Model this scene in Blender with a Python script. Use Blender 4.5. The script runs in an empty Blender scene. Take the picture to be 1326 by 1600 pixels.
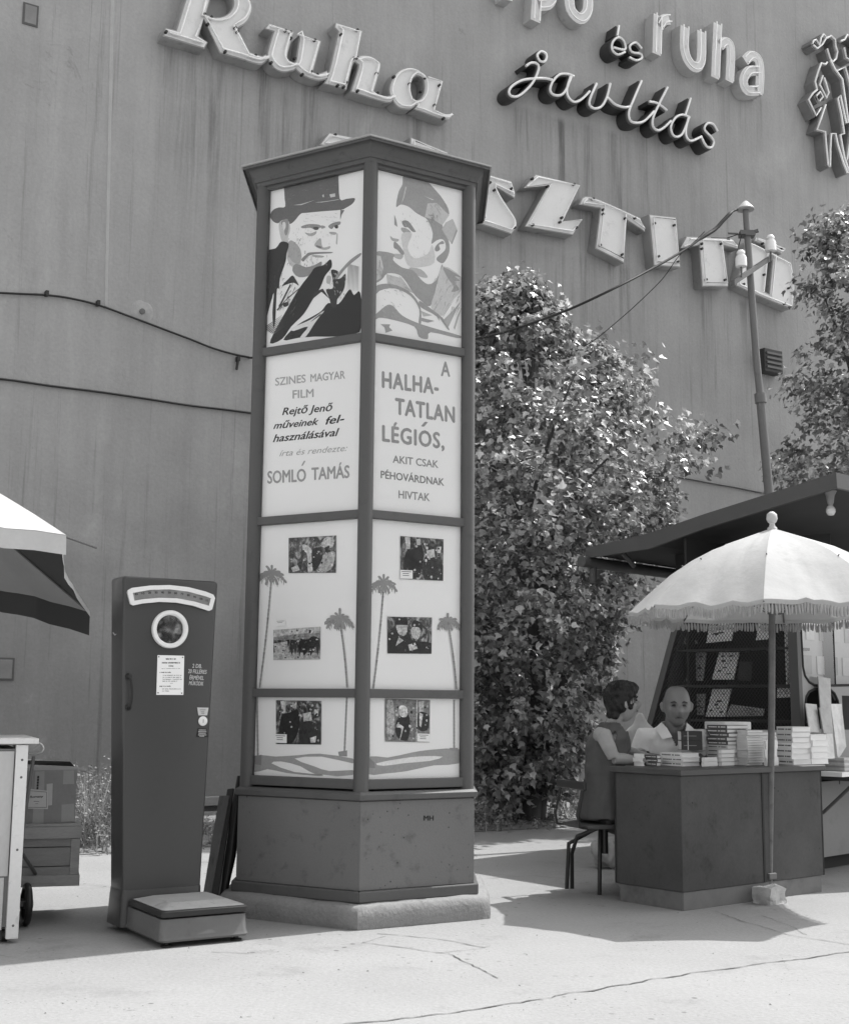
import bpy, bmesh, math, random
from mathutils import Vector, Matrix, noise as mnoise
random.seed(7)
R = math.radians
scene = bpy.context.scene
COL = scene.collection

# ------------------------------------------------------------------ camera
CAM_H = 1.10
FPX = 2000.0            # focal length in photo pixels (photo 1326 x 1600)
PITCH = R(8.6); ROLL = R(0.52)
cam_d = bpy.data.cameras.new('camera'); cam = bpy.data.objects.new('camera', cam_d); COL.objects.link(cam)
cam_d.sensor_fit = 'VERTICAL'; cam_d.sensor_height = 24; cam_d.lens = FPX/1600*24
cam_d.clip_start = 0.05; cam_d.clip_end = 1000
CM = Matrix.Translation((0, 0, CAM_H)) @ Matrix.Rotation(math.pi/2+PITCH, 4, 'X') @ Matrix.Rotation(ROLL, 4, 'Z')
cam.matrix_world = CM
scene.camera = cam
CO = Vector((0, 0, CAM_H)); CR = CM.to_3x3()

# ------------------------------------------------------------------ light
SUN_AZ = 34.0; SUN_EL = 57.0      # azimuth: degrees behind the picture plane, to the right
sv = Vector((math.cos(R(SUN_AZ))*math.cos(R(SUN_EL)), math.sin(R(SUN_AZ))*math.cos(R(SUN_EL)), math.sin(R(SUN_EL))))
sd = bpy.data.lights.new('sun', 'SUN'); sd.energy = 2.6; sd.angle = R(0.55); sd.color = (1, 0.995, 0.985)
so = bpy.data.objects.new('sun', sd); COL.objects.link(so)
so.rotation_euler = sv.to_track_quat('Z', 'Y').to_euler(); so.location = sv*40
w = bpy.data.worlds.new('World'); scene.world = w; w.use_nodes = True
wn = w.node_tree.nodes; wl = w.node_tree.links
bg = wn['Background']; bg.inputs[1].default_value = 0.15
sky = wn.new('ShaderNodeTexSky'); sky.sky_type = 'NISHITA'; sky.sun_disc = False
sky.sun_elevation = R(SUN_EL); sky.sun_rotation = math.atan2(sv.x, sv.y)
sky.dust_density = 3.0; sky.air_density = 1.5
bw = wn.new('ShaderNodeRGBToBW')       # black and white photograph: the sky's light is grey
wl.new(sky.outputs[0], bw.inputs[0]); wl.new(bw.outputs[0], bg.inputs[0])
scene.view_settings.view_transform = 'Standard'; scene.view_settings.look = 'None'
scene.view_settings.exposure = 1.12; scene.view_settings.gamma = 1.0; scene.view_settings.use_curve_mapping = False
scene.render.engine = 'CYCLES'
scene.cycles.max_bounces = 6; scene.cycles.diffuse_bounces = 3; scene.cycles.glossy_bounces = 3
scene.cycles.transparent_max_bounces = 10; scene.cycles.transmission_bounces = 4

# ------------------------------------------------------------------ photo pixel -> ray, points on real planes
def ray(px, py):
    return (CR @ Vector(((px-663)/FPX, -(py-800)/FPX, -1))).normalized()
def hit(px, py, p0, n):
    d = ray(px, py); return CO + d*((Vector(p0)-CO).dot(n)/d.dot(n))
def G(px, py, z=0.0): return hit(px, py, (0, 0, z), Vector((0, 0, 1)))
def D(px, py, Y): return hit(px, py, (0, Y, 0), Vector((0, 1, 0)))
def zm(ox, oy, s): return lambda x, y: (ox+x/s, oy+y/s)

# ------------------------------------------------------------------ materials (neutral greys)
MATS = {}
def mat(name, base, rough=0.7, spec=0.35, var=0.12, scale=3.0, fine=0.06, fscale=60.0, bump=0.0, bscale=80.0, stretch=(1,1,1), metal=0.0, stain=0.0, stain_scale=2.0, trans=0.0):
    if name in MATS: return MATS[name]
    m = bpy.data.materials.new(name); m.use_nodes = True; MATS[name] = m
    N = m.node_tree.nodes; L = m.node_tree.links
    b = N['Principled BSDF']; b.inputs['Roughness'].default_value = rough; b.inputs['Metallic'].default_value = metal
    b.inputs['Specular IOR Level'].default_value = spec
    tc = N.new('ShaderNodeTexCoord'); mp = N.new('ShaderNodeMapping'); mp.inputs['Scale'].default_value = stretch
    L.new(tc.outputs['Object'], mp.inputs['Vector'])
    def mth(op, a, b_=None):
        x = N.new('ShaderNodeMath'); x.operation = op
        for i, s in enumerate((a, b_)):
            if s is None: continue
            if isinstance(s, (int, float)): x.inputs[i].default_value = s
            else: L.new(s, x.inputs[i])
        return x.outputs[0]
    def nz(sc, det=4, ro=0.6):
        n = N.new('ShaderNodeTexNoise'); n.inputs['Scale'].default_value = sc; n.inputs['Detail'].default_value = det
        n.inputs['Roughness'].default_value = ro; L.new(mp.outputs[0], n.inputs['Vector']); return n.outputs['Fac']
    n1 = nz(scale, 5, 0.62); n2 = nz(fscale, 3)
    f = mth('ADD', mth('MULTIPLY', mth('SUBTRACT', n1, 0.5), var*2.4), mth('MULTIPLY', mth('SUBTRACT', n2, 0.5), fine*2.4))
    v = mth('MULTIPLY', mth('ADD', f, 1.0), base)
    if stain > 0:
        n3 = nz(stain_scale, 8, 0.7)
        r = N.new('ShaderNodeMapRange'); r.inputs[1].default_value = 0.56; r.inputs[2].default_value = 0.72
        r.inputs[3].default_value = 1.0; r.inputs[4].default_value = 1.0-stain; L.new(n3, r.inputs[0])
        v = mth('MULTIPLY', v, r.outputs[0])
    L.new(v, b.inputs['Base Color'])
    if bump > 0:
        bn = N.new('ShaderNodeBump'); bn.inputs['Strength'].default_value = bump; bn.inputs['Distance'].default_value = 0.01
        L.new(nz(bscale, 5), bn.inputs['Height']); L.new(bn.outputs[0], b.inputs['Normal'])
    if trans > 0:
        t = N.new('ShaderNodeBsdfTranslucent'); mx = N.new('ShaderNodeMixShader'); mx.inputs[0].default_value = trans
        L.new(v, t.inputs[0]); L.new(b.outputs[0], mx.inputs[1]); L.new(t.outputs[0], mx.inputs[2])
        L.new(mx.outputs[0], N['Material Output'].inputs[0])
    return m
def glassmat(name, base_fac=0.06, rough=0.02, ior=1.45):
    if name in MATS: return MATS[name]
    m = bpy.data.materials.new(name); m.use_nodes = True; MATS[name] = m
    N = m.node_tree.nodes; L = m.node_tree.links
    N.remove(N['Principled BSDF'])
    t = N.new('ShaderNodeBsdfTransparent'); g = N.new('ShaderNodeBsdfGlossy'); g.inputs['Roughness'].default_value = rough
    fr = N.new('ShaderNodeFresnel'); fr.inputs[0].default_value = ior
    ad = N.new('ShaderNodeMath'); ad.operation = 'ADD'; ad.inputs[1].default_value = base_fac; ad.use_clamp = True
    mx = N.new('ShaderNodeMixShader'); L.new(fr.outputs[0], ad.inputs[0]); L.new(ad.outputs[0], mx.inputs[0])
    L.new(t.outputs[0], mx.inputs[1]); L.new(g.outputs[0], mx.inputs[2]); L.new(mx.outputs[0], N['Material Output'].inputs[0])
    return m
def photomat(name, seed, scale=22.0, lo=0.01, hi=0.6):
    m = bpy.data.materials.new(name); m.use_nodes = True
    N = m.node_tree.nodes; L = m.node_tree.links; b = N['Principled BSDF']; b.inputs['Roughness'].default_value = 0.3
    tc = N.new('ShaderNodeTexCoord'); mp = N.new('ShaderNodeMapping'); mp.inputs['Location'].default_value = (seed*3.1, seed, seed*1.7)
    mp.inputs['Scale'].default_value = (1, 1, 0.7)
    L.new(tc.outputs['Object'], mp.inputs['Vector'])
    n = N.new('ShaderNodeTexNoise'); n.inputs['Scale'].default_value = scale; n.inputs['Detail'].default_value = 6; n.inputs['Roughness'].default_value = 0.65
    n.inputs['Distortion'].default_value = 1.2
    r = N.new('ShaderNodeValToRGB'); e = r.color_ramp.elements
    e[0].position = 0.42; e[0].color = (lo, lo, lo, 1); e[1].position = 0.68; e[1].color = (hi, hi, hi, 1)
    x = r.color_ramp.elements.new(0.52); x.color = (0.09, 0.09, 0.09, 1)
    L.new(mp.outputs[0], n.inputs['Vector']); L.new(n.outputs['Fac'], r.inputs[0]); L.new(r.outputs[0], b.inputs['Base Color'])
    return m

# ------------------------------------------------------------------ object helpers
def tag(o, label=None, cat=None, group=None, kind=None):
    if label: o['label'] = label
    if cat: o['category'] = cat
    if group: o['group'] = group
    if kind: o['kind'] = kind
    return o
def thing(name, label, cat, loc=(0, 0, 0), group=None):
    o = bpy.data.objects.new(name, None); COL.objects.link(o); o.location = loc; o.empty_display_size = 0.1
    return tag(o, label, cat, group)
def link(name, me, parent=None):
    o = bpy.data.objects.new(name, me); COL.objects.link(o)
    if parent is not None:
        o.parent = parent
        M = Matrix.Identity(4); q = parent
        while q is not None:
            M = Matrix.Translation(q.location) @ M; q = q.parent
        o.location = -M.to_translation()      # geometry is given in world space
    return o
class MB:
    def __init__(s): s.v = []; s.f = []; s.mi = []
    def add(s, vs, fs, mi=0):
        k = len(s.v); s.v += [tuple(p) for p in vs]
        s.f += [tuple(k+i for i in f) for f in fs]; s.mi += [mi]*len(fs)
    def hexa(s, b, t, mi=0):      # b, t: rings of n points (bottom, top)
        n = len(b)
        s.add(list(b)+list(t), [tuple(range(n-1, -1, -1)), tuple(range(n, 2*n))]+[(i, (i+1) % n, n+(i+1) % n, n+i) for i in range(n)], mi)
    def box(s, o, a, b, c, mi=0):  # corner o and three edge vectors
        o, a, b, c = map(Vector, (o, a, b, c))
        if a.cross(b).dot(c) < 0: a, b = b, a
        s.hexa([o, o+a, o+a+b, o+b], [o+c, o+a+c, o+a+b+c, o+b+c], mi)
    def cbox(s, c, sx, sy, sz, ax=Vector((1, 0, 0)), ay=Vector((0, 1, 0)), az=Vector((0, 0, 1)), mi=0):
        c = Vector(c); s.box(c-ax*sx/2-ay*sy/2-az*sz/2, ax*sx, ay*sy, az*sz, mi)
    def tube(s, pts, r, n=8, mi=0, cap=True, closed=False):
        pts = [Vector(p) for p in pts]; m = len(pts); rs = r if isinstance(r, (list, tuple)) else [r]*m
        rings = []; up = None
        for i, p in enumerate(pts):
            if closed: d = pts[(i+1) % m]-pts[i-1]
            else: d = pts[min(i+1, m-1)]-pts[max(i-1, 0)]
            if d.length < 1e-9: d = Vector((0, 0, 1))
            d.normalize()
            if up is None: up = Vector((0, 0, 1)) if abs(d.z) < 0.9 else Vector((1, 0, 0))
            x = up.cross(d)
            if x.length < 1e-6: x = Vector((1, 0, 0)).cross(d)
            x.normalize(); y = d.cross(x); up = y
            rings.append([p+x*math.cos(2*math.pi*k/n)*rs[i]+y*math.sin(2*math.pi*k/n)*rs[i] for k in range(n)])
        vs = [q for ring in rings for q in ring]; fs = []
        for i in range(m if closed else m-1):
            j = (i+1) % m
            for k in range(n): fs.append((i*n+k, i*n+(k+1) % n, j*n+(k+1) % n, j*n+k))
        if cap and not closed: fs += [tuple(range(n-1, -1, -1)), tuple(range((m-1)*n, m*n))]
        s.add(vs, fs, mi)
    def loft(s, rings, mi=0, cap=True, closed=True):
        n = len(rings[0]); vs = [q for r in rings for q in r]; fs = []
        for i in range(len(rings)-1):
            for k in range(n if closed else n-1): fs.append((i*n+k, i*n+(k+1) % n, (i+1)*n+(k+1) % n, (i+1)*n+k))
        if cap and closed: fs += [tuple(range(n-1, -1, -1)), tuple(range((len(rings)-1)*n, len(rings)*n))]
        s.add(vs, fs, mi)
    def lathe(s, c, prof, n=20, ax=Vector((0, 0, 1)), mi=0):
        c = Vector(c); ax = Vector(ax).normalized()
        x = ax.orthogonal().normalized(); y = ax.cross(x)
        s.loft([[c+ax*h+(x*math.cos(2*math.pi*k/n)+y*math.sin(2*math.pi*k/n))*max(r, 1e-4) for k in range(n)] for r, h in prof], mi)
    def sphere(s, c, r, n=12, sc=(1, 1, 1), mi=0):
        c = Vector(c)
        s.loft([[c+Vector((math.cos(2*math.pi*k/n)*math.sin(a)*sc[0], math.sin(2*math.pi*k/n)*math.sin(a)*sc[1], -math.cos(a)*sc[2]))*r for k in range(n)]
                for a in [max(0.02, min(math.pi-0.02, math.pi*i/(n//2+2))) for i in range(n//2+3)]], mi)
    def build(s, name, mats, parent=None, smooth=None, bev=0.0):
        me = bpy.data.meshes.new(name); me.from_pydata(s.v, [], s.f)
        if not isinstance(mats, (list, tuple)): mats = [mats]
        for m in mats: me.materials.append(m)
        if len(mats) > 1: me.polygons.foreach_set('material_index', s.mi)
        me.update()
        if smooth:
            me.polygons.foreach_set('use_smooth', [True]*len(me.polygons)); me.set_sharp_from_angle(angle=R(smooth))
        o = link(name, me, parent)
        if bev:
            md = o.modifiers.new('bevel', 'BEVEL'); md.width = bev; md.segments = 2; md.limit_method = 'ANGLE'; md.angle_limit = R(40)
        return o
def offs(poly, d):               # outward offset of a convex counter-clockwise polygon (list of 2d Vectors)
    n = len(poly); out = []
    for i in range(n):
        a, b, c = poly[i-1], poly[i], poly[(i+1) % n]
        e1 = (b-a).normalized(); e2 = (c-b).normalized()
        n1 = Vector((e1.y, -e1.x)); n2 = Vector((e2.y, -e2.x)); h = (n1+n2)
        out.append(b + h*(d/(1+n1.dot(n2))))
    return out
def cat_rom(pts, k=5, closed=False):
    P = [Vector(p) for p in pts]; n = len(P); out = []
    rng = range(n) if closed else range(n-1)
    for i in rng:
        if closed: a, b, c, d = P[i-1], P[i], P[(i+1) % n], P[(i+2) % n]
        else: a, b, c, d = P[max(i-1, 0)], P[i], P[i+1], P[min(i+2, n-1)]
        for j in range(k):
            t = j/k
            out.append(0.5*((2*b)+(c-a)*t+(2*a-5*b+4*c-d)*t*t+(3*b-a-3*c+d)*t**3))
    if not closed: out.append(P[-1])
    return out
class Frame:                     # flat working plane: origin, u, v, normal towards the viewer
    def __init__(s, o, u, v):
        s.o = Vector(o); s.u = Vector(u).normalized(); s.v = Vector(v).normalized(); s.n = s.u.cross(s.v).normalized()
    def px(s, x, y, d=0.0):
        p = hit(x, y, s.o+s.n*d, s.n)-s.o; return Vector((p.dot(s.u), p.dot(s.v)))
    def at(s, a, b, d=0.0): return s.o+s.u*a+s.v*b+s.n*d
    def m(s, d=0.0):
        M = Matrix.Identity(4)
        for i in range(3): M[i][0] = s.u[i]; M[i][1] = s.v[i]; M[i][2] = s.n[i]; M[i][3] = (s.o+s.n*d)[i]
        return M
def curve_mesh(loops, ext, M):   # filled 2d loops with holes, extruded +-ext, in world space
    cu = bpy.data.curves.new('tmp', 'CURVE'); cu.dimensions = '2D'; cu.fill_mode = 'BOTH' if ext > 0 else 'FRONT'; cu.extrude = ext
    for lp in loops:
        sp = cu.splines.new('POLY'); sp.points.add(len(lp)-1); sp.use_cyclic_u = True
        for q, p in zip(sp.points, lp): q.co = (p[0], p[1], 0, 1)
    ob = bpy.data.objects.new('tmp', cu); me = bpy.data.meshes.new_from_object(ob)
    bpy.data.objects.remove(ob); bpy.data.curves.remove(cu)
    me.transform(M); return me
def text_mesh(txt, p0, p1, ptop, d, bold=0.0, cap=0.73, space=1.0):
    cu = bpy.data.curves.new('tmp', 'FONT'); cu.body = txt; cu.size = 1; cu.space_character = space; cu.resolution_u = 3
    ob = bpy.data.objects.new('tmp', cu); me = bpy.data.meshes.new_from_object(ob)
    bpy.data.objects.remove(ob); bpy.data.curves.remove(cu)
    xs = [v.co.x for v in me.vertices]; x0, x1 = min(xs), max(xs)
    X = p1-p0; Y = ptop-p0; nn = X.cross(Y).normalized()
    base = [(v.co.x-x0, v.co.y) for v in me.vertices]
    if bold <= 0: copies = [(0, 0)]
    else: copies = [(-bold, 0), (bold, 0), (0, bold*0.7), (0, -bold*0.7), (0, 0)]
    outm = []
    for i, (dx, dy) in enumerate(copies):
        m2 = me.copy()
        for v, (x, y) in zip(m2.vertices, base): v.co = p0+X*((x+dx)/(x1-x0))+Y*((y+dy)/cap)+nn*(d+0.00003*i)
        outm.append(m2)
    bm = bmesh.new()
    for m2 in outm: bm.from_mesh(m2)
    bm.to_mesh(me); bm.free()
    for m2 in outm: bpy.data.meshes.remove(m2)
    return me
def join_meshes(name, mes, mats):
    bm = bmesh.new(); me = bpy.data.meshes.new(name)
    for i, (m, mi) in enumerate(mes):
        k = len(bm.faces); bm.from_mesh(m); bm.faces.ensure_lookup_table()
        for f in bm.faces[k:]: f.material_index = mi
    bm.to_mesh(me); bm.free()
    for m in mats: me.materials.append(m)
    return me
# ================================================================== SETTING
WD = R(58.0)
WU = Vector((math.sin(WD), math.cos(WD), 0)); WN = Vector((math.cos(WD), -math.sin(WD), 0))
WO = Vector((-2.2, 13.0, 0))
WALL = Frame(WO, WU, (0, 0, 1))          # normal = WU x Z = towards the camera side
assert WALL.n.dot(WN) > 0.9

M_ground = mat('asphalt_pavement', 0.272, rough=0.95, spec=0.08, var=0.16, scale=0.8, fine=0.16, fscale=55, bump=0.35, bscale=45, stain=0.22, stain_scale=2.2)
def add_specks(m, sc, lo, amt, thr=0.10):
    N = m.node_tree.nodes; L = m.node_tree.links; b = N['Principled BSDF']; src = b.inputs['Base Color'].links[0].from_socket
    tc = N.new('ShaderNodeTexCoord'); v = N.new('ShaderNodeTexVoronoi'); v.inputs['Scale'].default_value = sc; L.new(tc.outputs['Object'], v.inputs['Vector'])
    n = N.new('ShaderNodeTexNoise'); n.inputs['Scale'].default_value = lo; n.inputs['Detail'].default_value = 3; L.new(tc.outputs['Object'], n.inputs['Vector'])
    r = N.new('ShaderNodeMapRange'); r.inputs[1].default_value = thr*0.6; r.inputs[2].default_value = thr; r.inputs[3].default_value = 1.0; r.inputs[4].default_value = 0.0; L.new(v.outputs['Distance'], r.inputs[0])
    q = N.new('ShaderNodeMapRange'); q.inputs[1].default_value = 0.5; q.inputs[2].default_value = 0.62; L.new(n.outputs['Fac'], q.inputs[0])
    k = N.new('ShaderNodeMath'); k.operation = 'MULTIPLY'; L.new(r.outputs[0], k.inputs[0]); L.new(q.outputs[0], k.inputs[1])
    k2 = N.new('ShaderNodeMath'); k2.operation = 'MULTIPLY_ADD'; k2.inputs[1].default_value = -amt; k2.inputs[2].default_value = 1.0; L.new(k.outputs[0], k2.inputs[0])
    o = N.new('ShaderNodeMath'); o.operation = 'MULTIPLY'; L.new(src, o.inputs[0]); L.new(k2.outputs[0], o.inputs[1]); L.new(o.outputs[0], b.inputs['Base Color'])
add_specks(M_ground, 9.0, 1.1, 0.55, 0.13)
add_specks(M_ground, 34.0, 2.3, 0.5, 0.16)
M_crack = mat('crack_dirt', 0.11, rough=1, var=0.5, scale=6)
M_soil = mat('dry_soil', 0.20, rough=1, var=0.3, scale=2.5, fine=0.3, fscale=30, bump=0.6, bscale=30)
M_metal_dk = mat('dark_painted_metal', 0.035, rough=0.45)
M_iron = mat('grey_iron', 0.12, rough=0.5, var=0.2, stain=0.3)

def wall_material():
    m = mat('wall_render', 0.325, rough=0.92, spec=0.2, var=0.09, scale=1.1, fine=0.10, fscale=34, bump=0.5, bscale=22)
    N = m.node_tree.nodes; L = m.node_tree.links; b = N['Principled BSDF']
    src = b.inputs['Base Color'].links[0].from_socket
    tc = N.new('ShaderNodeTexCoord'); sep = N.new('ShaderNodeSeparateXYZ'); L.new(tc.outputs['Object'], sep.inputs[0])
    def mth(op, a, c=None, d=None, cl=False):
        x = N.new('ShaderNodeMath'); x.operation = op; x.use_clamp = cl
        for i, s in enumerate((a, c, d)):
            if s is None: continue
            if isinstance(s, (int, float)): x.inputs[i].default_value = s
            else: L.new(s, x.inputs[i])
        return x.outputs[0]
    # coordinate along the wall
    u = mth('ADD', mth('MULTIPLY', mth('SUBTRACT', sep.outputs[0], WO.x), WU.x), mth('MULTIPLY', mth('SUBTRACT', sep.outputs[1], WO.y), WU.y))
    z = sep.outputs[2]
    def noise2(su, sz, det, ro, off=0.0, dist=0.0):
        c = N.new('ShaderNodeCombineXYZ'); L.new(mth('MULTIPLY', u, su), c.inputs[0]); L.new(mth('MULTIPLY', z, sz), c.inputs[1]); c.inputs[2].default_value = off
        n = N.new('ShaderNodeTexNoise'); n.inputs['Scale'].default_value = 1; n.inputs['Detail'].default_value = det; n.inputs['Roughness'].default_value = ro
        n.inputs['Distortion'].default_value = dist
        L.new(c.outputs[0], n.inputs['Vector']); return n.outputs['Fac']
    def rng(s, a, b_, c, d):
        r = N.new('ShaderNodeMapRange'); r.interpolation_type = 'SMOOTHSTEP'
        for i, q in enumerate((a, b_, c, d)): r.inputs[i+1].default_value = q
        L.new(s, r.inputs[0]); return r.outputs[0]
    streak = noise2(3.2, 0.16, 6, 0.62, 1.0)
    streak2 = noise2(9.0, 0.5, 4, 0.6, 5.0)
    cloud = noise2(0.45, 0.5, 6, 0.62, 9.0, 0.6)
    v = mth('ADD', 1.0, mth('MULTIPLY', mth('SUBTRACT', streak, 0.5), 0.30))
    v = mth('ADD', v, mth('MULTIPLY', mth('SUBTRACT', streak2, 0.5), 0.16))
    v = mth('ADD', v, mth('MULTIPLY', mth('SUBTRACT', cloud, 0.5), 0.50))
    # rain streaks running down from under the neon letters: bands below two sloping-free heights
    drip = mth('MULTIPLY', rng(noise2(4.6, 0.17, 8, 0.72, 3.0, 0.35), 0.46, 0.66, 0.0, 1.0), rng(noise2(0.9, 0.25, 4, 0.6, 63.0), 0.38, 0.62, 0.25, 1.0))
    for (u0, u1, ztop, zlen, amt) in STAINS:
        mu = mth('MULTIPLY', rng(u, u0-0.15, u0+0.15, 0, 1), rng(u, u1-0.15, u1+0.15, 1, 0))
        mz = mth('MULTIPLY', rng(z, ztop-zlen, ztop, 0, 1), rng(z, ztop, ztop+0.12, 1, 0))
        k = mth('MULTIPLY', mth('MULTIPLY', mu, mz), mth('ADD', mth('MULTIPLY', drip, amt*2.1), amt*0.4))
        v = mth('MULTIPLY', v, mth('SUBTRACT', 1.0, k))
    # (runs are uneven along the wall)
    # fine random runs everywhere and darker scabs
    runs = rng(noise2(11.0, 0.22, 6, 0.75, 33.0, 0.1), 0.56, 0.68, 0.0, 0.26)
    v = mth('MULTIPLY', v, mth('SUBTRACT', 1.0, runs))
    scab = rng(noise2(1.9, 1.7, 9, 0.75, 41.0, 0.8), 0.63, 0.70, 0.0, 0.22)
    v = mth('MULTIPLY', v, mth('SUBTRACT', 1.0, scab))
    pale = rng(noise2(0.8, 0.35, 8, 0.7, 52.0, 0.5), 0.56, 0.72, 0.0, 0.16)
    v = mth('ADD', v, pale)
    # a damp, dirtier foot of the wall with chalky efflorescence blots
    foot = mth('ADD', mth('MULTIPLY', mth('SUBTRACT', cloud, 0.5), 2.4), z)
    v = mth('MULTIPLY', v, rng(foot, 1.2, 3.2, 0.74, 1.0))
    chalk = rng(noise2(1.3, 1.5, 8, 0.72, 21.0, 1.2), 0.60, 0.74, 0.0, 0.45)
    v = mth('ADD', v, mth('MULTIPLY', chalk, rng(z, 0.9, 1.9, 1.0, 0.0)))
    L.new(mth('MULTIPLY', src, v), b.inputs['Base Color'])
    return m

def uz(px, py): return WALL.px(px, py)
STAINS = []
for (xa, ya, xb, yb, ln, amt) in [(250, 72, 400, 110, 3.2, 0.20), (395, 105, 500, 135, 3.5, 0.30), (500, 135, 600, 165, 3.0, 0.24), (600, 165, 700, 190, 2.4, 0.2),
        (785, 160, 900, 195, 3.6, 0.26), (900, 190, 1000, 220, 3.2, 0.26), (1000, 220, 1110, 240, 3.0, 0.22),
        (745, 370, 900, 395, 2.8, 0.16), (900, 400, 1010, 425, 2.2, 0.18), (1075, 450, 1150, 470, 2.0, 0.2), (1150, 470, 1240, 490, 2.0, 0.25),
        (1010, 110, 1200, 140, 1.6, 0.12)]:
    a = uz(xa, ya); b_ = uz(xb, yb); STAINS.append((a.x, b_.x, (a.y+b_.y)/2-0.05, ln, amt))

# ground sheet
mb = MB(); S = 160
mb.add([(-S, -S, 0), (S, -S, 0), (S, S, 0), (-S, S, 0)], [(0, 1, 2, 3)])
tag(mb.build('pavement', M_ground), kind='structure')
# planted strip of bare soil along the wall
mb = MB()
p1 = G(20, 1341); p2 = G(700, 1303)
du = (p2-p1).normalized()
nseg = 46; pts = []
for i in range(nseg+1):
    p = p1+du*(-6+i*0.6); q = random.uniform(-0.05, 0.05)
    pts.append((p+Vector((0, q, 0)), WO+WU*((p-WO).dot(WU))))
for i in range(nseg):
    a, b_ = pts[i]; c, d = pts[i+1]
    mb.add([(a.x, a.y, 0.004), (c.x, c.y, 0.004), (c.x, c.y+0.15, 0.03), (a.x, a.y+0.15, 0.03), (d.x, d.y, 0.05), (b_.x, b_.y, 0.05)], [(0, 1, 2, 3), (3, 2, 4, 5)])
tag(mb.build('planting_strip', M_soil), kind='structure')

def crack(pxs, w=0.008, jit=0.010, name='pavement_crack', wvar=0.6, mat_=None, z=0.003):
    P = [G(x, y, z) for x, y in pxs]
    out = []
    for i in range(len(P)-1):
        L_ = (P[i+1]-P[i]).length; k = max(2, int(L_/0.035))
        for j in range(k): out.append(P[i].lerp(P[i+1], j/k))
    out.append(P[-1]); L0 = []; R0 = []
    for i, p in enumerate(out):
        d = (out[min(i+1, len(out)-1)]-out[max(0, i-1)]).normalized(); n = Vector((-d.y, d.x, 0))
        off = (mnoise.noise(Vector((p.x*6, p.y*6, 3)))*2.2+mnoise.noise(Vector((p.x*25, p.y*25, 7))))*jit
        ww = w*(1-wvar*0.5+wvar*mnoise.noise(Vector((p.x*14, p.y*14, 11)))*1.6); ww = max(ww, w*0.15)
        L0.append(p+n*(off+ww/2)); R0.append(p+n*(off-ww/2))
    m = MB(); n = len(out)
    m.add(L0+R0, [(i, n+i, n+i+1, i+1) for i in range(n-1)])
    tag(m.build(name, mat_ or M_crack), kind='structure')
crack([(430, 1625), (545, 1600), (700, 1583), (860, 1558), (960, 1540), (1080, 1520), (1180, 1507), (1326, 1487), (1450, 1473)], w=0.011, jit=0.012)
crack([(565, 1472), (650, 1483), (700, 1490), (745, 1512), (778, 1528)], w=0.008)
crack([(565, 1474), (602, 1462)], w=0.004)
crack([(590, 1458), (640, 1462), (700, 1470), (760, 1480)], w=0.008)
crack([(680, 1489), (735, 1482), (765, 1478)], w=0.004)
crack([(1115, 1423), (1150, 1436), (1200, 1452), (1240, 1462), (1330, 1476)], w=0.006)
crack([(1190, 1430), (1235, 1446), (1262, 1460)], w=0.005)
crack([(762, 1372), (830, 1368), (900, 1374)], w=0.006)
crack([(0, 1492), (22, 1496)], w=0.006)
crack([(330, 1487), (390, 1489), (430, 1484)], w=0.005)

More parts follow.
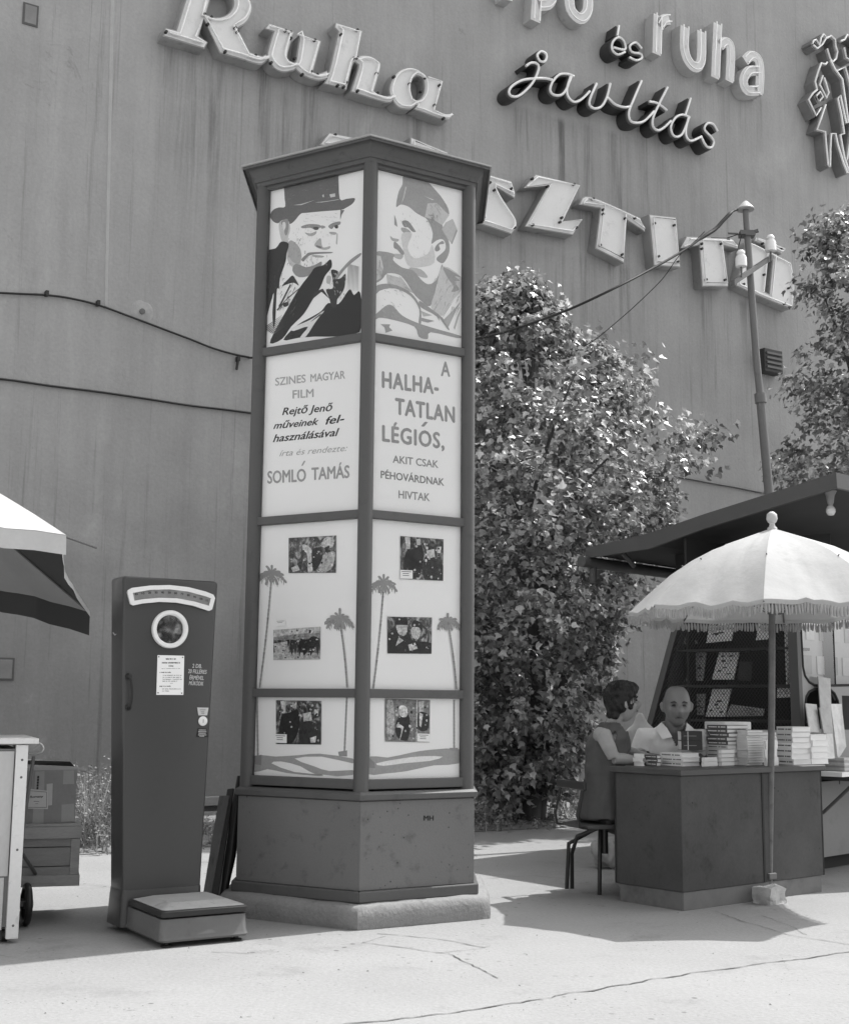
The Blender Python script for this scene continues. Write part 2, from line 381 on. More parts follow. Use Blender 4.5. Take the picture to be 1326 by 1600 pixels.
# building: blind fire wall
def build_building():
    root = thing('apartment_building', 'blind grey rendered end wall of a tall building behind the whole street corner', 'building', WO)
    mb = MB(); H = 17.0
    a = WALL.at(-9, -0.3); b_ = WALL.at(32, -0.3)
    mb.box(a, b_-a, -WALL.n*9, (0, 0, H))
    mb.build('wall', wall_material(), root)
    mb = MB(); mb.box(WALL.at(-9.1, H-0.3, 0.15), WALL.u*41.2, -WALL.n*9.3, (0, 0, 0.3)); mb.build('roof', M_iron, root)
    # low ledge along the foot of the wall, with the dark slot under it
    zt = WALL.px(320, 1244).y
    mb = MB(); mb.box(WALL.at(-9, zt-0.09, 0.002), WALL.u*41, WALL.n*0.10, (0, 0, 0.09)); mb.build('ledge', mat('ledge_stone', 0.3, var=0.2), root, bev=0.01)
    # raised plaster seam running up the wall at the left
    mb = MB(); sa_ = WALL.px(178, -120); sb_ = WALL.px(165.5, 478)
    mb.hexa([WALL.at(sb_.x-0.016, sb_.y, 0), WALL.at(sb_.x+0.016, sb_.y, 0), WALL.at(sb_.x+0.010, sb_.y, 0.005), WALL.at(sb_.x-0.010, sb_.y, 0.005)], [WALL.at(sa_.x-0.024, sa_.y, 0), WALL.at(sa_.x+0.024, sa_.y, 0), WALL.at(sa_.x+0.016, sa_.y, 0.006), WALL.at(sa_.x-0.016, sa_.y, 0.006)]); mb.build('plaster_seam', mat('seam', 0.36, var=0.15, scale=6), root)
    # old round filler patches with a bolt
    for (x, y, r) in ((222, 487, 0.12),):
        q = WALL.px(x, y); m = MB(); ri = [WALL.at(q.x+math.cos(a)*r*(1+0.25*mnoise.noise(Vector((math.cos(a)*1.5, math.sin(a)*1.5, x)))), q.y+math.sin(a)*r*(1+0.25*mnoise.noise(Vector((math.cos(a)*1.5, math.sin(a)*1.5, x+4)))), 0.0) for a in [2*math.pi*k/24 for k in range(24)]]
        cc = WALL.at(q.x, q.y, 0.0); m.loft([ri, [p.lerp(cc, 0.10)+WALL.n*0.004 for p in ri], [p.lerp(cc, 0.8)+WALL.n*0.006 for p in ri]]); fp = m.build('filler_patch', mat('filler_%d' % x, 0.335, var=0.3, scale=9, bump=0.3), root, smooth=60)
        if x == 222: m = MB(); m.lathe(cc, [(0.03, 0.004), (0.03, 0.02), (0.001, 0.022)], 10, ax=WALL.n); m.build('bolt', M_iron, fp)
    M_p = mat('patch_plaster', 0.20, var=0.25, scale=6); M_pd = mat('patch_frame', 0.09, var=0.2)
    for (x0, y0, x1, y1) in [(38, 12, 58, 35), (-14, 1031, 20, 1060)]:
        c0 = WALL.px(x0, y1); c1 = WALL.px(x1, y0)
        mb = MB(); mb.box(WALL.at(c0.x, c0.y, 0.001), WALL.u*(c1.x-c0.x), WALL.n*0.012, (0, 0, c1.y-c0.y), 0)
        pr = mb.build('cover_plate', M_p, root, bev=0.004)
        mb = MB(); t = 0.018
        mb.box(WALL.at(c0.x-t, c0.y-t, 0.001), WALL.u*(c1.x-c0.x+2*t), WALL.n*0.008, (0, 0, t))
        mb.box(WALL.at(c0.x-t, c1.y, 0.001), WALL.u*(c1.x-c0.x+2*t), WALL.n*0.008, (0, 0, t))
        mb.box(WALL.at(c0.x-t, c0.y, 0.001), WALL.u*t, WALL.n*0.008, (0, 0, c1.y-c0.y))
        mb.box(WALL.at(c1.x, c0.y, 0.001), WALL.u*t, WALL.n*0.008, (0, 0, c1.y-c0.y))
        mb.build('plate_rim', M_pd, pr)
    return root
build_building()

# ------------------------------------------------------------------ neon signs on the wall
M_letter = mat('letter_enamel', 0.66, rough=0.5, var=0.10, scale=3, stain=0.25, stain_scale=5)
M_letter_side = mat('letter_side_metal', 0.33, rough=0.6, var=0.2, scale=4, stain=0.45, stain_scale=6)
M_neon = mat('neon_glass_tube', 0.85, rough=0.15, spec=0.6, var=0.03)
M_boss = mat('electrode_boss', 0.03, rough=0.5)
M_chan = mat('dark_channel', 0.045, rough=0.6, var=0.25, scale=8)
M_greyside = mat('grey_channel', 0.20, rough=0.7, var=0.3, scale=6)
M_ltgrey = mat('light_grey_channel', 0.46, rough=0.6, var=0.15, scale=6, stain=0.3, stain_scale=6)
def inset(lp, d):
    n = len(lp); out = []
    A = sum(lp[i].x*lp[(i+1) % n].y-lp[(i+1) % n].x*lp[i].y for i in range(n))
    sgn = 1 if A > 0 else -1
    for i in range(n):
        a, b_, c = lp[i-1], lp[i], lp[(i+1) % n]
        e1 = (b_-a); e2 = (c-b_)
        if e1.length < 1e-6 or e2.length < 1e-6: continue
        e1.normalize(); e2.normalize()
        n1 = Vector((-e1.y, e1.x))*sgn; n2 = Vector((-e2.y, e2.x))*sgn; k = max(0.8, 1+n1.dot(n2))
        out.append(b_+(n1+n2)*(d/k))
    return out
def smart_smooth(q, ang=48, k=5):
    n = len(q); cor = []
    for i in range(n):
        a = q[i]-q[i-1]; b_ = q[(i+1) % n]-q[i]
        cor.append(a.length < 1e-6 or b_.length < 1e-6 or a.angle(b_) > R(ang))
    out = []
    for i in range(n):
        p1, p2 = q[i], q[(i+1) % n]; c1, c2 = cor[i], cor[(i+1) % n]
        if c1 and c2: out.append(p1); continue
        p0 = p1-(p2-p1)*0.3 if c1 else q[i-1]; p3 = p2+(p2-p1)*0.3 if c2 else q[(i+2) % n]
        for j in range(k):
            t = j/k; out.append(0.5*((2*p1)+(p2-p0)*t+(2*p0-5*p1+4*p2-p3)*t*t+(3*p1-p0-3*p2+p3)*t**3))
    return out
def channel_letter(parent, loops_px, depth=0.30, tube=0.012, ins=0.045, smooth=(), bosses=()):
    fr = WALL; loops = []
    for i, lp in enumerate(loops_px):
        q = [fr.px(x, y, depth) for x, y in lp]
        q = smart_smooth(q)
        loops.append(q)
    me = curve_mesh(loops, depth/2-0.004, fr.m(depth/2)); me.materials.append(M_letter_side); me.name = 'letter'
    o = link('letter', me, parent)
    # enamelled face, a little inside the metal return
    fl = [inset(l, 0.012 if i == 0 else -0.012) for i, l in enumerate(loops)]
    m2 = curve_mesh(fl, 0.002, fr.m(depth+0.0015)); m2.materials.append(M_letter); link('face_plate', m2, o)
    mb = MB()
    for i, l in enumerate(loops):
        t = inset(l, ins if i == 0 else -ins)
        mb.tube([fr.at(p.x, p.y, depth+0.030) for p in t], tube, 6, closed=True)
    mb.build('neon_tube', M_neon, o, smooth=60)
    if bosses:
        mb = MB()
        for (x, y) in bosses:
            p = fr.px(x, y, depth); mb.tube([fr.at(p.x, p.y, depth-0.005), fr.at(p.x, p.y, depth+0.04)], 0.016, 7)
        mb.build('electrode', M_boss, o)['kind'] = 'stuff'
    return o
def stroke_letter(parent, strokes_px, depth=0.30, width=0.05, tube=0.016, smat=None, name='letter', tubeoff=(0,), sm=4, fmat=None, closed=False):
    fr = WALL; mb = MB(); mt = MB(); smat = smat or M_chan
    for s in strokes_px:
        q = [fr.px(x, y, depth) for x, y in s]; q = [Vector((a.x, a.y, 0)) for a in q]
        if sm > 1 and len(q) > 2: q = cat_rom(q, sm)
        n = len(q); Lp = []; Rp = []; nn = []
        for i in range(n):
            d = q[min(i+1, n-1)]-q[max(i-1, 0)]
            if d.length < 1e-6: d = Vector((1, 0, 0))
            d.normalize(); m_ = Vector((-d.y, d.x, 0)); nn.append(m_); Lp.append(q[i]+m_*width/2); Rp.append(q[i]-m_*width/2)
        rings = [[fr.at(l.x, l.y, 0.003), fr.at(l.x, l.y, depth), fr.at(r.x, r.y, depth), fr.at(r.x, r.y, 0.003)] for l, r in zip(Lp, Rp)]
        mb.loft(rings)
        if fmat:
            vs = [fr.at(l.x, l.y, depth+0.002) for l in Lp]+[fr.at(r.x, r.y, depth+0.002) for r in Rp]
            mb.add(vs, [(i, n+i, n+i+1, i+1) for i in range(n-1)], 1)
        for t in tubeoff: mt.tube([fr.at(a.x+m_.x*t, a.y+m_.y*t, depth+0.035) for a, m_ in zip(q, nn)], tube, 6)
    o = mb.build(name, [smat, fmat or smat], parent)
    mt.build('neon_tube', M_neon, o, smooth=60)
    return o

A_ = zm(230, 0, 5.304); B_ = zm(460, 20, 5.304); C_ = zm(770, 60, 3.683); D_ = zm(740, 250, 5.1); E_ = zm(980, 320, 4.736); F_ = zm(1226, 40, 6.4); Z_ = zm(790, 0, 3.157)
def Q(f, *pts): return [f(*p) for p in pts]
sg = thing('neon_sign', 'big slanted serif neon letters reading Ruha, high on the upper left of the wall', 'sign', WALL.at(*WALL.px(470, 100)))
channel_letter(sg, [
    Q(A_, (150, 228), (132, 300), (475, 405), (505, 350), (428, 300), (470, 160), (600, 440), (760, 485), (930, 535), (1000, 500), (985, 445), (950, 462), (852, 432), (750, 235), (830, 180), (872, 80), (850, -10), (800, -90), (700, -150), (560, -200), (360, -260), (335, -190), (385, -160), (318, 0), (240, 250)),
    Q(A_, (522, 0), (490, 118), (560, 142), (640, 130), (695, 85), (715, 20), (690, -50), (610, -90), (560, -100))],
    bosses=Q(A_, (152, 272), (470, 128), (495, 210), (525, 150), (722, 238), (740, 272), (640, 437), (890, 468)), depth=0.17)
channel_letter(sg, [Q(A_, (1010, 190), (1222, 262), (1165, 450), (1178, 500), (1212, 515), (1234, 488), (1264, 286))+Q(B_, (44, 180), (225, 232), (155, 490), (200, 502), (272, 478), (285, 545), (215, 562), (150, 552), (70, 520), (10, 470))+Q(A_, (1200, 590), (1120, 598), (1050, 565), (1005, 500), (995, 440), (1045, 262), (975, 238))],
    bosses=Q(A_, (1138, 262), (1180, 275), (1182, 325), (1215, 492), (1020, 528), (1275, 627))+Q(B_, (160, 235), (130, 495), (180, 520), (57, 520)), depth=0.17)
channel_letter(sg, [Q(B_, (340, 78), (568, 148), (512, 366), (560, 350), (630, 358), (690, 395), (716, 450), (660, 648), (705, 675), (765, 688), (815, 662), (836, 712), (760, 745), (465, 655), (520, 480), (528, 430), (505, 412), (482, 440), (432, 640), (245, 588), (290, 470), (362, 155), (330, 120))],
    bosses=Q(B_, (512, 150), (378, 188), (480, 385), (510, 380), (420, 585), (400, 622), (350, 610), (672, 510), (515, 655), (678, 672)), depth=0.17)
channel_letter(sg, [Q(B_, (1080, 530), (1015, 475), (940, 455), (860, 480), (805, 550), (782, 650), (815, 735), (870, 790), (960, 800), (1015, 765), (988, 800), (1235, 890), (1300, 872), (1305, 830), (1235, 838), (1165, 805), (1230, 565), (1090, 520)),
    Q(B_, (1010, 525), (975, 560), (958, 640), (975, 710), (1005, 725), (1045, 705), (1072, 640), (1070, 570), (1045, 535))],
    bosses=Q(B_, (815, 537), (945, 595), (1040, 660), (1075, 545), (1192, 608), (1152, 772), (1225, 882)), depth=0.17, ins=0.03)

sg = thing('neon_sign', 'row of dancing white box letters spelling TISZTITO behind the poster column and the thin pole', 'sign', WALL.at(*WALL.px(1000, 380)))
cl = lambda *a, **k: channel_letter(sg, list(a), depth=0.16, **k)
cl([(514, 207), (608, 226), (602, 250), (580, 246), (568, 335), (532, 326), (545, 238), (500, 226)], bosses=[(522, 212)])
cl([(641, 214), (700, 238), (690, 336), (634, 318)])
cl(Q(D_, (-60, 70), (120, 115), (300, 168), (330, 270), (322, 305), (175, 215), (235, 320), (330, 465), (342, 540), (300, 592), (20, 500), (-110, 470), (-140, 380), (-120, 330), (20, 425), (70, 455), (-30, 280), (-90, 180)), bosses=Q(D_, (120, 185), (155, 245), (292, 232), (315, 543), (55, 460)))
cl(Q(D_, (490, 112), (850, 200), (703, 487), (862, 472), (790, 600), (405, 530), (590, 205), (395, 225)), bosses=Q(D_, (457, 155), (787, 198), (578, 215), (690, 465), (675, 500), (807, 543), (460, 523)))
cl(Q(D_, (925, 290), (1321, 459), (1364, 573), (1218, 480), (1196, 822), (965, 705), (1005, 385), (835, 355)), bosses=Q(D_, (940, 315), (1020, 400), (1020, 435), (1195, 470), (1272, 468), (997, 683), (1172, 757)))
cl(Q(E_, (158, 70), (358, 92), (390, 463), (192, 450)), bosses=Q(E_, (190, 142), (335, 155), (220, 385), (365, 425)))
cl(Q(E_, (435, 232), (770, 248), (822, 328), (705, 300), (745, 605), (550, 605), (528, 300), (390, 322)), bosses=Q(E_, (540, 292), (540, 328), (682, 292), (735, 262), (572, 557), (712, 558)))
cl(Q(E_, (865, 280), (925, 288), (1200, 430), (1225, 600), (1208, 772), (1000, 690), (800, 600), (850, 400)), Q(E_, (1035, 372), (1072, 385), (1045, 660), (1008, 640)), bosses=Q(E_, (1000, 520), (1182, 620), (1150, 735), (850, 590)), ins=0.03)
cl(Q(E_, (945, 235), (1163, 330), (1138, 365), (935, 268)), bosses=Q(E_, (990, 290), (1125, 330)), ins=0.03)

sg = thing('neon_sign', 'dark backed script neon lettering reading javitas below the word ruha', 'sign', WALL.at(*WALL.px(950, 190)))
st = lambda *s: stroke_letter(sg, [Q(C_, *q) for q in s], depth=0.19, width=0.05, tube=0.017)
st(((247, 118), (245, 100), (265, 82), (290, 92), (297, 115), (285, 140), (262, 138), (247, 118)))
st(((180, 165), (210, 147), (245, 155), (250, 190), (215, 265), (150, 330), (105, 342), (82, 320), (95, 285), (150, 250), (220, 238), (290, 237), (330, 247)))
st(((455, 225), (420, 212), (370, 215), (330, 260), (318, 305), (340, 332), (380, 332), (410, 300), (440, 225)), ((435, 225), (415, 290), (420, 340), (455, 372), (500, 355), (545, 310)))
st(((585, 265), (548, 350), (545, 390), (575, 410), (615, 395), (645, 340), (663, 265)), ((648, 345), (690, 385), (740, 402), (778, 398)))
st(((843, 250), (800, 350), (770, 430), (780, 480), (815, 492), (860, 480), (915, 425)))
st(((993, 287), (940, 390), (910, 460), (908, 510), (935, 535), (970, 520), (1012, 480)), ((888, 370), (935, 380), (988, 420)))
st(((1120, 460), (1080, 445), (1040, 460), (1012, 510), (1020, 555), (1045, 572), (1080, 550), (1115, 460)), ((1113, 460), (1097, 530), (1102, 575), (1130, 595), (1188, 570)), ((1125, 350), (1095, 445)))
st(((1280, 540), (1255, 500), (1220, 495), (1205, 530), (1240, 570), (1258, 600), (1245, 632), (1215, 625), (1185, 570)))

sg = thing('neon_sign', 'small dark backed neon word es squeezed between the bigger pale letters', 'sign', WALL.at(*WALL.px(970, 80)))
st = lambda *s: stroke_letter(sg, [Q(Z_, *q) for q in s], depth=0.19, width=0.05, tube=0.016)
st(((522, 240), (578, 250), (572, 208), (545, 190), (518, 212), (515, 250), (542, 275), (578, 262)), ((548, 132), (540, 182)))
st(((660, 245), (632, 216), (602, 232), (612, 262), (655, 272), (660, 293), (632, 303), (600, 288)))

sg = thing('neon_sign', 'pale double tube block letters reading Cipo and ruha, top right of the wall', 'sign', WALL.at(*WALL.px(1050, 80)))
st = lambda *s: stroke_letter(sg, [Q(Z_, *q) for q in s], depth=0.17, width=0.15, tube=0.011, smat=M_ltgrey, fmat=M_letter, tubeoff=(-0.045, 0.045))
st(((0, -90), (8, 0)))
st(((160, -75), (150, 20), (145, 105)), ((160, 25), (205, 20), (228, -15), (215, -60), (165, -72)))
st(((310, -30), (318, 50), (362, 92), (398, 62), (402, -10), (385, -60), (335, -72), (310, -30)))
st(((748, 75), (745, 160), (742, 268)), ((755, 130), (775, 100), (805, 95)))
st(((880, 132), (878, 250), (905, 315), (940, 330), (960, 295), (962, 155)))
st(((1042, 118), (1036, 240), (1030, 385)), ((1055, 225), (1080, 208), (1102, 230), (1105, 300), (1100, 402)))
st(((1178, 300), (1208, 275), (1242, 300), (1250, 370), (1245, 462)), ((1242, 350), (1195, 352), (1168, 400), (1185, 445), (1240, 445)))

sg = thing('neon_figure', 'neon outline figure of a woman with handbag near the right edge of the wall', 'sign', WALL.at(*WALL.px(1290, 160)))
stf = lambda nm, *s: stroke_letter(sg, [Q(F_, *q) for q in s], depth=0.17, width=0.035, tube=0.016, smat=M_greyside, name=nm, sm=1)
stf('head_outline', ((255, 190), (265, 160), (290, 150), (322, 205), (340, 130), (362, 95), (392, 130), (350, 200), (300, 240), (262, 205)), ((395, 135), (440, 112), (480, 150), (485, 215), (503, 270), (490, 340), (455, 372), (430, 340), (400, 240)))
stf('dress_outline', ((400, 375), (385, 398), (340, 385), (310, 470), (280, 570), (300, 650)), ((385, 800), (340, 930), (300, 1050), (380, 1070), (395, 1250), (410, 1400), (430, 1420), (432, 1250), (440, 1090), (482, 1090), (505, 1200), (560, 1380), (600, 1480), (622, 1480), (570, 1330), (530, 1098), (570, 1090), (540, 900), (505, 740), (530, 705), (560, 850), (590, 985), (612, 980), (575, 720), (550, 545), (480, 450), (430, 355)))
stf('arm_outline', ((355, 510), (325, 600), (395, 735), (415, 680), (370, 530)))
stf('bag_outline', ((300, 650), (258, 685), (215, 750), (290, 910), (340, 830)), ((330, 670), (290, 715), (320, 770), (360, 720), (330, 670)))
sg = thing('neon_figure', 'second neon outline figure cut by the right edge beside the woman with handbag', 'sign', WALL.at(*WALL.px(1340, 160)))
stf('head_outline', ((535, 165), (575, 150), (600, 100), (660, 130), (720, 170), (700, 260), (640, 360), (590, 330), (570, 230)))
stf('body_outline', ((500, 460), (580, 425), (640, 640), (660, 900), (640, 1060), (600, 1350)), ((700, 380), (800, 420), (840, 700), (820, 1080), (780, 1400)))
# ================================================================== POSTER COLUMN
M_kp = mat('column_paint', 0.09, rough=0.55, spec=0.4, var=0.08, scale=2.2, fine=0.04, stain=0.22, stain_scale=9)
M_kp2 = mat('column_base_paint', 0.155, rough=0.6, var=0.13, scale=2.2, fine=0.10, fscale=120, bump=0.12, bscale=90, stain=0.38, stain_scale=9)
add_specks(M_kp2, 24.0, 3.0, 0.7, 0.13)
M_conc = mat('plinth_concrete', 0.23, rough=0.95, var=0.16, scale=5, fine=0.16, fscale=70, bump=0.6, bscale=40, stain=0.4, stain_scale=9)
M_paper = mat('poster_paper', 0.88, rough=0.5, spec=0.4, var=0.03, scale=1.5, fine=0.01)
M_glass = glassmat('column_glass', 0.0, ior=1.14)
INK = {}
def ink(g, var=0.10):
    k = 'ink_%02d' % int(g*100)
    return mat(k, g, rough=0.6, spec=0.3, var=var, scale=14, fine=0.15, fscale=90)

yF = 6.66
F3 = D(565.5, 1103, yF)
aR = R(59.5); aL = R(60.5)
F2 = Vector((F3.x, F3.y))
def solve_side(sx, ang, px):
    d = ray(px, 1103); t = d.x/d.y      # x = t*y
    u = Vector((sx*math.sin(ang), math.cos(ang)))
    return (t*F2.y-F2.x)/(u.x-t*u.y), u
sR, uR = solve_side(1, aR, 737.5); sL, uL = solve_side(-1, aL, 380.5)
V1 = F2+uR*sR; V5 = F2+uL*sL
s3 = (sR+sL)/2; up_ = Vector((0.0, 1.0))
V2 = V1+up_*s3; V4 = V5+up_*s3
ctr = (V1+V4)/2; V3 = ctr*2-F2
HEX = [F2, V1, V2, V3, V4, V5]     # counter-clockwise from above
def hz(px, py): return D(px, py, yF).z
z_sill = hz(563, 1236); z_top = hz(575, 251); z_c = D(577, 209, yF-0.10).z
root = thing('poster_column', 'tall six sided advertising column with glazed film posters on a rough concrete plinth', 'poster column', (ctr.x, ctr.y, 0))
def ring(d, z): return [Vector((p.x, p.y, z)) for p in offs(HEX, d)]
# plinth
mb = MB(); rg = []
for d, z in [(0.098, -0.01), (0.104, 0.03), (0.102, 0.075), (0.092, 0.104), (0.075, 0.115), (0.03, 0.119), (-0.2, 0.12)]:
    r6 = ring(d, z); fine = []
    for i in range(6):
        for k in range(14):
            p = r6[i].lerp(r6[(i+1) % 6], k/14)
            # soften the corners and make the cast edge uneven
            c = Vector((ctr.x, ctr.y, z)); e = min(k, 14-k)/14
            p = c+(p-c)*(1-0.004*max(0, 1-e*14)+0.010*mnoise.noise(p*5)+0.010*mnoise.noise(p*17))
            p.z = z+0.010*mnoise.noise(p*7)*(z > 0.02); fine.append(p)
    rg.append(fine)
mb.loft(rg); mb.build('plinth', M_conc, root, smooth=50)
# base: six sheets, bottom board, sill
zb = 0.118
mats_b = M_kp2
mb = MB(); 
for i in range(6):
    a = offs(HEX, 0.035); b0 = ring(0.035, zb)[i]; b1 = ring(0.035, zb)[(i+1) % 6]; c1 = ring(0.0, zb)[(i+1) % 6]; c0 = ring(0.0, zb)[i]
    m = MB(); h = Vector((0, 0, 0.055)); m.hexa([b0, b1, c1, c0], [b0+h, b1+h, c1+h, c0+h]); m.build('skirting_board', M_kp, root, bev=0.006)
for i in range(6):
    z0 = zb+0.056; z1 = z_sill-0.052
    b0 = ring(0.012, z0)[i]; b1 = ring(0.012, z0)[(i+1) % 6]; c1 = ring(-0.02, z0)[(i+1) % 6]; c0 = ring(-0.02, z0)[i]
    m = MB(); h = Vector((0, 0, z1-z0)); m.hexa([b0, b1, c1, c0], [b0+h, b1+h, c1+h, c0+h]); pnl = m.build('base_panel', M_kp2, root, bev=0.003)
    if i == 0: panelR = pnl
m = MB(); m.loft([ring(0.016, z_sill-0.05), ring(0.030, z_sill-0.046), ring(0.030, z_sill-0.018), ring(0.010, z_sill-0.006), ring(-0.10, z_sill)]); m.build('sill', M_kp, root, bev=0.003)
# posts
for p in offs(HEX, -0.030):
    m = MB(); m.lathe((p.x, p.y, 0), [(0.040, z_sill-0.01), (0.040, z_top+0.03)], 16); m.build('corner_post', M_kp, root, smooth=40)
zr = [hz(562, 1083), hz(563, 801), hz(565, 523)]
ztp = (lambda fr: fr.px(563, 265, -0.0417).y)(Frame(Vector((*HEX[5], 0)), Vector((*HEX[0], 0))-Vector((*HEX[5], 0)), (0, 0, 1)))
levels = [z_sill+0.03]+zr+[ztp+0.018]
names = []
PF = []
for i in range(6):
    a = Vector((*HEX[i], 0)); b_ = Vector((*HEX[(i+1) % 6], 0)); PF.append(Frame(a, b_-a, (0, 0, 1)))
LEN = [(HEX[(i+1) % 6]-HEX[i]).length for i in range(6)]
M_black = mat('rebate_shadow_strip', 0.03, rough=0.8)
for i in range(6):
    fr = PF[i]; L_ = LEN[i]
    for z in levels:
        m = MB(); hh = 0.046 if z in zr else 0.05
        m.box(fr.at(0.02, z-hh/2, -0.045), fr.u*(L_-0.04), fr.n*0.036, (0, 0, hh)); m.build('cross_rail', M_kp, root, bev=0.004)
    for s in (0.036, L_-0.036-0.020):          # narrow stile beside each post
        m = MB(); m.box(fr.at(s, z_sill, -0.042), fr.u*0.020, fr.n*0.024, (0, 0, z_top-z_sill)); m.build('stile', M_kp, root, bev=0.003)
# posters and panes; print geometry on the two faces we see
POST = {}
for i in range(6):
    fr = PF[i]; L_ = LEN[i]
    for k in range(4):
        z0 = levels[k]+0.018; z1 = levels[k+1]-0.018
        m = MB(); m.box(fr.at(0.05, z0, -0.046), fr.u*(L_-0.10), fr.n*0.004, (0, 0, z1-z0)); po = m.build('poster', M_paper, root); POST[(i, k)] = po
        m = MB(); m.box(fr.at(0.05, z0, -0.024), fr.u*(L_-0.10), fr.n*0.003, (0, 0, z1-z0)); m.build('glass_pane', M_glass, root)
# cornice
zc0 = z_top-0.005
m = MB()
for d, z in [(-0.02, zc0), (0.008, zc0), (0.012, zc0+0.02), (0.022, zc0+0.022), (0.026, zc0+0.045), (0.05, zc0+0.075), (0.062, zc0+0.105), (0.062, zc0+0.112), (0.085, zc0+0.118), (0.088, z_c-0.03), (0.088, z_c-0.016), (-0.05, z_c-0.012)]:
    names.append(ring(d, z))
m.loft(names); m.build('cornice', mat('cornice_paint', 0.095, rough=0.6, var=0.2, scale=5, stain=0.4, stain_scale=14), root, smooth=25)
m = MB(); m.loft([ring(0.098, z_c-0.014), ring(0.098, z_c-0.004), ring(0.05, z_c+0.002), ring(0.05, z_c+0.018), ring(-0.3, z_c+0.05)]); m.build('roof', mat('zinc_sheet', 0.36, rough=0.55, var=0.2), root)
# 'MH' stencilled on the base, right face
RF = PF[0]; LF = PF[5]
def fm(fr, d, px, py): p = fr.px(px, py, d); return fr.at(p.x, p.y, d)
me = text_mesh('MH', fm(RF, 0.0135, 662, 1282), fm(RF, 0.0135, 677, 1282), fm(RF, 0.0135, 662, 1274), 0.0, bold=0.03)
me.materials.append(ink(0.02)); link('lettering', me, panelR)

# ---- print helper: polygons given in photo pixels laid on the poster sheet
PD = -0.0417
def clip_poly(poly, x0, y0, x1, y1):
    def cl(P, f, inter):
        out = []
        for i in range(len(P)):
            a, b_ = P[i-1], P[i]
            if f(b_):
                if not f(a): out.append(inter(a, b_))
                out.append(b_)
            elif f(a): out.append(inter(a, b_))
        return out
    def ix(x): return lambda a, b_: a+(b_-a)*((x-a.x)/(b_.x-a.x))
    def iy(y): return lambda a, b_: a+(b_-a)*((y-a.y)/(b_.y-a.y))
    for f, g in ((lambda p: p.x >= x0, ix(x0)), (lambda p: p.x <= x1, ix(x1)), (lambda p: p.y >= y0, iy(y0)), (lambda p: p.y <= y1, iy(y1))):
        if len(poly) < 3: return []
        poly = cl(poly, f, g)
    return poly
def print_art(face, k, items, name='print'):
    """items: (grey, [px points], smooth?)"""
    fr = PF[face]; L_ = LEN[face]; z0 = levels[k]+0.019; z1 = levels[k+1]-0.019
    mes = []; mats_ = []; 
    for j, it in enumerate(items):
        g, pts = it[0], it[1]; sm = it[2] if len(it) > 2 else (3 if len(it[1]) > 6 else 1)
        q = [fr.px(x, y, PD) for x, y in pts]
        if sm > 1: q = [Vector((v.x, v.y)) for v in cat_rom([Vector((a.x, a.y, 0)) for a in q], sm, True)]
        q = clip_poly(q, 0.056, z0, L_-0.056, z1)
        if len(q) < 3: continue
        M_ = ink(g)
        if M_ not in mats_: mats_.append(M_)
        mes.append((curve_mesh([q], 0, fr.m(PD+0.00004*j)), mats_.index(M_)))
    me = join_meshes(name, mes, mats_); link(name, me, POST[(face, k)])
def brush(p, q, w0, w1=None, bend=0.0):       # tapered stroke in pixel space
    w1 = w0 if w1 is None else w1
    p = Vector(p); q = Vector(q); d = (q-p); n = Vector((-d.y, d.x)).normalized()
    mid = (p+q)/2+n*bend
    return [tuple(p+n*w0/2), tuple(mid+n*(w0+w1)/4), tuple(q+n*w1/2), tuple(q-n*w1/2), tuple(mid-n*(w0+w1)/4), tuple(p-n*w0/2)]
def streaks(reg, n, ang, ln, w, g, seed):
    rr = random.Random(seed); out = []
    x0, y0, x1, y1 = reg
    for _ in range(n):
        x = rr.uniform(x0, x1); y = rr.uniform(y0, y1); a = R(ang+rr.uniform(-8, 8)); l = ln*rr.uniform(0.4, 1)
        out.append((g, brush((x, y), (x+math.cos(a)*l, y+math.sin(a)*l), w, w*0.3, rr.uniform(-1, 1)), 3))
    return out
PL = zm(380, 260, 5.715); PR = zm(570, 260, 5.712)
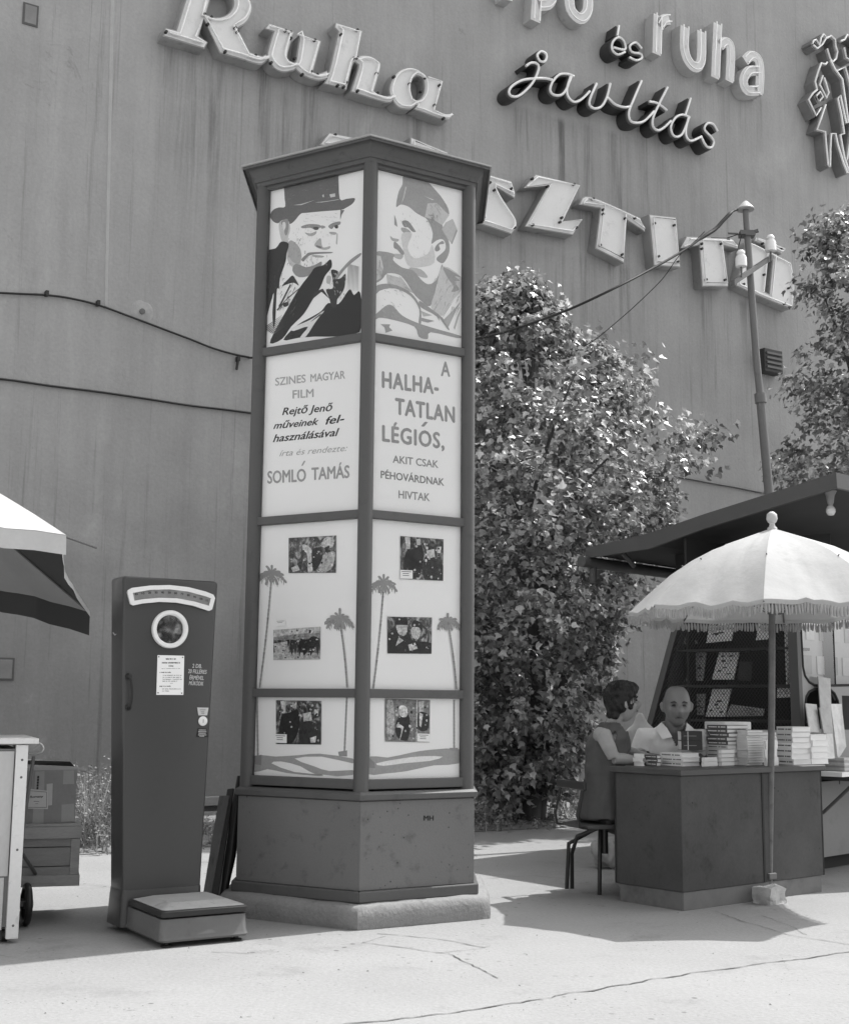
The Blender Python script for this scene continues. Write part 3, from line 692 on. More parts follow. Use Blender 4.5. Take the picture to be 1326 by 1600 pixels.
art = [
 (0.155, Q(PL, (386, 125), (600, 82), (836, 52), (850, 100), (862, 290), (920, 290), (996, 284), (978, 330), (920, 368), (870, 388), (720, 400), (560, 415), (512, 424), (455, 490), (410, 515), (380, 472), (310, 508), (262, 485), (240, 440), (268, 388), (320, 366), (375, 358), (368, 250))),
 (0.60, Q(PL, (445, 346), (520, 335), (640, 300), (520, 345))), (0.60, Q(PL, (640, 322), (760, 308), (858, 292), (850, 298), (700, 322))),
 (0.60, Q(PL, (705, 255), (720, 250), (722, 275), (710, 275))), (0.6, Q(PL, (770, 250), (820, 240), (822, 270), (780, 278))),
 (0.56, Q(PL, (330, 490), (400, 480), (420, 560), (400, 640), (420, 700), (520, 780), (515, 880), (600, 915), (560, 965), (440, 900), (395, 830), (385, 700), (350, 680), (320, 560)), 3),
 (0.42, Q(PL, (395, 700), (430, 660), (500, 720), (520, 800), (500, 870), (440, 850), (405, 780)), 3),
 (0.30, Q(PL, (340, 490), (398, 470), (405, 560), (385, 618), (368, 590), (372, 540), (345, 520)), 3), (0.72, Q(PL, (350, 505), (375, 500), (380, 540), (362, 570)), 3),
 (0.30, Q(PL, (520, 535), (590, 515), (680, 522), (690, 545), (640, 566), (600, 548), (530, 552)), 3), (0.10, Q(PL, (625, 545), (665, 540), (672, 562), (640, 568)), 3),
 (0.42, Q(PL, (550, 590), (600, 600), (655, 578), (640, 612), (590, 622)), 3),
 (0.28, Q(PL, (760, 535), (800, 505), (865, 492), (862, 520), (820, 530), (790, 560)), 3), (0.08, Q(PL, (815, 530), (845, 525), (845, 552), (822, 552)), 3), (0.42, Q(PL, (770, 585), (830, 590), (820, 610), (780, 605)), 3),
 (0.34, Q(PL, (690, 530), (720, 530), (735, 545), (700, 556)), 3),
 (0.45, Q(PL, (640, 690), (690, 640), (702, 700), (720, 725), (775, 712), (770, 735), (720, 745), (650, 720)), 3), (0.2, Q(PL, (655, 705), (700, 718), (690, 732), (655, 718)), 3),
 (0.25, Q(PL, (520, 830), (560, 790), (600, 768), (780, 764), (784, 776), (640, 784), (575, 806), (540, 850)), 3),
 (0.45, Q(PL, (620, 790), (720, 800), (700, 815), (630, 808)), 3),
 (0.30, Q(PL, (470, 870), (560, 900), (640, 880), (700, 850), (690, 905), (620, 965), (500, 990), (440, 930)), 3),
 (0.20, Q(PL, (868, 388), (905, 392), (880, 430), (866, 478)), 1),
 (0.5, Q(PL, (835, 600), (845, 600), (840, 700), (828, 690))),
 (0.045, Q(PL, (188, 772), (290, 732), (340, 672), (408, 692), (388, 780), (380, 850), (330, 1000), (322, 1090), (302, 1100), (292, 1300), (285, 1400), (270, 1440), (262, 1300), (275, 1130), (240, 1240), (205, 1380), (172, 1480), (160, 1000))),
 (0.74, Q(PL, (188, 778), (235, 772), (215, 810), (190, 830))),
 (0.038, Q(PL, (780, 830), (790, 900), (730, 980), (690, 1080), (620, 1190), (540, 1320), (430, 1430), (350, 1540), (240, 1580), (300, 1440), (390, 1280), (500, 1090), (600, 960), (640, 905), (720, 880))),
 (0.038, Q(PL, (1045, 1130), (1040, 1480), (640, 1520), (500, 1530), (360, 1550), (480, 1420), (620, 1340), (700, 1290), (760, 1220), (850, 1230), (930, 1120), (960, 1100), (990, 1150))),
 (0.76, Q(PL, (440, 1440), (600, 1370), (720, 1290), (690, 1330), (600, 1390), (700, 1310), (640, 1400), (560, 1520), (510, 1525), (580, 1430), (450, 1470))),
 (0.32, Q(PL, (1045, 775), (950, 840), (850, 950), (800, 1010), (812, 1040), (900, 930), (960, 870), (1045, 800))),
 (0.055, Q(PL, (785, 925), (850, 940), (820, 1000), (870, 1000), (915, 960), (905, 1080), (870, 1150), (840, 1190), (830, 1260), (790, 1250), (770, 1180), (740, 1100), (800, 1090), (800, 1010))),
 (0.5, Q(PL, (750, 980), (785, 985), (775, 1045), (745, 1040)), 3),
 (0.05, Q(PL, (345, 1070), (400, 1010), (440, 975), (470, 1010), (497, 1065), (455, 1040), (400, 1050))),
 (0.06, [PL(420, 1050), PL(430, 1060), PL(330, 1260), PL(318, 1250)]),
 (0.06, Q(PL, (355, 1225), (400, 1212), (405, 1240), (370, 1255)), 3), (0.1, Q(PL, (510, 1080), (520, 1080), (380, 1200), (310, 1290), (300, 1280), (400, 1170))),
 (0.06, Q(PL, (640, 1120), (712, 1092), (770, 1180), (800, 1210), (700, 1120), (600, 1200))),
]
for i in range(9): art.append((0.3, brush(PL(940+i*11, 870+i*3), PL(930+i*12, 1110), 1.1, 0.3), 1))
for i in range(8): art.append((0.12, brush(PL(180+i*13, 1450+i*7), PL(350+i*2, 1330+i*14), 1.4, 0.3), 1))
art += streaks((PL(400, 640)[0], PL(400, 640)[1], PL(560, 900)[0], PL(560, 900)[1]), 26, 110, 5, 0.8, 0.3, 3)
art += streaks((PL(560, 790)[0], PL(560, 790)[1], PL(760, 900)[0], PL(760, 890)[1]), 34, 80, 3.5, 0.7, 0.35, 4)
art += streaks((PL(440, 520)[0], PL(440, 520)[1], PL(840, 520)[0], PL(840, 700)[1]), 40, 95, 4, 0.6, 0.5, 14)
art += streaks((PL(540, 420)[0], PL(540, 420)[1], PL(840, 420)[0], PL(840, 500)[1]), 16, 5, 7, 0.5, 0.5, 15)
art += streaks((PL(400, 100)[0], PL(400, 120)[1], PL(840, 100)[0], PL(840, 330)[1]), 16, -12, 6, 0.5, 0.28, 16)
art += streaks((PL(200, 800)[0], PL(200, 800)[1], PL(370, 800)[0], PL(370, 1300)[1]), 20, 100, 8, 0.5, 0.12, 17)
art += streaks((PL(330, 1000)[0], PL(330, 1000)[1], PL(480, 1000)[0], PL(460, 1350)[1]), 26, 118, 11, 0.8, 0.12, 18)
art += streaks((PL(760, 930)[0], PL(760, 930)[1], PL(920, 930)[0], PL(920, 1180)[1]), 30, 70, 6, 1.0, 0.5, 19)
print_art(5, 3, art)
LG = 0.36
art = [
 (LG, Q(PR, (345, 80), (440, 95), (545, 130), (610, 190), (700, 300), (752, 420), (690, 520), (740, 640), (755, 730), (740, 800), (700, 862), (655, 850), (640, 815), (712, 750), (718, 690), (690, 650), (640, 660), (592, 690), (605, 600), (560, 480), (500, 440), (450, 410), (390, 360), (320, 340), (278, 360), (300, 230), (335, 160))),
 (0.6, Q(PR, (560, 330), (640, 325), (752, 435), (690, 525), (620, 480), (535, 450))),
 (0.72, Q(PR, (525, 262), (620, 300), (600, 300))), (0.6, Q(PR, (360, 180), (372, 185), (350, 280), (325, 335), (345, 260))),
 (0.55, Q(PR, (782, 468), (822, 560), (772, 690), (740, 650), (685, 560), (720, 500)), 1), (LG, Q(PR, (818, 560), (824, 575), (778, 692), (768, 690))),
 (0.30, Q(PR, (330, 490), (385, 488), (440, 560), (452, 585), (420, 580), (385, 545), (350, 540)), 3), (0.42, Q(PR, (330, 545), (380, 560), (410, 590), (360, 600), (325, 570)), 3),
 (0.66, Q(PR, (330, 600), (420, 600), (380, 720), (440, 820), (560, 780), (600, 700), (620, 860), (480, 900), (380, 880), (340, 740)), 3),
 (LG, Q(PR, (262, 430), (280, 480), (290, 540), (262, 520))), (0.45, Q(PR, (225, 620), (250, 640), (300, 650), (290, 672), (240, 660)), 3),
 (0.33, Q(PR, (262, 670), (300, 700), (350, 770), (330, 792), (290, 745), (258, 725)), 3), (0.5, Q(PR, (260, 780), (340, 790), (320, 830), (260, 810)), 3),
 (0.33, Q(PR, (622, 740), (640, 700), (690, 665), (705, 690), (660, 700), (670, 740), (640, 760)), 3),
 (0.5, Q(PR, (390, 905), (500, 920), (560, 990), (480, 980)), 3),
 (LG, Q(PR, (70, 775), (255, 780), (250, 835), (330, 902), (430, 930), (500, 1010), (565, 1052), (635, 1015), (682, 885), (690, 900), (640, 1060), (585, 1245), (500, 1200), (430, 1130), (360, 1020), (300, 965), (200, 955), (150, 1010), (70, 1030))),
 (0.66, Q(PR, (80, 790), (140, 800), (165, 900), (140, 1000), (80, 1030))), 
 (0.62, Q(PR, (690, 890), (860, 990), (860, 1100), (780, 1200), (690, 1335), (590, 1255), (640, 1080))),
 (LG, Q(PR, (698, 898), (850, 985), (800, 980), (845, 1020), (800, 1030), (840, 1100), (770, 1120), (790, 1070), (740, 1000))),
 (0.58, Q(PR, (190, 960), (330, 1000), (390, 1080), (430, 1130), (330, 1100), (200, 1050))),
 (LG, Q(PR, (75, 1090), (150, 1050), (280, 1060), (420, 1140), (495, 1260), (500, 1400), (478, 1390), (485, 1280), (410, 1160), (270, 1090), (130, 1110), (75, 1180))),
 (LG, Q(PR, (70, 1350), (130, 1290), (205, 1235), (260, 1255), (330, 1330), (450, 1390), (600, 1440), (850, 1512), (822, 1532), (585, 1480), (560, 1540), (480, 1520), (440, 1430), (250, 1370), (120, 1352), (75, 1400))),
 (LG, Q(PR, (140, 1408), (225, 1410), (215, 1435), (245, 1465), (185, 1485), (175, 1440)), 1),
 (LG, Q(PR, (485, 1200), (560, 1250), (690, 1350), (750, 1450), (735, 1452), (660, 1350), (680, 1440), (640, 1340), (500, 1260))),
 (LG, Q(PR, (500, 1350), (620, 1380), (560, 1395), (500, 1380))), (0.5, Q(PR, (500, 1290), (600, 1330), (520, 1340))),
 (0.45, Q(PR, (800, 1180), (700, 1340), (690, 1350), (730, 1280))), (0.45, Q(PR, (850, 1210), (740, 1440), (700, 1370), (780, 1290))), (0.5, Q(PR, (860, 1260), (800, 1460), (790, 1440), (820, 1340))),
]
art += streaks((PR(600, 1100)[0], PR(600, 1000)[1], PR(840, 1100)[0], PR(700, 1300)[1]), 26, 115, 14, 1.0, 0.42, 5)
art += streaks((PR(90, 800)[0], PR(90, 800)[1], PR(150, 900)[0], PR(150, 1000)[1]), 12, 85, 12, 0.9, 0.42, 6)
art += streaks((PR(570, 330)[0], PR(570, 330)[1], PR(720, 330)[0], PR(700, 470)[1]), 14, 60, 10, 0.9, 0.42, 7)
art += streaks((PR(540, 430)[0], PR(540, 430)[1], PR(650, 330)[0], PR(700, 490)[1]), 10, 30, 6, 1.4, LG, 8)
art += streaks((PR(280, 420)[0], PR(280, 400)[1], PR(620, 400)[0], PR(600, 860)[1]), 50, 70, 4, 0.6, 0.6, 24)
art += streaks((PR(120, 1060)[0], PR(120, 1090)[1], PR(420, 1060)[0], PR(480, 1350)[1]), 24, 40, 7, 0.7, 0.5, 25)
art += streaks((PR(200, 980)[0], PR(200, 980)[1], PR(400, 980)[0], PR(400, 1110)[1]), 18, 30, 6, 0.9, 0.42, 26)
print_art(0, 3, art)

# ---- text sheets
def sheet_text(face, k, txt, xa, ya, xb, yb, capy, g, bold=0.0, slant=0.0, space=1.0, name='lettering'):
    """baseline from (xa,ya) to (xb,yb); capy = pixel height of capitals; slant = px shift of the top"""
    fr = PF[face]; f = lambda x, y: fm(fr, PD+0.0006, x, y)
    me = text_mesh(txt, f(xa, ya), f(xb, yb), f(xa+slant, ya-capy), 0, bold=bold, space=space)
    me.materials.append(ink(g, 0.2)); link(name, me, POST[(face, k)])
K = zm(370, 520, 3.315)
def lt(face, txt, a, b_, cap, g, bold=0, slant=0, space=1.0): 
    A1 = K(*a); B1 = K(*b_); sheet_text(face, 2, txt, A1[0], A1[1], B1[0], B1[1], cap/3.315, g, bold, slant/3.315, space)
lt(5, 'SZINES', (200, 274), (356, 256), 42, 0.40, 0.02)
lt(5, 'MAGYAR', (382, 254), (560, 236), 42, 0.40, 0.02)
lt(5, 'FILM', (290, 340), (397, 332), 44, 0.40, 0.02)
lt(5, 'Rejtő Jenő', (236, 426), (488, 404), 40, 0.03, 0.02, 12)
lt(5, 'műveinek', (190, 498), (415, 476), 38, 0.03, 0.022, 16)
lt(5, 'fel-', (455, 476), (550, 462), 44, 0.03, 0.022, 16)
lt(5, 'használásával', (188, 566), (515, 534), 42, 0.03, 0.02, 16)
lt(5, 'írta és rendezte:', (220, 640), (565, 612), 34, 0.38, 0.0, 14)
lt(5, 'SOMLO', (160, 780), (357, 768), 66, 0.34, 0.03); lt(5, '/', (336, 688), (354, 686), 24, 0.36, 0.03)
lt(5, 'TAMÁS', (388, 762), (582, 750), 66, 0.34, 0.03)
lt(0, 'A', (1058, 222), (1102, 226), 78, 0.31, 0.03)
lt(0, 'HALHA-', (754, 282), (1042, 318), 86, 0.31, 0.042, 0, 1.12)
lt(0, 'TATLAN', (822, 420), (1126, 464), 86, 0.31, 0.042, 0, 1.12)
lt(0, 'LÉGIOS,', (755, 560), (1072, 600), 86, 0.31, 0.036, 0, 1.12); lt(0, '/', (958, 484), (984, 487), 26, 0.31, 0.05)
lt(0, 'AKIT CSAK', (808, 672), (1042, 700), 40, 0.28, 0.02)
lt(0, 'PÉHOVÁRDNAK', (746, 752), (1072, 792), 40, 0.22, 0.02)
lt(0, 'HIVTAK', (838, 856), (998, 872), 42, 0.28, 0.02)

# ---- lower sheets: palms, dunes and film stills
W5 = zm(370, 790, 3.315)
PALM = 0.30
def palm(crown, base, seed, scale=1.0, trunkonly=None):
    rr = random.Random(seed); it = []
    cx, cy = W5(*crown)
    for a in (-175, -155, -135, -112, -90, -68, -45, -25, -5, 15, 160, 190, 120, 60, 100, 80):
        l = 21*scale*rr.uniform(0.75, 1.1)*(0.8 if 30 < a < 150 else 1)
        x1 = cx+math.cos(R(a))*l; y1 = cy+math.sin(R(a))*l*0.75+8*scale*abs(math.cos(R(a)))
        it.append((PALM, brush((cx, cy), (x1, y1), 2.2, 3.4, -3.0*math.cos(R(a))), 3))
        for j in range(3):
            t = 0.45+0.2*j; xx = cx+(x1-cx)*t; yy = cy+(y1-cy)*t
            it.append((PALM, brush((xx, yy), (xx+rr.uniform(-1, 3), yy+6*scale), 1.6, 0.5), 1))
    bx, by = W5(*base); n = 26
    for j in range(n):
        t0 = j/n; t1 = (j+1.15)/n
        cv = lambda t: (cx+(bx-cx)*t+1.5*math.sin(t*3), cy+(by-cy)*t)
        it.append((PALM if rr.random() < 0.8 else 0.2, brush(cv(t0), cv(t1), 2.9, 1.7), 1))
    return it
print_art(5, 1, palm((182, 355), (120, 940), 1, 1.05)+palm((535, 590), (573, 940), 2, 1.0))
print_art(0, 1, palm((760, 405), (705, 945), 3, 0.95)+palm((1090, 605), (1133, 950), 4, 0.85))
def trunk(a, b_, seed):
    rr = random.Random(seed); it = []; (ax, ay), (bx, by) = W5(*a), W5(*b_)
    for j in range(14):
        t0 = j/14; t1 = (j+1.15)/14
        it.append((PALM, brush((ax+(bx-ax)*t0, ay+(by-ay)*t0), (ax+(bx-ax)*t1, ay+(by-ay)*t1), 3.2, 2.2), 1))
    return it
d1 = trunk((105, 990), (110, 1330), 1)+trunk((570, 990), (557, 1290), 2)
d1 += [(0.35, Q(W5, (85, 1295), (200, 1300), (330, 1292), (430, 1285), (600, 1310), (600, 1335), (440, 1300), (300, 1310), (400, 1350), (480, 1375), (600, 1370), (600, 1395), (430, 1400), (330, 1350), (230, 1325), (180, 1335), (300, 1380), (440, 1392), (420, 1400), (260, 1385), (160, 1365), (85, 1380)), 2),
       (0.25, Q(W5, (85, 1300), (130, 1290), (128, 1345), (95, 1340))), (PALM, Q(W5, (525, 1275), (572, 1268), (572, 1300), (530, 1298)))]
print_art(5, 0, d1)
d2 = trunk((684, 1005), (684, 1330), 3)+trunk((1124, 1005), (1124, 1260), 4)
d2 += [(0.35, Q(W5, (675, 1300), (780, 1305), (900, 1280), (1000, 1265), (1150, 1262), (1150, 1335), (1020, 1345), (880, 1375), (760, 1388), (675, 1390)), 2),
       (0.80, Q(W5, (720, 1335), (850, 1310), (960, 1298), (1065, 1300), (1000, 1322), (860, 1335), (760, 1348)), 2), (0.25, Q(W5, (680, 1300), (712, 1330), (715, 1360), (680, 1358))),
       (PALM, Q(W5, (1100, 1255), (1145, 1255), (1140, 1270), (1100, 1268)))]
print_art(0, 0, d2)
def still(face, k, quad, seed, kind, mt):
    fr = PF[face]; P = [fr.px(*W5(*q), PD) for q in quad]
    m = MB(); d0 = PD+0.003; d1_ = PD+0.004
    m.hexa([fr.at(p.x, p.y, d0) for p in P], [fr.at(p.x, p.y, d1_) for p in P])
    o = m.build('film_still', mt, POST[(face, k)])
    return o
stills = [
 (5, 1, ((270, 350), (515, 348), (516, 155), (271, 168)), 'a', [(0.55, [(.32, .8), (.5, .62), (.52, .1), (.42, .02), (.4, .5), (.3, .65)]), (0.5, [(.7, .8), (.8, .98), (.95, .9), (.92, .68), (.72, .7)]), (0.4, [(.6, .3), (.75, .5), (.98, .55), (.9, .1), (.62, .02)]), (0.02, [(.5, .62), (.68, .68), (.72, .4), (.6, .1), (.52, .1)]), (0.02, [(.76, .68), (.86, .74), (.88, .56), (.78, .52)]), (0.5, [(.05, .15), (.2, .22), (.25, .08), (.1, .03)])]),
 (5, 1, ((192, 800), (433, 796), (435, 628), (192, 645)), 'b', [(0.5, [(0, 1), (1, 1), (1, .78), (.7, .82), (.3, .78), (0, .75)]), (0.25, [(0, .75), (.3, .8), (.7, .83), (1, .78), (1, .66), (0, .66)]), (0.4, [(0, .0), (1, .0), (1, .2), (0, .25)]), (0.02, [(.55, .6), (.62, .66), (.72, .62), (.85, .72), (.97, .6), (.95, .1), (.9, .4), (.8, .1), (.78, .35), (.66, .12), (.62, .4), (.56, .08)]), (0.45, [(.02, .55), (.3, .6), (.33, .2), (.04, .2)]), (0.04, [(.36, .55), (.5, .6), (.48, .15), (.44, .35), (.4, .15)])]),
 (5, 0, ((205, 1235), (438, 1238), (440, 1012), (205, 1008)), 'c', [(0.02, [(.12, .62), (.3, .72), (.5, .78), (.52, .4), (.38, .05), (.08, .05)]), (0.55, [(.1, .98), (.22, 1), (.22, .72), (.14, .7)]), (0.5, [(.36, .95), (.46, .98), (.46, .82), (.38, .82)]), (0.03, [(.55, .5), (.7, .55), (.98, .4), (.98, .02), (.55, .02)]), (0.6, [(.85, .8), (.95, .82), (.93, .66), (.85, .66)]), (0.5, [(.6, .7), (.78, .75), (.8, .55), (.62, .52)]), (0.6, [(.76, .15), (.9, .2), (.88, .05), (.78, .04)])]),
 (0, 1, ((845, 380), (1066, 390), (1068, 175), (845, 158)), 'd', [(0.02, [(.12, .62), (.3, .72), (.5, .78), (.52, .4), (.38, .05), (.08, .05)]), (0.55, [(.1, .98), (.22, 1), (.22, .72), (.14, .7)]), (0.5, [(.36, .95), (.46, .98), (.46, .82), (.38, .82)]), (0.03, [(.55, .5), (.7, .55), (.98, .4), (.98, .02), (.55, .02)]), (0.6, [(.85, .8), (.95, .82), (.93, .66), (.85, .66)]), (0.5, [(.6, .7), (.78, .75), (.8, .55), (.62, .52)])]),
 (0, 1, ((778, 766), (1006, 768), (1008, 580), (778, 575)), 'e', [(0.02, [(.0, .0), (.0, .5), (.15, .65), (.2, .72), (.45, .72), (.5, .5), (.6, .35), (.98, .3), (1, 0)]), (0.5, [(.2, .78), (.4, .82), (.44, .6), (.36, .48), (.24, .55)]), (0.02, [(.17, .78), (.2, .98), (.42, .98), (.46, .78)]), (0.48, [(.54, .7), (.7, .76), (.74, .55), (.66, .38), (.54, .5)]), (0.02, [(.54, .74), (.6, .92), (.76, .82), (.78, .6), (.7, .72)]), (0.6, [(.46, .24), (.62, .3), (.68, .14), (.5, .08)]), (0.5, [(.25, .45), (.36, .36), (.18, .2)])]),
 (0, 0, ((765, 1222), (996, 1226), (998, 1008), (766, 1000)), 'f', [(0.2, [(.0, .0), (1, 0), (1, 1), (0, 1)]), (0.4, [(.04, .9), (.18, .92), (.2, .3), (.16, .1), (.06, .1)]), (0.02, [(.3, .6), (.5, .66), (.56, .4), (.5, .05), (.3, .08), (.22, .3)]), (0.7, [(.3, .8), (.38, .86), (.48, .8), (.48, .6), (.34, .6)]), (0.6, [(.28, .42), (.4, .36), (.4, .3), (.32, .02), (.36, .3), (.26, .34)]), (0.7, [(.695, .0), (.71, 0), (.71, 1), (.695, 1)]), (0.5, [(.74, .95), (.86, .98), (.86, .7), (.76, .7)]), (0.03, [(.74, .68), (.9, .7), (.98, .6), (.95, .3), (.74, .3)]), (0.65, [(.76, .7), (.84, .66), (.8, .35), (.76, .4)])]),
]
for si, (face, k, quad, tag_, fig) in enumerate(stills):
    pm = photomat('film_still_print_'+tag_, si*7.3+1, 26 if tag_ != 'b' else 34, 0.012, 0.5)
    o = still(face, k, quad, si, tag_, pm)
    fr = PF[face]; P = [fr.px(*W5(*q), PD) for q in quad]   # bl, br, tr, tl
    bil = lambda u, v: (P[0]*(1-u)+P[1]*u)*(1-v)+(P[3]*(1-u)+P[2]*u)*v
    mes = []; ms = []
    rr = random.Random(si+50)
    for j, (g, pts) in enumerate(fig):
        uv = [Vector((u, v, 0)) for u, v in pts]; uv = cat_rom(uv, 4, True) if len(uv) > 4 else uv
        uv = clip_poly([Vector((a.x, a.y)) for a in uv], 0.004, 0.004, 0.996, 0.996)
        if len(uv) < 3: continue
        q = [bil(a.x, a.y) for a in uv]; q3 = [Vector((a.x, a.y, 0)) for a in q]
        mm = mat('still_ink_%02d' % int(g*100), g, rough=0.4, var=1.0, scale=42, fine=0.7, fscale=110)
        if mm not in ms: ms.append(mm)
        mes.append((curve_mesh([[Vector((a.x, a.y)) for a in q3]], 0, fr.m(PD+0.0041+0.00006*j)), ms.index(mm)))
    # small flecks break the shapes up
    for j in range(46):
        u = rr.uniform(.04, .96); v = rr.uniform(.05, .95); s = rr.uniform(.008, .03); g = rr.choice((.02, .02, .12, .45, .6))
        q = [bil(u+s*math.cos(t), v+s*1.4*math.sin(t)*rr.uniform(.5, 1.3)) for t in (0, 1.2, 2.4, 3.6, 5)]
        mm = mat('still_ink_%02d' % int(g*100), g, rough=0.4, var=1.0, scale=42, fine=0.7, fscale=110)
        if mm not in ms: ms.append(mm)
        mes.append((curve_mesh([q], 0, fr.m(PD+0.0048+0.00001*j)), ms.index(mm)))
    # (joined as one printed picture inside the still itself)
    me = join_meshes('film_still', [(o.data.copy(), len(ms))]+mes, ms+[pm])
    o.data = me
# little caption slips under the stills
def slip(face, k, quad, lines=3):
    fr = PF[face]; P = [fr.px(*W5(*q), PD) for q in quad]; m = MB()
    m.hexa([fr.at(p.x, p.y, PD+0.0056) for p in P], [fr.at(p.x, p.y, PD+0.0062) for p in P], 0)
    for j in range(lines):
        v = 0.78-0.22*j; a = P[0].lerp(P[3], v); b_ = P[1].lerp(P[2], v); c = P[0].lerp(P[3], v+0.07); d = P[1].lerp(P[2], v+0.07)
        e0, e1 = (0.12, 0.88) if j == 0 else (0.2, 0.7)
        m.add([fr.at(*a.lerp(b_, e0), PD+0.0064), fr.at(*a.lerp(b_, e1), PD+0.0064), fr.at(*c.lerp(d, e1), PD+0.0064), fr.at(*c.lerp(d, e0), PD+0.0064)], [(0, 1, 2, 3)], 1)
    m.build('caption_slip', [M_paper, ink(0.1)], POST[(face, k)])
slip(5, 0, ((198, 1228), (262, 1230), (262, 1185), (198, 1183)))
slip(0, 1, ((843, 378), (907, 380), (907, 336), (843, 333)))
slip(0, 0, ((932, 1222), (995, 1224), (995, 1182), (932, 1180)))
slip(5, 1, ((205, 625), (255, 622), (255, 592), (205, 594)), 2)
# ================================================================== WEIGHING MACHINE
M_sc = mat('scale_enamel', 0.048, rough=0.32, spec=0.5, var=0.05, scale=2, fine=0.05, stain=0.12, stain_scale=7)
M_sc_base = mat('scale_base_enamel', 0.12, rough=0.35, spec=0.5, var=0.12, scale=8, stain=0.35, stain_scale=10)
M_white = mat('white_enamel', 0.8, rough=0.35, var=0.04)
M_black = mat('black_paint', 0.02, rough=0.4)
M_chrome = mat('worn_metal_tread', 0.42, rough=0.42, metal=0.25, var=0.2, scale=8, stain=0.5, stain_scale=14)
M_mirror = mat('mirror_silver', 0.55, rough=0.03, metal=1.0, var=0.02)
P0 = G(252, 1483)                       # near corner of the platform
sr = WU.copy(); ss = Vector((-WU.y, WU.x, 0))       # to the right / to the back
rs = thing('weighing_machine', 'tall dark enamelled coin operated person scale with round mirror and low step platform', 'weighing scale', P0)
W_ = (G(386, 1470)-P0).dot(sr)
def S(a, b_, z): return P0+sr*a+ss*b_+Vector((0, 0, z))
Ldep = 0.70
def rrect(x0, x1, y0, y1, r, z, n=4):
    out = []
    for cx, cy, a0 in ((x1-r, y0+r, -90), (x1-r, y1-r, 0), (x0+r, y1-r, 90), (x0+r, y0+r, 180)):
        for k in range(n+1):
            a = R(a0+90*k/n); out.append(S(cx+r*math.cos(a), cy+r*math.sin(a), z))
    return out
yc = 0.47
m = MB(); m.loft([rrect(-0.005, W_+0.005, 0, yc+0.2, 0.03, 0.025), rrect(-0.012, W_+0.012, -0.006, yc+0.21, 0.03, 0.035), rrect(-0.006, W_+0.006, 0, yc+0.205, 0.03, 0.05), rrect(0.0, W_, 0.006, yc+0.2, 0.03, 0.125), rrect(0.02, W_-0.02, 0.03, yc+0.19, 0.03, 0.13)])
m.build('base', M_sc_base, rs, smooth=35)
m = MB()
m.loft([rrect(0.012, W_-0.012, 0.012, yc-0.03, 0.02, 0.131), rrect(-0.004, W_+0.004, -0.004, yc-0.02, 0.02, 0.136), rrect(-0.004, W_+0.004, -0.004, yc-0.02, 0.02, 0.158), rrect(0.004, W_-0.004, 0.006, yc-0.03, 0.02, 0.164)])
m.build('platform', mat('platform_rim', 0.03, rough=0.35, var=0.2), rs, smooth=35)
m = MB(); m.loft([rrect(0.008, W_-0.008, 0.01, yc-0.04, 0.02, 0.165), rrect(0.07, W_-0.07, 0.09, yc-0.12, 0.02, 0.186)])
m.build('tread_plate', M_chrome, rs)
for a, b_ in ((0.04, 0.04), (W_-0.04, 0.04), (0.04, yc+0.16), (W_-0.04, yc+0.16)):
    m = MB(); m.lathe(S(a, b_, 0), [(0.028, 0), (0.028, 0.008), (0.012, 0.012), (0.012, 0.03)], 12); m.build('foot', M_black, rs, smooth=40)
# column, widening upwards; fit its face to the photographed edges
fy = yc
SF = Frame(S(0, fy, 0), sr, (0, 0, 1))
lt_ = SF.px(193, 897); lb = SF.px(193, 1392); rt = SF.px(341, 911); rb = SF.px(313, 1393)
HT = (lt_.y+rt.y)/2; xl0, xl1, xr0, xr1 = lb.x, lt_.x, rb.x, rt.x
pb = SF.px(168, 1100).x; cd = 0.185
def colring(z, t, d=0.0, rr_=0.013):
    x0 = xl0+(xl1-xl0)*t+d; x1 = xr0+(xr1-xr0)*t-d; return rrect(x0, x1, fy+d, fy+cd-d, rr_, z)
m = MB(); m.loft([colring(0.13, 0.0), colring(HT-0.02, 1), colring(HT-0.006, 1, 0.003), colring(HT, 1, 0.010)]); m.build('column', M_sc, rs, smooth=35)
m = MB(); m.loft([rrect(xl0-0.016, xr0+0.012, fy-0.02, fy+cd+0.02, 0.03, 0.03), rrect(xl0-0.009, xr0+0.008, fy-0.008, fy+cd+0.012, 0.03, 0.17), rrect(xl0-0.003, xr0+0.004, fy-0.003, fy+cd+0.006, 0.015, 0.20)]); m.build('column_foot', M_sc, rs, smooth=40)
def sp(px, py, d=0.0): p = SF.px(px, py, d); return SF.at(p.x, p.y, d)
SZ = zm(160, 880, 5.333)
# arc window
arc_o = Q(SZ, (215, 225), (250, 205), (400, 186), (560, 182), (720, 200), (860, 236), (925, 262), (940, 290), (915, 385), (890, 398), (760, 355), (620, 328), (480, 322), (340, 335), (258, 352), (235, 340), (212, 245))
arc_i = Q(SZ, (255, 248), (400, 222), (560, 218), (720, 238), (860, 276), (905, 292), (888, 355), (760, 318), (620, 292), (480, 288), (340, 300), (268, 312))
lo = [SF.px(x, y, 0.012) for x, y in arc_o]; li = [SF.px(x, y, 0.012) for x, y in arc_i]
me = curve_mesh([lo, li], 0.008, SF.m(0.006)); me.materials.append(M_white); me.name = 'dial_frame'; fo = link('dial_frame', me, rs)
bv = fo.modifiers.new('bevel', 'BEVEL'); bv.width = 0.004; bv.segments = 2; bv.limit_method = 'ANGLE'
me = curve_mesh([li], 0, SF.m(0.0015)); me.materials.append(mat('dial_face', 0.5, rough=0.5, var=0.2, scale=6)); dl = link('dial_face', me, rs)
M_ink = ink(0.04)
mes = []
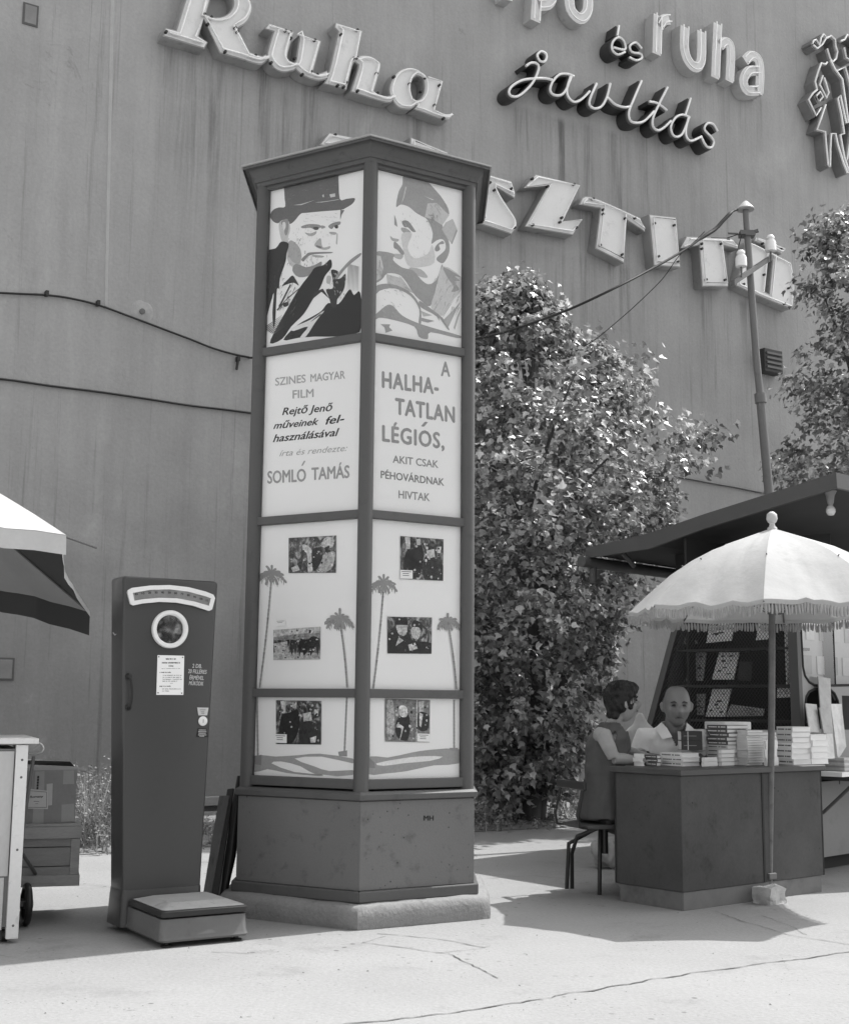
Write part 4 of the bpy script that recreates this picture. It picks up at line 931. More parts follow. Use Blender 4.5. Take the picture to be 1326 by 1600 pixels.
for i, (x, y) in enumerate([(285, 252), (340, 246), (395, 241), (450, 239), (503, 239), (560, 240), (612, 245), (665, 250), (718, 262), (770, 276), (825, 292), (870, 306)]):
    a = SF.px(*SZ(x-11, y+12), 0.003); b_ = SF.px(*SZ(x+11, y+14), 0.003); c = SF.px(*SZ(x-11, y-6), 0.003)
    mes.append((text_mesh(str(i*10 if i else 0), SF.at(a.x, a.y, 0.003), SF.at(b_.x, b_.y, 0.003), SF.at(c.x, c.y, 0.003), 0, bold=0.02), 0))
me = join_meshes('dial_numerals', mes, [M_ink]); link('dial_numerals', me, dl)['kind'] = 'stuff'
me = curve_mesh([li], 0, SF.m(0.010)); me.materials.append(glassmat('dial_glass', 0.03)); link('dial_glass', me, rs)
# mirror
cpx = SZ(568, 550); c = SF.px(*cpx, 0.012); rad = (SF.px(*SZ(719, 550), 0.012).x-SF.px(*SZ(417, 550), 0.012).x)/2
m = MB(); m.lathe(SF.at(c.x, c.y, 0.0), [(rad*0.74, 0.001), (rad, 0.001), (rad, 0.012), (rad*0.96, 0.018), (rad*0.82, 0.018), (rad*0.75, 0.012), (rad*0.74, 0.001)], 40, ax=SF.n)
m.build('mirror_ring', M_white, rs, smooth=40)
m = MB(); m.lathe(SF.at(c.x, c.y, 0.0), [(0.001, 0.0025), (rad*0.745, 0.0025)], 40, ax=SF.n); 
m.v = m.v; m.build('mirror', M_mirror, rs)
# instruction sheet
def plate(q, d, th, name, mm, parent=rs, zf=SZ):
    P = [SF.px(*zf(*p), d) for p in q]; m = MB(); m.hexa([SF.at(p.x, p.y, d) for p in P], [SF.at(p.x, p.y, d+th) for p in P]); return m.build(name, mm, parent)
ns = plate([(450, 1097), (675, 1098), (682, 771), (460, 766)], 0.001, 0.002, 'notice_sheet', M_paper)
m = MB(); rr = random.Random(4)
def bar(x0, x1, y, h, d=0.0035):
    P = [SF.px(*SZ(*p), d) for p in ((x0, y+h/2), (x1, y+h/2), (x1, y-h/2), (x0, y-h/2))]; m.add([SF.at(p.x, p.y, d) for p in P], [(0, 1, 2, 3)])
for y, xa, xb, h, gp in ((798, 530, 615, 13, 0), (830, 498, 648, 12, 0), (857, 555, 594, 13, 0), (878, 495, 650, 3, 8), (910, 480, 572, 10, 0), (934, 505, 660, 6, 5), (951, 505, 655, 6, 5), (967, 505, 662, 6, 5), (983, 502, 625, 6, 5), (1000, 565, 590, 3, 0), (1025, 478, 570, 10, 0), (1048, 500, 655, 6, 5), (1065, 500, 555, 6, 4)):
    x = xa
    while x < xb:
        wd = rr.uniform(3, 7) if h > 5 else rr.uniform(6, 20)
        bar(x, min(x+wd, xb), y+rr.uniform(-.8, .8), h*rr.uniform(.7, 1)); x += wd+(rr.uniform(1.2, 2.5) if rr.random() < .8 else 7)
m.build('print', ink(0.06), ns)
for q in ((470, 780), (668, 785), (464, 1080), (660, 1083)):
    p = SF.px(*SZ(*q), 0); m = MB(); m.lathe(SF.at(p.x, p.y, 0), [(0.0035, 0.003), (0.0035, 0.0045), (0.0005, 0.005)], 8, ax=SF.n); m.build('screw', M_iron, ns)
# painted words
mes = []
for t, a, b_, cap in (('2 DB.', (750, 870), (828, 874), 34), ('20 FILLÉRES', (715, 915), (868, 922), 34), ('ÉRMÉVEL', (727, 967), (845, 973), 34), ('MŰKÖDIK', (722, 1015), (842, 1020), 34)):
    f = lambda x, y: sp(*SZ(x, y), 0.0012)
    mes.append((text_mesh(t, f(*a), f(*b_), f(a[0]+4, a[1]-cap), 0, bold=0.012), 0))
link('painted_lettering', join_meshes('painted_lettering', mes, [mat('white_lettering_paint', 0.6, var=0.2)]), rs)
# coin slot plates and stickers
M_tag = mat('pale_sticker', 0.55, rough=0.4, var=0.2, scale=30)
plate([(800, 1268), (872, 1268), (884, 1204), (790, 1202)], 0.001, 0.003, 'coin_label', M_tag)
p = SF.px(*SZ(836, 1315), 0); m = MB(); m.lathe(SF.at(p.x, p.y, 0), [(0.024, 0.001), (0.024, 0.006), (0.020, 0.008), (0.001, 0.0085)], 24, ax=SF.n); cs = m.build('coin_slot_disc', M_white, rs, smooth=30)
m = MB(); m.cbox(SF.at(p.x, p.y, 0.009), 0.002, 0.002, 0.018, SF.u, SF.n, SF.v); m.build('slot', M_ink, cs)
pl = plate([(785, 1447), (882, 1450), (868, 1378), (798, 1376)], 0.001, 0.002, 'maker_plate', M_black)
m = MB()
for i, (x0, x1, y) in enumerate(((805, 860, 1390), (800, 866, 1403), (804, 862, 1417), (800, 868, 1430), (812, 850, 1441))):
    x = x0
    while x < x1: bar(x, x+7, y+(i % 2), 7, 0.0036); x += 10
m.build('print', M_tag, pl)
m = MB()
for i, (x0, x1, y) in enumerate(((812, 862, 1222), (822, 850, 1238), (826, 852, 1250))): bar(x0, x1, y, 4, 0.0046)
m.build('print', ink(0.1), rs)
# door handle
hp = [sp(*SZ(218, 925), 0.0), sp(*SZ(222, 935), 0.028), sp(*SZ(240, 985), 0.036), sp(*SZ(248, 1070), 0.038), sp(*SZ(240, 1160), 0.036), sp(*SZ(222, 1200), 0.026), sp(*SZ(218, 1212), 0.0)]
m = MB(); m.tube(cat_rom(hp, 4), 0.0065, 8)
m.lathe(sp(*SZ(218, 940), 0), [(0.016, 0.0), (0.015, 0.008), (0.006, 0.014)], 12, ax=SF.n); m.lathe(sp(*SZ(216, 1200), 0), [(0.016, 0.0), (0.015, 0.008), (0.006, 0.014)], 12, ax=SF.n)
m.build('handle', M_black, rs, smooth=40)
# hook on the left side
sx = S(xl0+(xl1-xl0)*0.83, fy+cd*0.5, 0); hz_ = SF.px(178, 985).y
hk = [S((xl0+xl1)/2+0.0, fy+cd*0.55, hz_+0.02)-sr*0.0, S((xl0+xl1)/2-0.012, fy+cd*0.55, hz_+0.018), S((xl0+xl1)/2-0.02, fy+cd*0.55, hz_-0.01), S((xl0+xl1)/2-0.03, fy+cd*0.55, hz_-0.018), S((xl0+xl1)/2-0.04, fy+cd*0.55, hz_-0.004)]
m = MB(); m.tube(hk, 0.003, 6); m.build('hook', M_chrome, rs)

# ================================================================== LEFT: STALL, HANDCART, BOXES
M_wh = mat('old_white_paint', 0.50, rough=0.7, var=0.12, scale=3, fine=0.08, stain=0.45, stain_scale=5, stretch=(1, 1, 0.4))
M_whp = mat('white_painted_batten', 0.70, rough=0.6, var=0.08, stain=0.3, stain_scale=12)
c0 = G(26, 1473)                        # front right foot of the stall
zt = D(26, 1160, c0.y).z
st_ = thing('market_stall', 'white painted wooden stall cabinet cut off by the left edge of the view', 'stall', c0)
dyb = Vector((-0.375, 0.925, 0)).normalized(); dx = Vector((-dyb.y, dyb.x, 0))
LW = 1.3; LD = 0.62
def SB(a, b_, z): return c0+dx*a+dyb*b_+Vector((0, 0, z))
m = MB(); m.box(SB(0.04, 0.02, 0.07), dx*(LW-0.08), dyb*(LD-0.04), (0, 0, zt-0.1)); m.build('body', mat('stall_inside', 0.3), st_)
for i, (a0, a1, z0, z1) in enumerate(((0.045, 0.62, 0.30, zt-0.04), (0.64, LW-0.04, 0.30, zt-0.04), (0.10, 0.62, 0.06, 0.295), (0.64, LW-0.04, 0.06, 0.295))):
    m = MB(); m.box(SB(a0+0.01 if i != 2 else a0-0.03, -0.004, z0), dx*(a1-a0-0.01), dyb*0.02, (0, 0, z1-z0)); m.build('panel', M_wh, st_, bev=0.002)
m = MB(); m.box(SB(-0.005, -0.018, 0.02), dx*0.055, dyb*0.055, (0, 0, zt-0.03)); ps = m.build('corner_batten', M_whp, st_, bev=0.003)
for z in (0.08, 0.42, zt-0.16, zt-0.08):
    m = MB(); m.lathe(SB(0.02, -0.018, z), [(0.006, 0), (0.004, 0.002), (0.0005, 0.003)], 8, ax=-dyb); m.build('nail', M_iron, ps)
m = MB(); m.box(SB(LW-0.05, -0.018, 0.02), dx*0.055, dyb*0.055, (0, 0, zt-0.03)); m.build('corner_batten', M_whp, st_, bev=0.003)
m = MB(); m.box(SB(-0.005, 0.04, 0.07), dx*0.02, dyb*(LD-0.04), (0, 0, zt-0.1)); m.build('side_panel', M_wh, st_)
m = MB(); m.box(SB(-0.050, -0.03, zt-0.006), dx*(LW+0.10), dyb*(LD+0.06), (0, 0, 0.026)); m.build('counter_top', M_whp, st_, bev=0.003)
for a, b_ in ((0.05, 0.05), (LW-0.05, 0.05), (0.05, LD-0.05), (LW-0.05, LD-0.05)):
    m = MB(); m.tube([SB(a-0.012, b_, 0.028), SB(a+0.012, b_, 0.028)], 0.028, 14); m.build('castor', M_black, st_)

# handcart
gw = G(40, 1447)
ct = thing('handcart', 'iron handcart with spoked wheel and looped pull handle beside the white stall', 'cart', gw)
wr = 0.105
def wheel(parent, c, ax, r, w_):
    m = MB(); n = 28; m2 = MB()
    x = ax.orthogonal().normalized(); x = Vector((0, 0, 1)); y = ax.cross(x).normalized()
    ringp = [c+(x*math.cos(2*math.pi*k/n)+y*math.sin(2*math.pi*k/n))*(r-w_*0.5) for k in range(n)]
    wheelo = None
    m.tube(ringp, w_*0.5, 8, closed=True); wo = m.build('wheel', M_black, parent, smooth=50)
    m2.tube([c-ax*0.03, c+ax*0.03], 0.022, 12)
    m2.build('hub', M_metal_dk, wo)
    for k in range(6):
        a = 2*math.pi*k/6+0.3; d = x*math.cos(a)+y*math.sin(a); s = MB(); s.tube([c+d*0.02, c+d*(r-w_*0.8)], 0.008, 6); s.build('spoke', M_metal_dk, wo)
    return wo
wax = Vector((0.90, 0.43, 0)).normalized()
wc = gw+Vector((0, 0, wr))
wheel(ct, wc, wax, wr, 0.035); wheel(ct, wc-wax*0.62, wax, wr, 0.035)
m = MB(); m.tube([wc+wax*0.03, wc-wax*0.65], 0.014, 10); m.build('axle', M_metal_dk, ct)
fwd = Vector((-wax.y, wax.x, 0))
m = MB(); zb_ = D(80, 1386, 6.95).z-0.03
bedz = zb_
for a in (-0.02, -0.6):
    m.box(wc+wax*a-fwd*0.05+Vector((0, 0, bedz-wc.z-0.02)), wax*0.03, fwd*0.9, (0, 0, 0.03))
m.build('frame_rail', M_metal_dk, ct)
m = MB(); m.box(wc-wax*0.60-fwd*0.03+Vector((0, 0, 0.02)), wax*0.62, fwd*0.2, (0, 0, bedz-wc.z-0.03)); m.build('axle_bracket', M_iron, ct)
h0 = D(31, 1330, 6.45); h1 = D(53, 1182, 6.35)
m = MB(); m.tube([h0, h1], 0.009, 8); m.tube([D(33, 1330, 6.45), h0-Vector((0, -0.3, 0.15))], 0.009, 8); m.build('draw_bar', M_iron, ct, smooth=40)
loop = [D(52+17*math.cos(a)*(1 if abs(math.cos(a)) < 0.9 else 0.96), 1169+9*math.sin(a), 6.35) for a in [2*math.pi*k/20 for k in range(20)]]
m = MB(); m.tube(loop, 0.006, 8, closed=True); m.build('pull_handle', mat('bare_steel_rod', 0.5, rough=0.35, metal=0.6), ct, smooth=50)
# wooden crate on the cart
M_crate = mat('crate_wood', 0.27, rough=0.8, var=0.25, scale=4, fine=0.15, stretch=(1, 1, 6), bump=0.2)
M_crate2 = mat('crate_wood_batten', 0.33, rough=0.8, var=0.25, scale=5, fine=0.2, stretch=(0.6, 0.6, 5))
CF = Frame(D(123, 1384, 6.78), Vector((-0.955, -0.29, 0)), (0, 0, 1))     # u runs left
cu_ = CF.u; cb_ = Vector((-cu_.y*1, cu_.x, 0)); cb_ = cb_ if cb_.y > 0 else -cb_
ck = CF.o.copy(); bedtop = ck.z
ch = D(125, 1291, 6.78).z-ck.z; cw = 0.62; cdp = 0.42
cr = thing('wooden_crate', 'battened wooden crate loaded on the handcart under the cardboard box', 'crate', ck)
def CB(a, b_, z): return ck+cu_*a+cb_*b_+Vector((0, 0, z))
m = MB(); m.box(CB(0.03, 0.03, 0.0), cu_*(cw-0.06), cb_*(cdp-0.05), (0, 0, 0.02)); m.build('floor_board', M_crate, cr)
nb = 3
for i in range(nb):
    z0 = 0.004+i*(ch-0.01)/nb; hh = (ch-0.01)/nb-0.004
    m = MB(); m.box(CB(0.012, 0.016, z0), cu_*(cw-0.024), cb_*0.014, (0, 0, hh)); m.build('plank', M_crate, cr, bev=0.002)
    m = MB(); m.box(CB(0.012, cdp-0.03, z0), cu_*(cw-0.024), cb_*0.014, (0, 0, hh)); m.build('plank', M_crate, cr)
    m = MB(); m.box(CB(0.012, 0.032, z0), cu_*0.014, cb_*(cdp-0.064), (0, 0, hh)); m.build('plank', M_crate, cr, bev=0.002)
    m = MB(); m.box(CB(cw-0.026, 0.032, z0), cu_*0.014, cb_*(cdp-0.064), (0, 0, hh)); m.build('plank', M_crate, cr)
for z0, hh in ((0.0, 0.055), (ch-0.06, 0.06)):
    m = MB(); m.box(CB(-0.004, 0.0, z0), cu_*(cw+0.008), cb_*0.015, (0, 0, hh)); m.build('batten', M_crate2, cr, bev=0.002)
    m = MB(); m.box(CB(-0.004, 0.0155, z0), cu_*0.015, cb_*(cdp-0.02), (0, 0, hh)); m.build('batten', M_crate2, cr, bev=0.002)
for a in (0.0, cw-0.05):
    m = MB(); m.box(CB(a+0.002, 0.003, 0.056), cu_*0.045, cb_*0.0125, (0, 0, ch-0.118)); m.build('batten', M_crate2, cr, bev=0.002)
m = MB(); m.box(CB(0.0, 0.0, ch+0.001), cu_*cw, cb_*cdp, (0, 0, 0.012)); m.build('lid', M_crate2, cr, bev=0.002)
# cardboard box
M_card = mat('cardboard', 0.27, rough=0.85, var=0.14, scale=5, fine=0.08, stain=0.25, stain_scale=8)
M_tape = mat('paper_tape', 0.36, rough=0.6, var=0.15)
bz = bedtop+ch+0.014
kb = D(117, 1288, 6.83); kb.z = bz
bh = D(117, 1203, 6.83).z-bz; bw_ = 0.46; bd = 0.34
bx = thing('cardboard_box', 'open taped cardboard box with paper labels standing on the wooden crate', 'box', kb)
def BB(a, b_, z): return kb+cu_*a+cb_*b_+Vector((0, 0, z))
th = 0.006
for o_, a_, b_ in ((BB(0, 0, 0), cu_*bw_, cb_*th), (BB(0, bd-th, 0), cu_*bw_, cb_*th), (BB(0, th, 0), cu_*th, cb_*(bd-2*th)), (BB(bw_-th, th, 0), cu_*th, cb_*(bd-2*th))):
    m = MB(); m.box(o_, a_, b_, (0, 0, bh)); m.build('side', M_card, bx)
m = MB(); m.box(BB(th, th, 0), cu_*(bw_-2*th), cb_*(bd-2*th), (0, 0, th)); m.build('bottom', M_card, bx)
m = MB(); m.hexa([BB(0, 0, bh), BB(bw_, 0, bh), BB(bw_, 0.004, bh), BB(0, 0.004, bh)], [BB(-0.01, 0.10, bh+0.012), BB(bw_, 0.13, bh+0.035), BB(bw_, 0.134, bh+0.033), BB(-0.01, 0.104, bh+0.010)]); m.build('flap', M_card, bx)
m = MB(); m.hexa([BB(0, bd, bh), BB(bw_, bd, bh), BB(bw_, bd-0.004, bh), BB(0, bd-0.004, bh)], [BB(0.03, bd-0.09, bh+0.035), BB(bw_, bd-0.06, bh+0.05), BB(bw_, bd-0.064, bh+0.048), BB(0.03, bd-0.094, bh+0.033)]); m.build('flap', M_card, bx)
m = MB(); m.hexa([BB(0, 0.01, bh), BB(0, bd-0.01, bh), BB(0.004, bd-0.01, bh), BB(0.004, 0.01, bh)], [BB(-0.055, 0.03, bh-0.012), BB(-0.055, bd-0.03, bh-0.008), BB(-0.052, bd-0.03, bh-0.012), BB(-0.052, 0.03, bh-0.016)]); m.build('flap', M_card, bx)
BF = Frame(BB(0, -0.0005, 0), -cu_, (0, 0, 1))
LZ = zm(0, 1140, 4.707)
def bplate(q, d, th, name, mm, parent):
    P = [BF.px(*LZ(*p), d) for p in q]; m = MB(); m.hexa([BF.at(p.x, p.y, d) for p in P], [BF.at(p.x, p.y, d+th) for p in P]); return m.build(name, mm, parent)
bplate([(240, 700), (322, 698), (330, 305), (262, 310)], 0.0, 0.0006, 'tape_strip', M_tape, bx)
bplate([(465, 402), (548, 400), (545, 300), (470, 300)], 0.0, 0.0006, 'tape_patch', M_tape, bx)
bplate([(452, 680), (546, 672), (548, 545), (455, 552)], 0.0, 0.0006, 'tape_patch', M_tape, bx)
bplate([(345, 560), (385, 555), (390, 395), (345, 400)], 0.001, 0.0006, 'paper_strip', mat('old_paper', 0.5, var=0.15), bx)
lb_ = bplate([(165, 580), (355, 585), (355, 450), (190, 432)], 0.002, 0.0006, 'paper_label', mat('label_paper', 0.55, var=0.12), bx)
f = lambda x, y: (lambda p: BF.at(p.x, p.y, 0.0032))(BF.px(*LZ(x, y), 0.0032))
me = text_mesh('Romany', f(222, 502), f(318, 498), f(228, 486), 0, bold=0.03); me.materials.append(M_ink); link('lettering', me, lb_)
m = MB()
for a, b_ in (((205, 448), (345, 460)), ((205, 572), (345, 572)), ((345, 460), (345, 572)), ((250, 528), (290, 528)), ((262, 545), (282, 545))):
    pa, pb_ = f(*a), f(*b_); m.tube([pa, pb_], 0.0008, 4)
m.build('printed_lines', M_ink, lb_)
me = text_mesh('Scotch'[:0]+'lllll', f(290, 345), f(284, 435), f(276, 345), 0, bold=0.05); me.materials.append(M_ink); link('tape_print', me, bx)

# boards leaning between scale and column
M_bd = mat('weathered_board', 0.13, rough=0.85, var=0.3, scale=4, fine=0.15, stretch=(1, 1, 0.3), stain=0.5, stain_scale=9)
def leaning(nm, label, cat, q, Yb, Yt, th, mm, group=None):
    (x0, y0), (x1, y1), (x2, y2), (x3, y3) = q
    a, b_ = D(x0, y0, Yb), D(x1, y1, Yb); c, d = D(x2, y2, Yt), D(x3, y3, Yt)
    z = 0.002-min(a.z, b_.z)
    for p in (a, b_): p.z = 0.002
    nrm = (b_-a).cross(d-a).normalized()
    if nrm.y < 0: nrm = -nrm
    m = MB(); m.hexa([a, b_, c, d], [a+nrm*th, b_+nrm*th, c+nrm*th, d+nrm*th])
    if min(v[2] for v in m.v) < 0: k = min(v[2] for v in m.v); m.v = [(x, y, zz-k+0.001) for x, y, zz in m.v]
    o = m.build(nm, mm, bev=0.004); tag(o, label, cat, group); return o
LB = zm(300, 1200, 7.27)
Yb = 7.05; Yt = 7.2
leaning('leaning_board', 'broad weathered plank leaning against the poster column behind the scale', 'board', Q(LB, (95, 1560), (180, 1560), (430, 320), (310, 320)), Yb, Yt, 0.02, M_bd)
leaning('leaning_board', 'darker narrow plank edge leaning next to the broad weathered plank', 'board', Q(LB, (185, 1560), (270, 1560), (475, 240), (400, 250)), Yb+0.03, Yt+0.03, 0.03, mat('dark_board', 0.055, rough=0.8, var=0.3, scale=5, stretch=(1, 1, .4)))
leaning('leaning_board', 'thin pale strip of wood leaning close to the column base', 'board', Q(LB, (262, 1560), (285, 1560), (515, 345), (480, 345)), Yb+0.05, Yt+0.06, 0.01, mat('pale_strip', 0.2, var=0.3))
o = MB(); pts = [D(*LB(330, 1500), Yb+0.08), D(*LB(440, 1000), Yb+0.12), D(*LB(500, 500), Yb+0.15), D(*LB(540, 90), Yb+0.18)]
pts[0].z = 0.012
o.tube(pts, [0.018, 0.03, 0.028, 0.012], 9); tag(o.build('furled_umbrella', M_black, smooth=40), 'black furled umbrella cloth leaning at the corner of the poster column', 'umbrella')
m = MB(); p = D(*LB(440, 1370), 7.15); p.z = 0.0
m.sphere(p+Vector((0.0, 0, 0.05)), 0.06, 14, (1.3, 1, 0.85)); oo = m.build('black_bag', M_black, smooth=60)
for v in oo.data.vertices: v.co += Vector((1, 1, 1))*0.012*mnoise.noise(v.co*22)
mz = min(v.co.z for v in oo.data.vertices)
for v in oo.data.vertices: v.co.z -= mz
tag(oo, 'small crumpled black bag on the ground at the column plinth', 'bag')

# ================================================================== LEFT PARASOL
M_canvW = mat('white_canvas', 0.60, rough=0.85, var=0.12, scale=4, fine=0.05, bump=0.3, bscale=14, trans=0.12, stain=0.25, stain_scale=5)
M_canvD = mat('backlit_canvas_tone', 0.045, rough=0.85, var=0.12, trans=0.1)  # backlit darkness put into the colour of far valances and one inner panel
M_canvG = mat('shaded_canvas_tone', 0.30, rough=0.85, var=0.08, trans=0.18)  # shade inside the canopy put into the canvas colour
apx = D(-265, 690, 6.7)
cors = [D(104, 838, 5.75), D(141, 957, 6.75), D(-80, 915, 7.9), D(-480, 880, 8.0), D(-640, 860, 6.8), D(-330, 790, 5.6)]
pu = thing('market_umbrella', 'white market umbrella with shade coloured underside panels reaching in at the left edge', 'umbrella', (apx.x, apx.y, 0))
nC = len(cors); hemc = []
for i in range(nC):
    a, b_ = cors[i], cors[(i+1) % nC]; n = 10; 
    rows = []
    for t in range(0, 9):
        s = t/8; row = []
        for k in range(n+1):
            e = a.lerp(b_, k/n); sag = 0.05*math.sin(math.pi*k/n)
            e = e+(apx-e)*sag
            p = apx.lerp(e, s); p.z += 0.10*math.sin(math.pi*min(1, s))+0.03*s*mnoise.noise(Vector((p.x*5, p.y*5, i*2.0)))*math.sin(math.pi*k/n)
            row.append(p)
        rows.append(row)
    m = MB(); m.loft(rows, closed=False, cap=False)
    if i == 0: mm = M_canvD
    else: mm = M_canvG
    # top skin white; second sheet below carries the shade in its colour
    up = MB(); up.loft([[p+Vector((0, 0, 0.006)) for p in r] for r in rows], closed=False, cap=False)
    up.build('canopy_panel', M_canvW, pu, smooth=80); m.build('canopy_shade_sheet', mm, pu, smooth=80)
    rim = rows[-1]; drop = (0.024 if i == 0 else 0.12 if i == 1 else 0.085)
    v = MB(); v.loft([[p+Vector((0, 0, 0.004)) for p in rim], [p+Vector((0.004*math.sin(j*2.1), 0.004*math.cos(j*1.7), -drop)) for j, p in enumerate(rim)]], closed=False, cap=False)
    v.build('valance', M_canvW if i in (0, 5, 4) else M_canvD, pu, smooth=80)  # far valances coloured dark as if backlit, near ones white
for c in cors:
    m = MB(); m.tube([apx, (apx+c)/2+Vector((0, 0, 0.13)), c-(c-apx).normalized()*0.02], 0.006, 6); m.build('rib', M_iron, pu)
tip = D(151, 856, 5.9)
m = MB(); m.tube([cors[0]-Vector((0, 0, 0.004)), tip], 0.0055, 6); m.build('rod_end', M_iron, pu)
m = MB(); m.tube([(apx.x, apx.y, 0), (apx.x, apx.y, apx.z+0.08)], 0.02, 12); m.build('pole', M_iron, pu, smooth=40)
m = MB(); m.lathe((apx.x, apx.y, 0), [(0.24, 0), (0.24, 0.06), (0.05, 0.08), (0.04, 0.2)], 20); m.build('base', M_conc, pu, smooth=40)
# ================================================================== BOOTH
M_booth = mat('booth_sheet_metal', 0.20, rough=0.5, spec=0.4, var=0.08, stain=0.15, stain_scale=7)
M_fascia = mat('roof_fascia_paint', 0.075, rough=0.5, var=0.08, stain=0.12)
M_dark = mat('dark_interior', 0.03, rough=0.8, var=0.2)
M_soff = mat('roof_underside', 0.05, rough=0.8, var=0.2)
ea = Vector((-0.7071, 0.7071, 0)); eb = Vector((0.7071, 0.7071, 0))
Kz = 0.0
Kp = Vector((2.57, 8.79, 0))
t_ = ray(1246, 1110); Kp = Vector((t_.x/t_.y*8.79, 8.79, 0))
bt = thing('book_kiosk', 'metal framed bookseller kiosk with wire mesh window and broad dark overhanging roof', 'kiosk', Kp)
MF = Frame(Kp, -ea, (0, 0, 1))           # mesh face; u runs to the right
if MF.n.y > 0: MF = Frame(Kp, ea, (0, 0, 1))
GF = Frame(Kp, eb, (0, 0, 1))
def onP(F_, x, y, d=0.0): p = F_.px(x, y, d); return F_.at(p.x, p.y, d)
rz = 2.45; zlow = 0.12
# mesh window: slanting trapezoid
tl = MF.px(1067, 945); bl = MF.px(1012, 1150); tr = MF.px(1238, 945); br = MF.px(1247, 1150)
# extend the sides to sill (z 0.55) and head (z 2.2)
def ext(a, b_, z): k = (z-a.y)/(b_.y-a.y); return Vector((a.x+(b_.x-a.x)*k, z))
z0m = 0.62; z1m = 2.05
L0 = ext(tl, bl, z0m); L1 = ext(tl, bl, z1m); R0 = ext(tr, br, z0m); R1 = ext(tr, br, z1m)
def framebar(F_, p, q, w_, d0, d1, nm, mm, parent):
    d = (q-p).normalized(); n = Vector((-d.y, d.x)); m = MB()
    a, b_, c, e = p+n*w_/2, p-n*w_/2, q-n*w_/2, q+n*w_/2
    m.hexa([F_.at(v.x, v.y, d0) for v in (a, b_, c, e)], [F_.at(v.x, v.y, d1) for v in (a, b_, c, e)]); return m.build(nm, mm, parent, bev=0.003)
fb = framebar(MF, L0, L1, 0.05, -0.02, 0.03, 'window_frame', M_fascia, bt)
framebar(MF, R0, R1, 0.07, -0.02, 0.03, 'window_frame', M_fascia, bt)
framebar(MF, L0-Vector((0.05, 0)), R0, 0.05, -0.022, 0.028, 'window_frame', M_fascia, bt)
framebar(MF, L1, R1, 0.05, -0.022, 0.028, 'window_frame', M_fascia, bt)
# wire mesh, clipped to the trapezoid
m = MB(); sp_ = 0.026
def clipx(z, side): a, b_ = ((L0, L1) if side == 0 else (R0, R1)); k = (z-a.y)/(b_.y-a.y); return a.x+(b_.x-a.x)*k
xmin = min(L0.x, L1.x); xmax = max(R0.x, R1.x)
for sgn in (1, -1):
    c = -3.0
    while c < 5:
        # line: z = sgn*1.25*x + c'
        pts = []
        N_ = 60
        for i in range(N_+1):
            z = z0m+(z1m-z0m)*i/N_; x = xmin+(z-z0m)/(sgn*1.25)+c
            if clipx(z, 0) < x < clipx(z, 1): pts.append((x, z))
        if len(pts) > 1:
            a, b_ = pts[0], pts[-1]; m.tube([MF.at(a[0], a[1], 0.012+0.002*sgn), MF.at(b_[0], b_[1], 0.012+0.002*sgn)], 0.0022, 3, cap=False)
        c += sp_
o = m.build('wire_mesh', mat('mesh_wire', 0.045, rough=0.5), bt); o['kind'] = 'stuff'
# lower panel below the mesh and interior
m = MB(); m.hexa([MF.at(L0.x-0.2, zlow, -0.03), MF.at(R0.x+0.03, zlow, -0.03), MF.at(R0.x+0.03, zlow, 0.0), MF.at(L0.x-0.2, zlow, 0.0)], [MF.at(L0.x-0.02, z0m-0.03, -0.03), MF.at(R0.x+0.03, z0m-0.03, -0.03), MF.at(R0.x+0.03, z0m-0.03, 0.0), MF.at(L0.x-0.02, z0m-0.03, 0.0)]); m.build('lower_panel', M_booth, bt)
dp = 0.55
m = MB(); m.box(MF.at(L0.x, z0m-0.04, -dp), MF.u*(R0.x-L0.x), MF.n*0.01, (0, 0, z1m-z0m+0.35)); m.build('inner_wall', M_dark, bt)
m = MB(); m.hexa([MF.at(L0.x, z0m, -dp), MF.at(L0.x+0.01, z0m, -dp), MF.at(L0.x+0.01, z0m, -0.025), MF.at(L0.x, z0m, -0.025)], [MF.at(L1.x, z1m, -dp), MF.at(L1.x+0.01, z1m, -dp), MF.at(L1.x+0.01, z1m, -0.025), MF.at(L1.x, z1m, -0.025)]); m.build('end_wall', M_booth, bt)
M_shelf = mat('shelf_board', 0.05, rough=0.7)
shz = [MF.px(1150, y).y for y in (1170, 1124, 1069, 1012)]
for z in shz:
    m = MB(); xl = clipx(z, 0)+0.03; m.box(MF.at(xl, z-0.02, -0.30), MF.u*(R0.x-xl-0.06), MF.n*0.27, (0, 0, 0.018)); m.build('shelf', M_shelf, bt)
# booth framework on glass side
GZ = zm(1180, 960, 6.154)
M_bars = mat('pale_metal_frame', 0.26, rough=0.45, spec=0.4, var=0.06)
gtop = 1.98
def gp(x, y, d=0): return GF.px(*GZ(x, y), d)
outer = [Vector((-0.0, z0m)), Vector((2.6, z0m)), Vector((2.6, gtop)), Vector((-0.0, gtop))]
w1 = [gp(412, 60), gp(425, 300), gp(435, 500), gp(455, 590), gp(495, 650), gp(545, 680), gp(640, 684), gp(898, 680)]
wt = gp(410, 60).y
ur = w1[-1].x+0.35
w1 = [Vector((w1[0].x-0.02, 1.9))]+w1+[Vector((ur, w1[-1].y)), Vector((ur, 1.9))]
w2 = [gp(455, 1120), gp(458, 860), gp(468, 790), gp(495, 745), gp(540, 722), gp(620, 712), gp(690, 716), gp(740, 760), gp(772, 830), gp(780, 880), gp(790, 1120)]
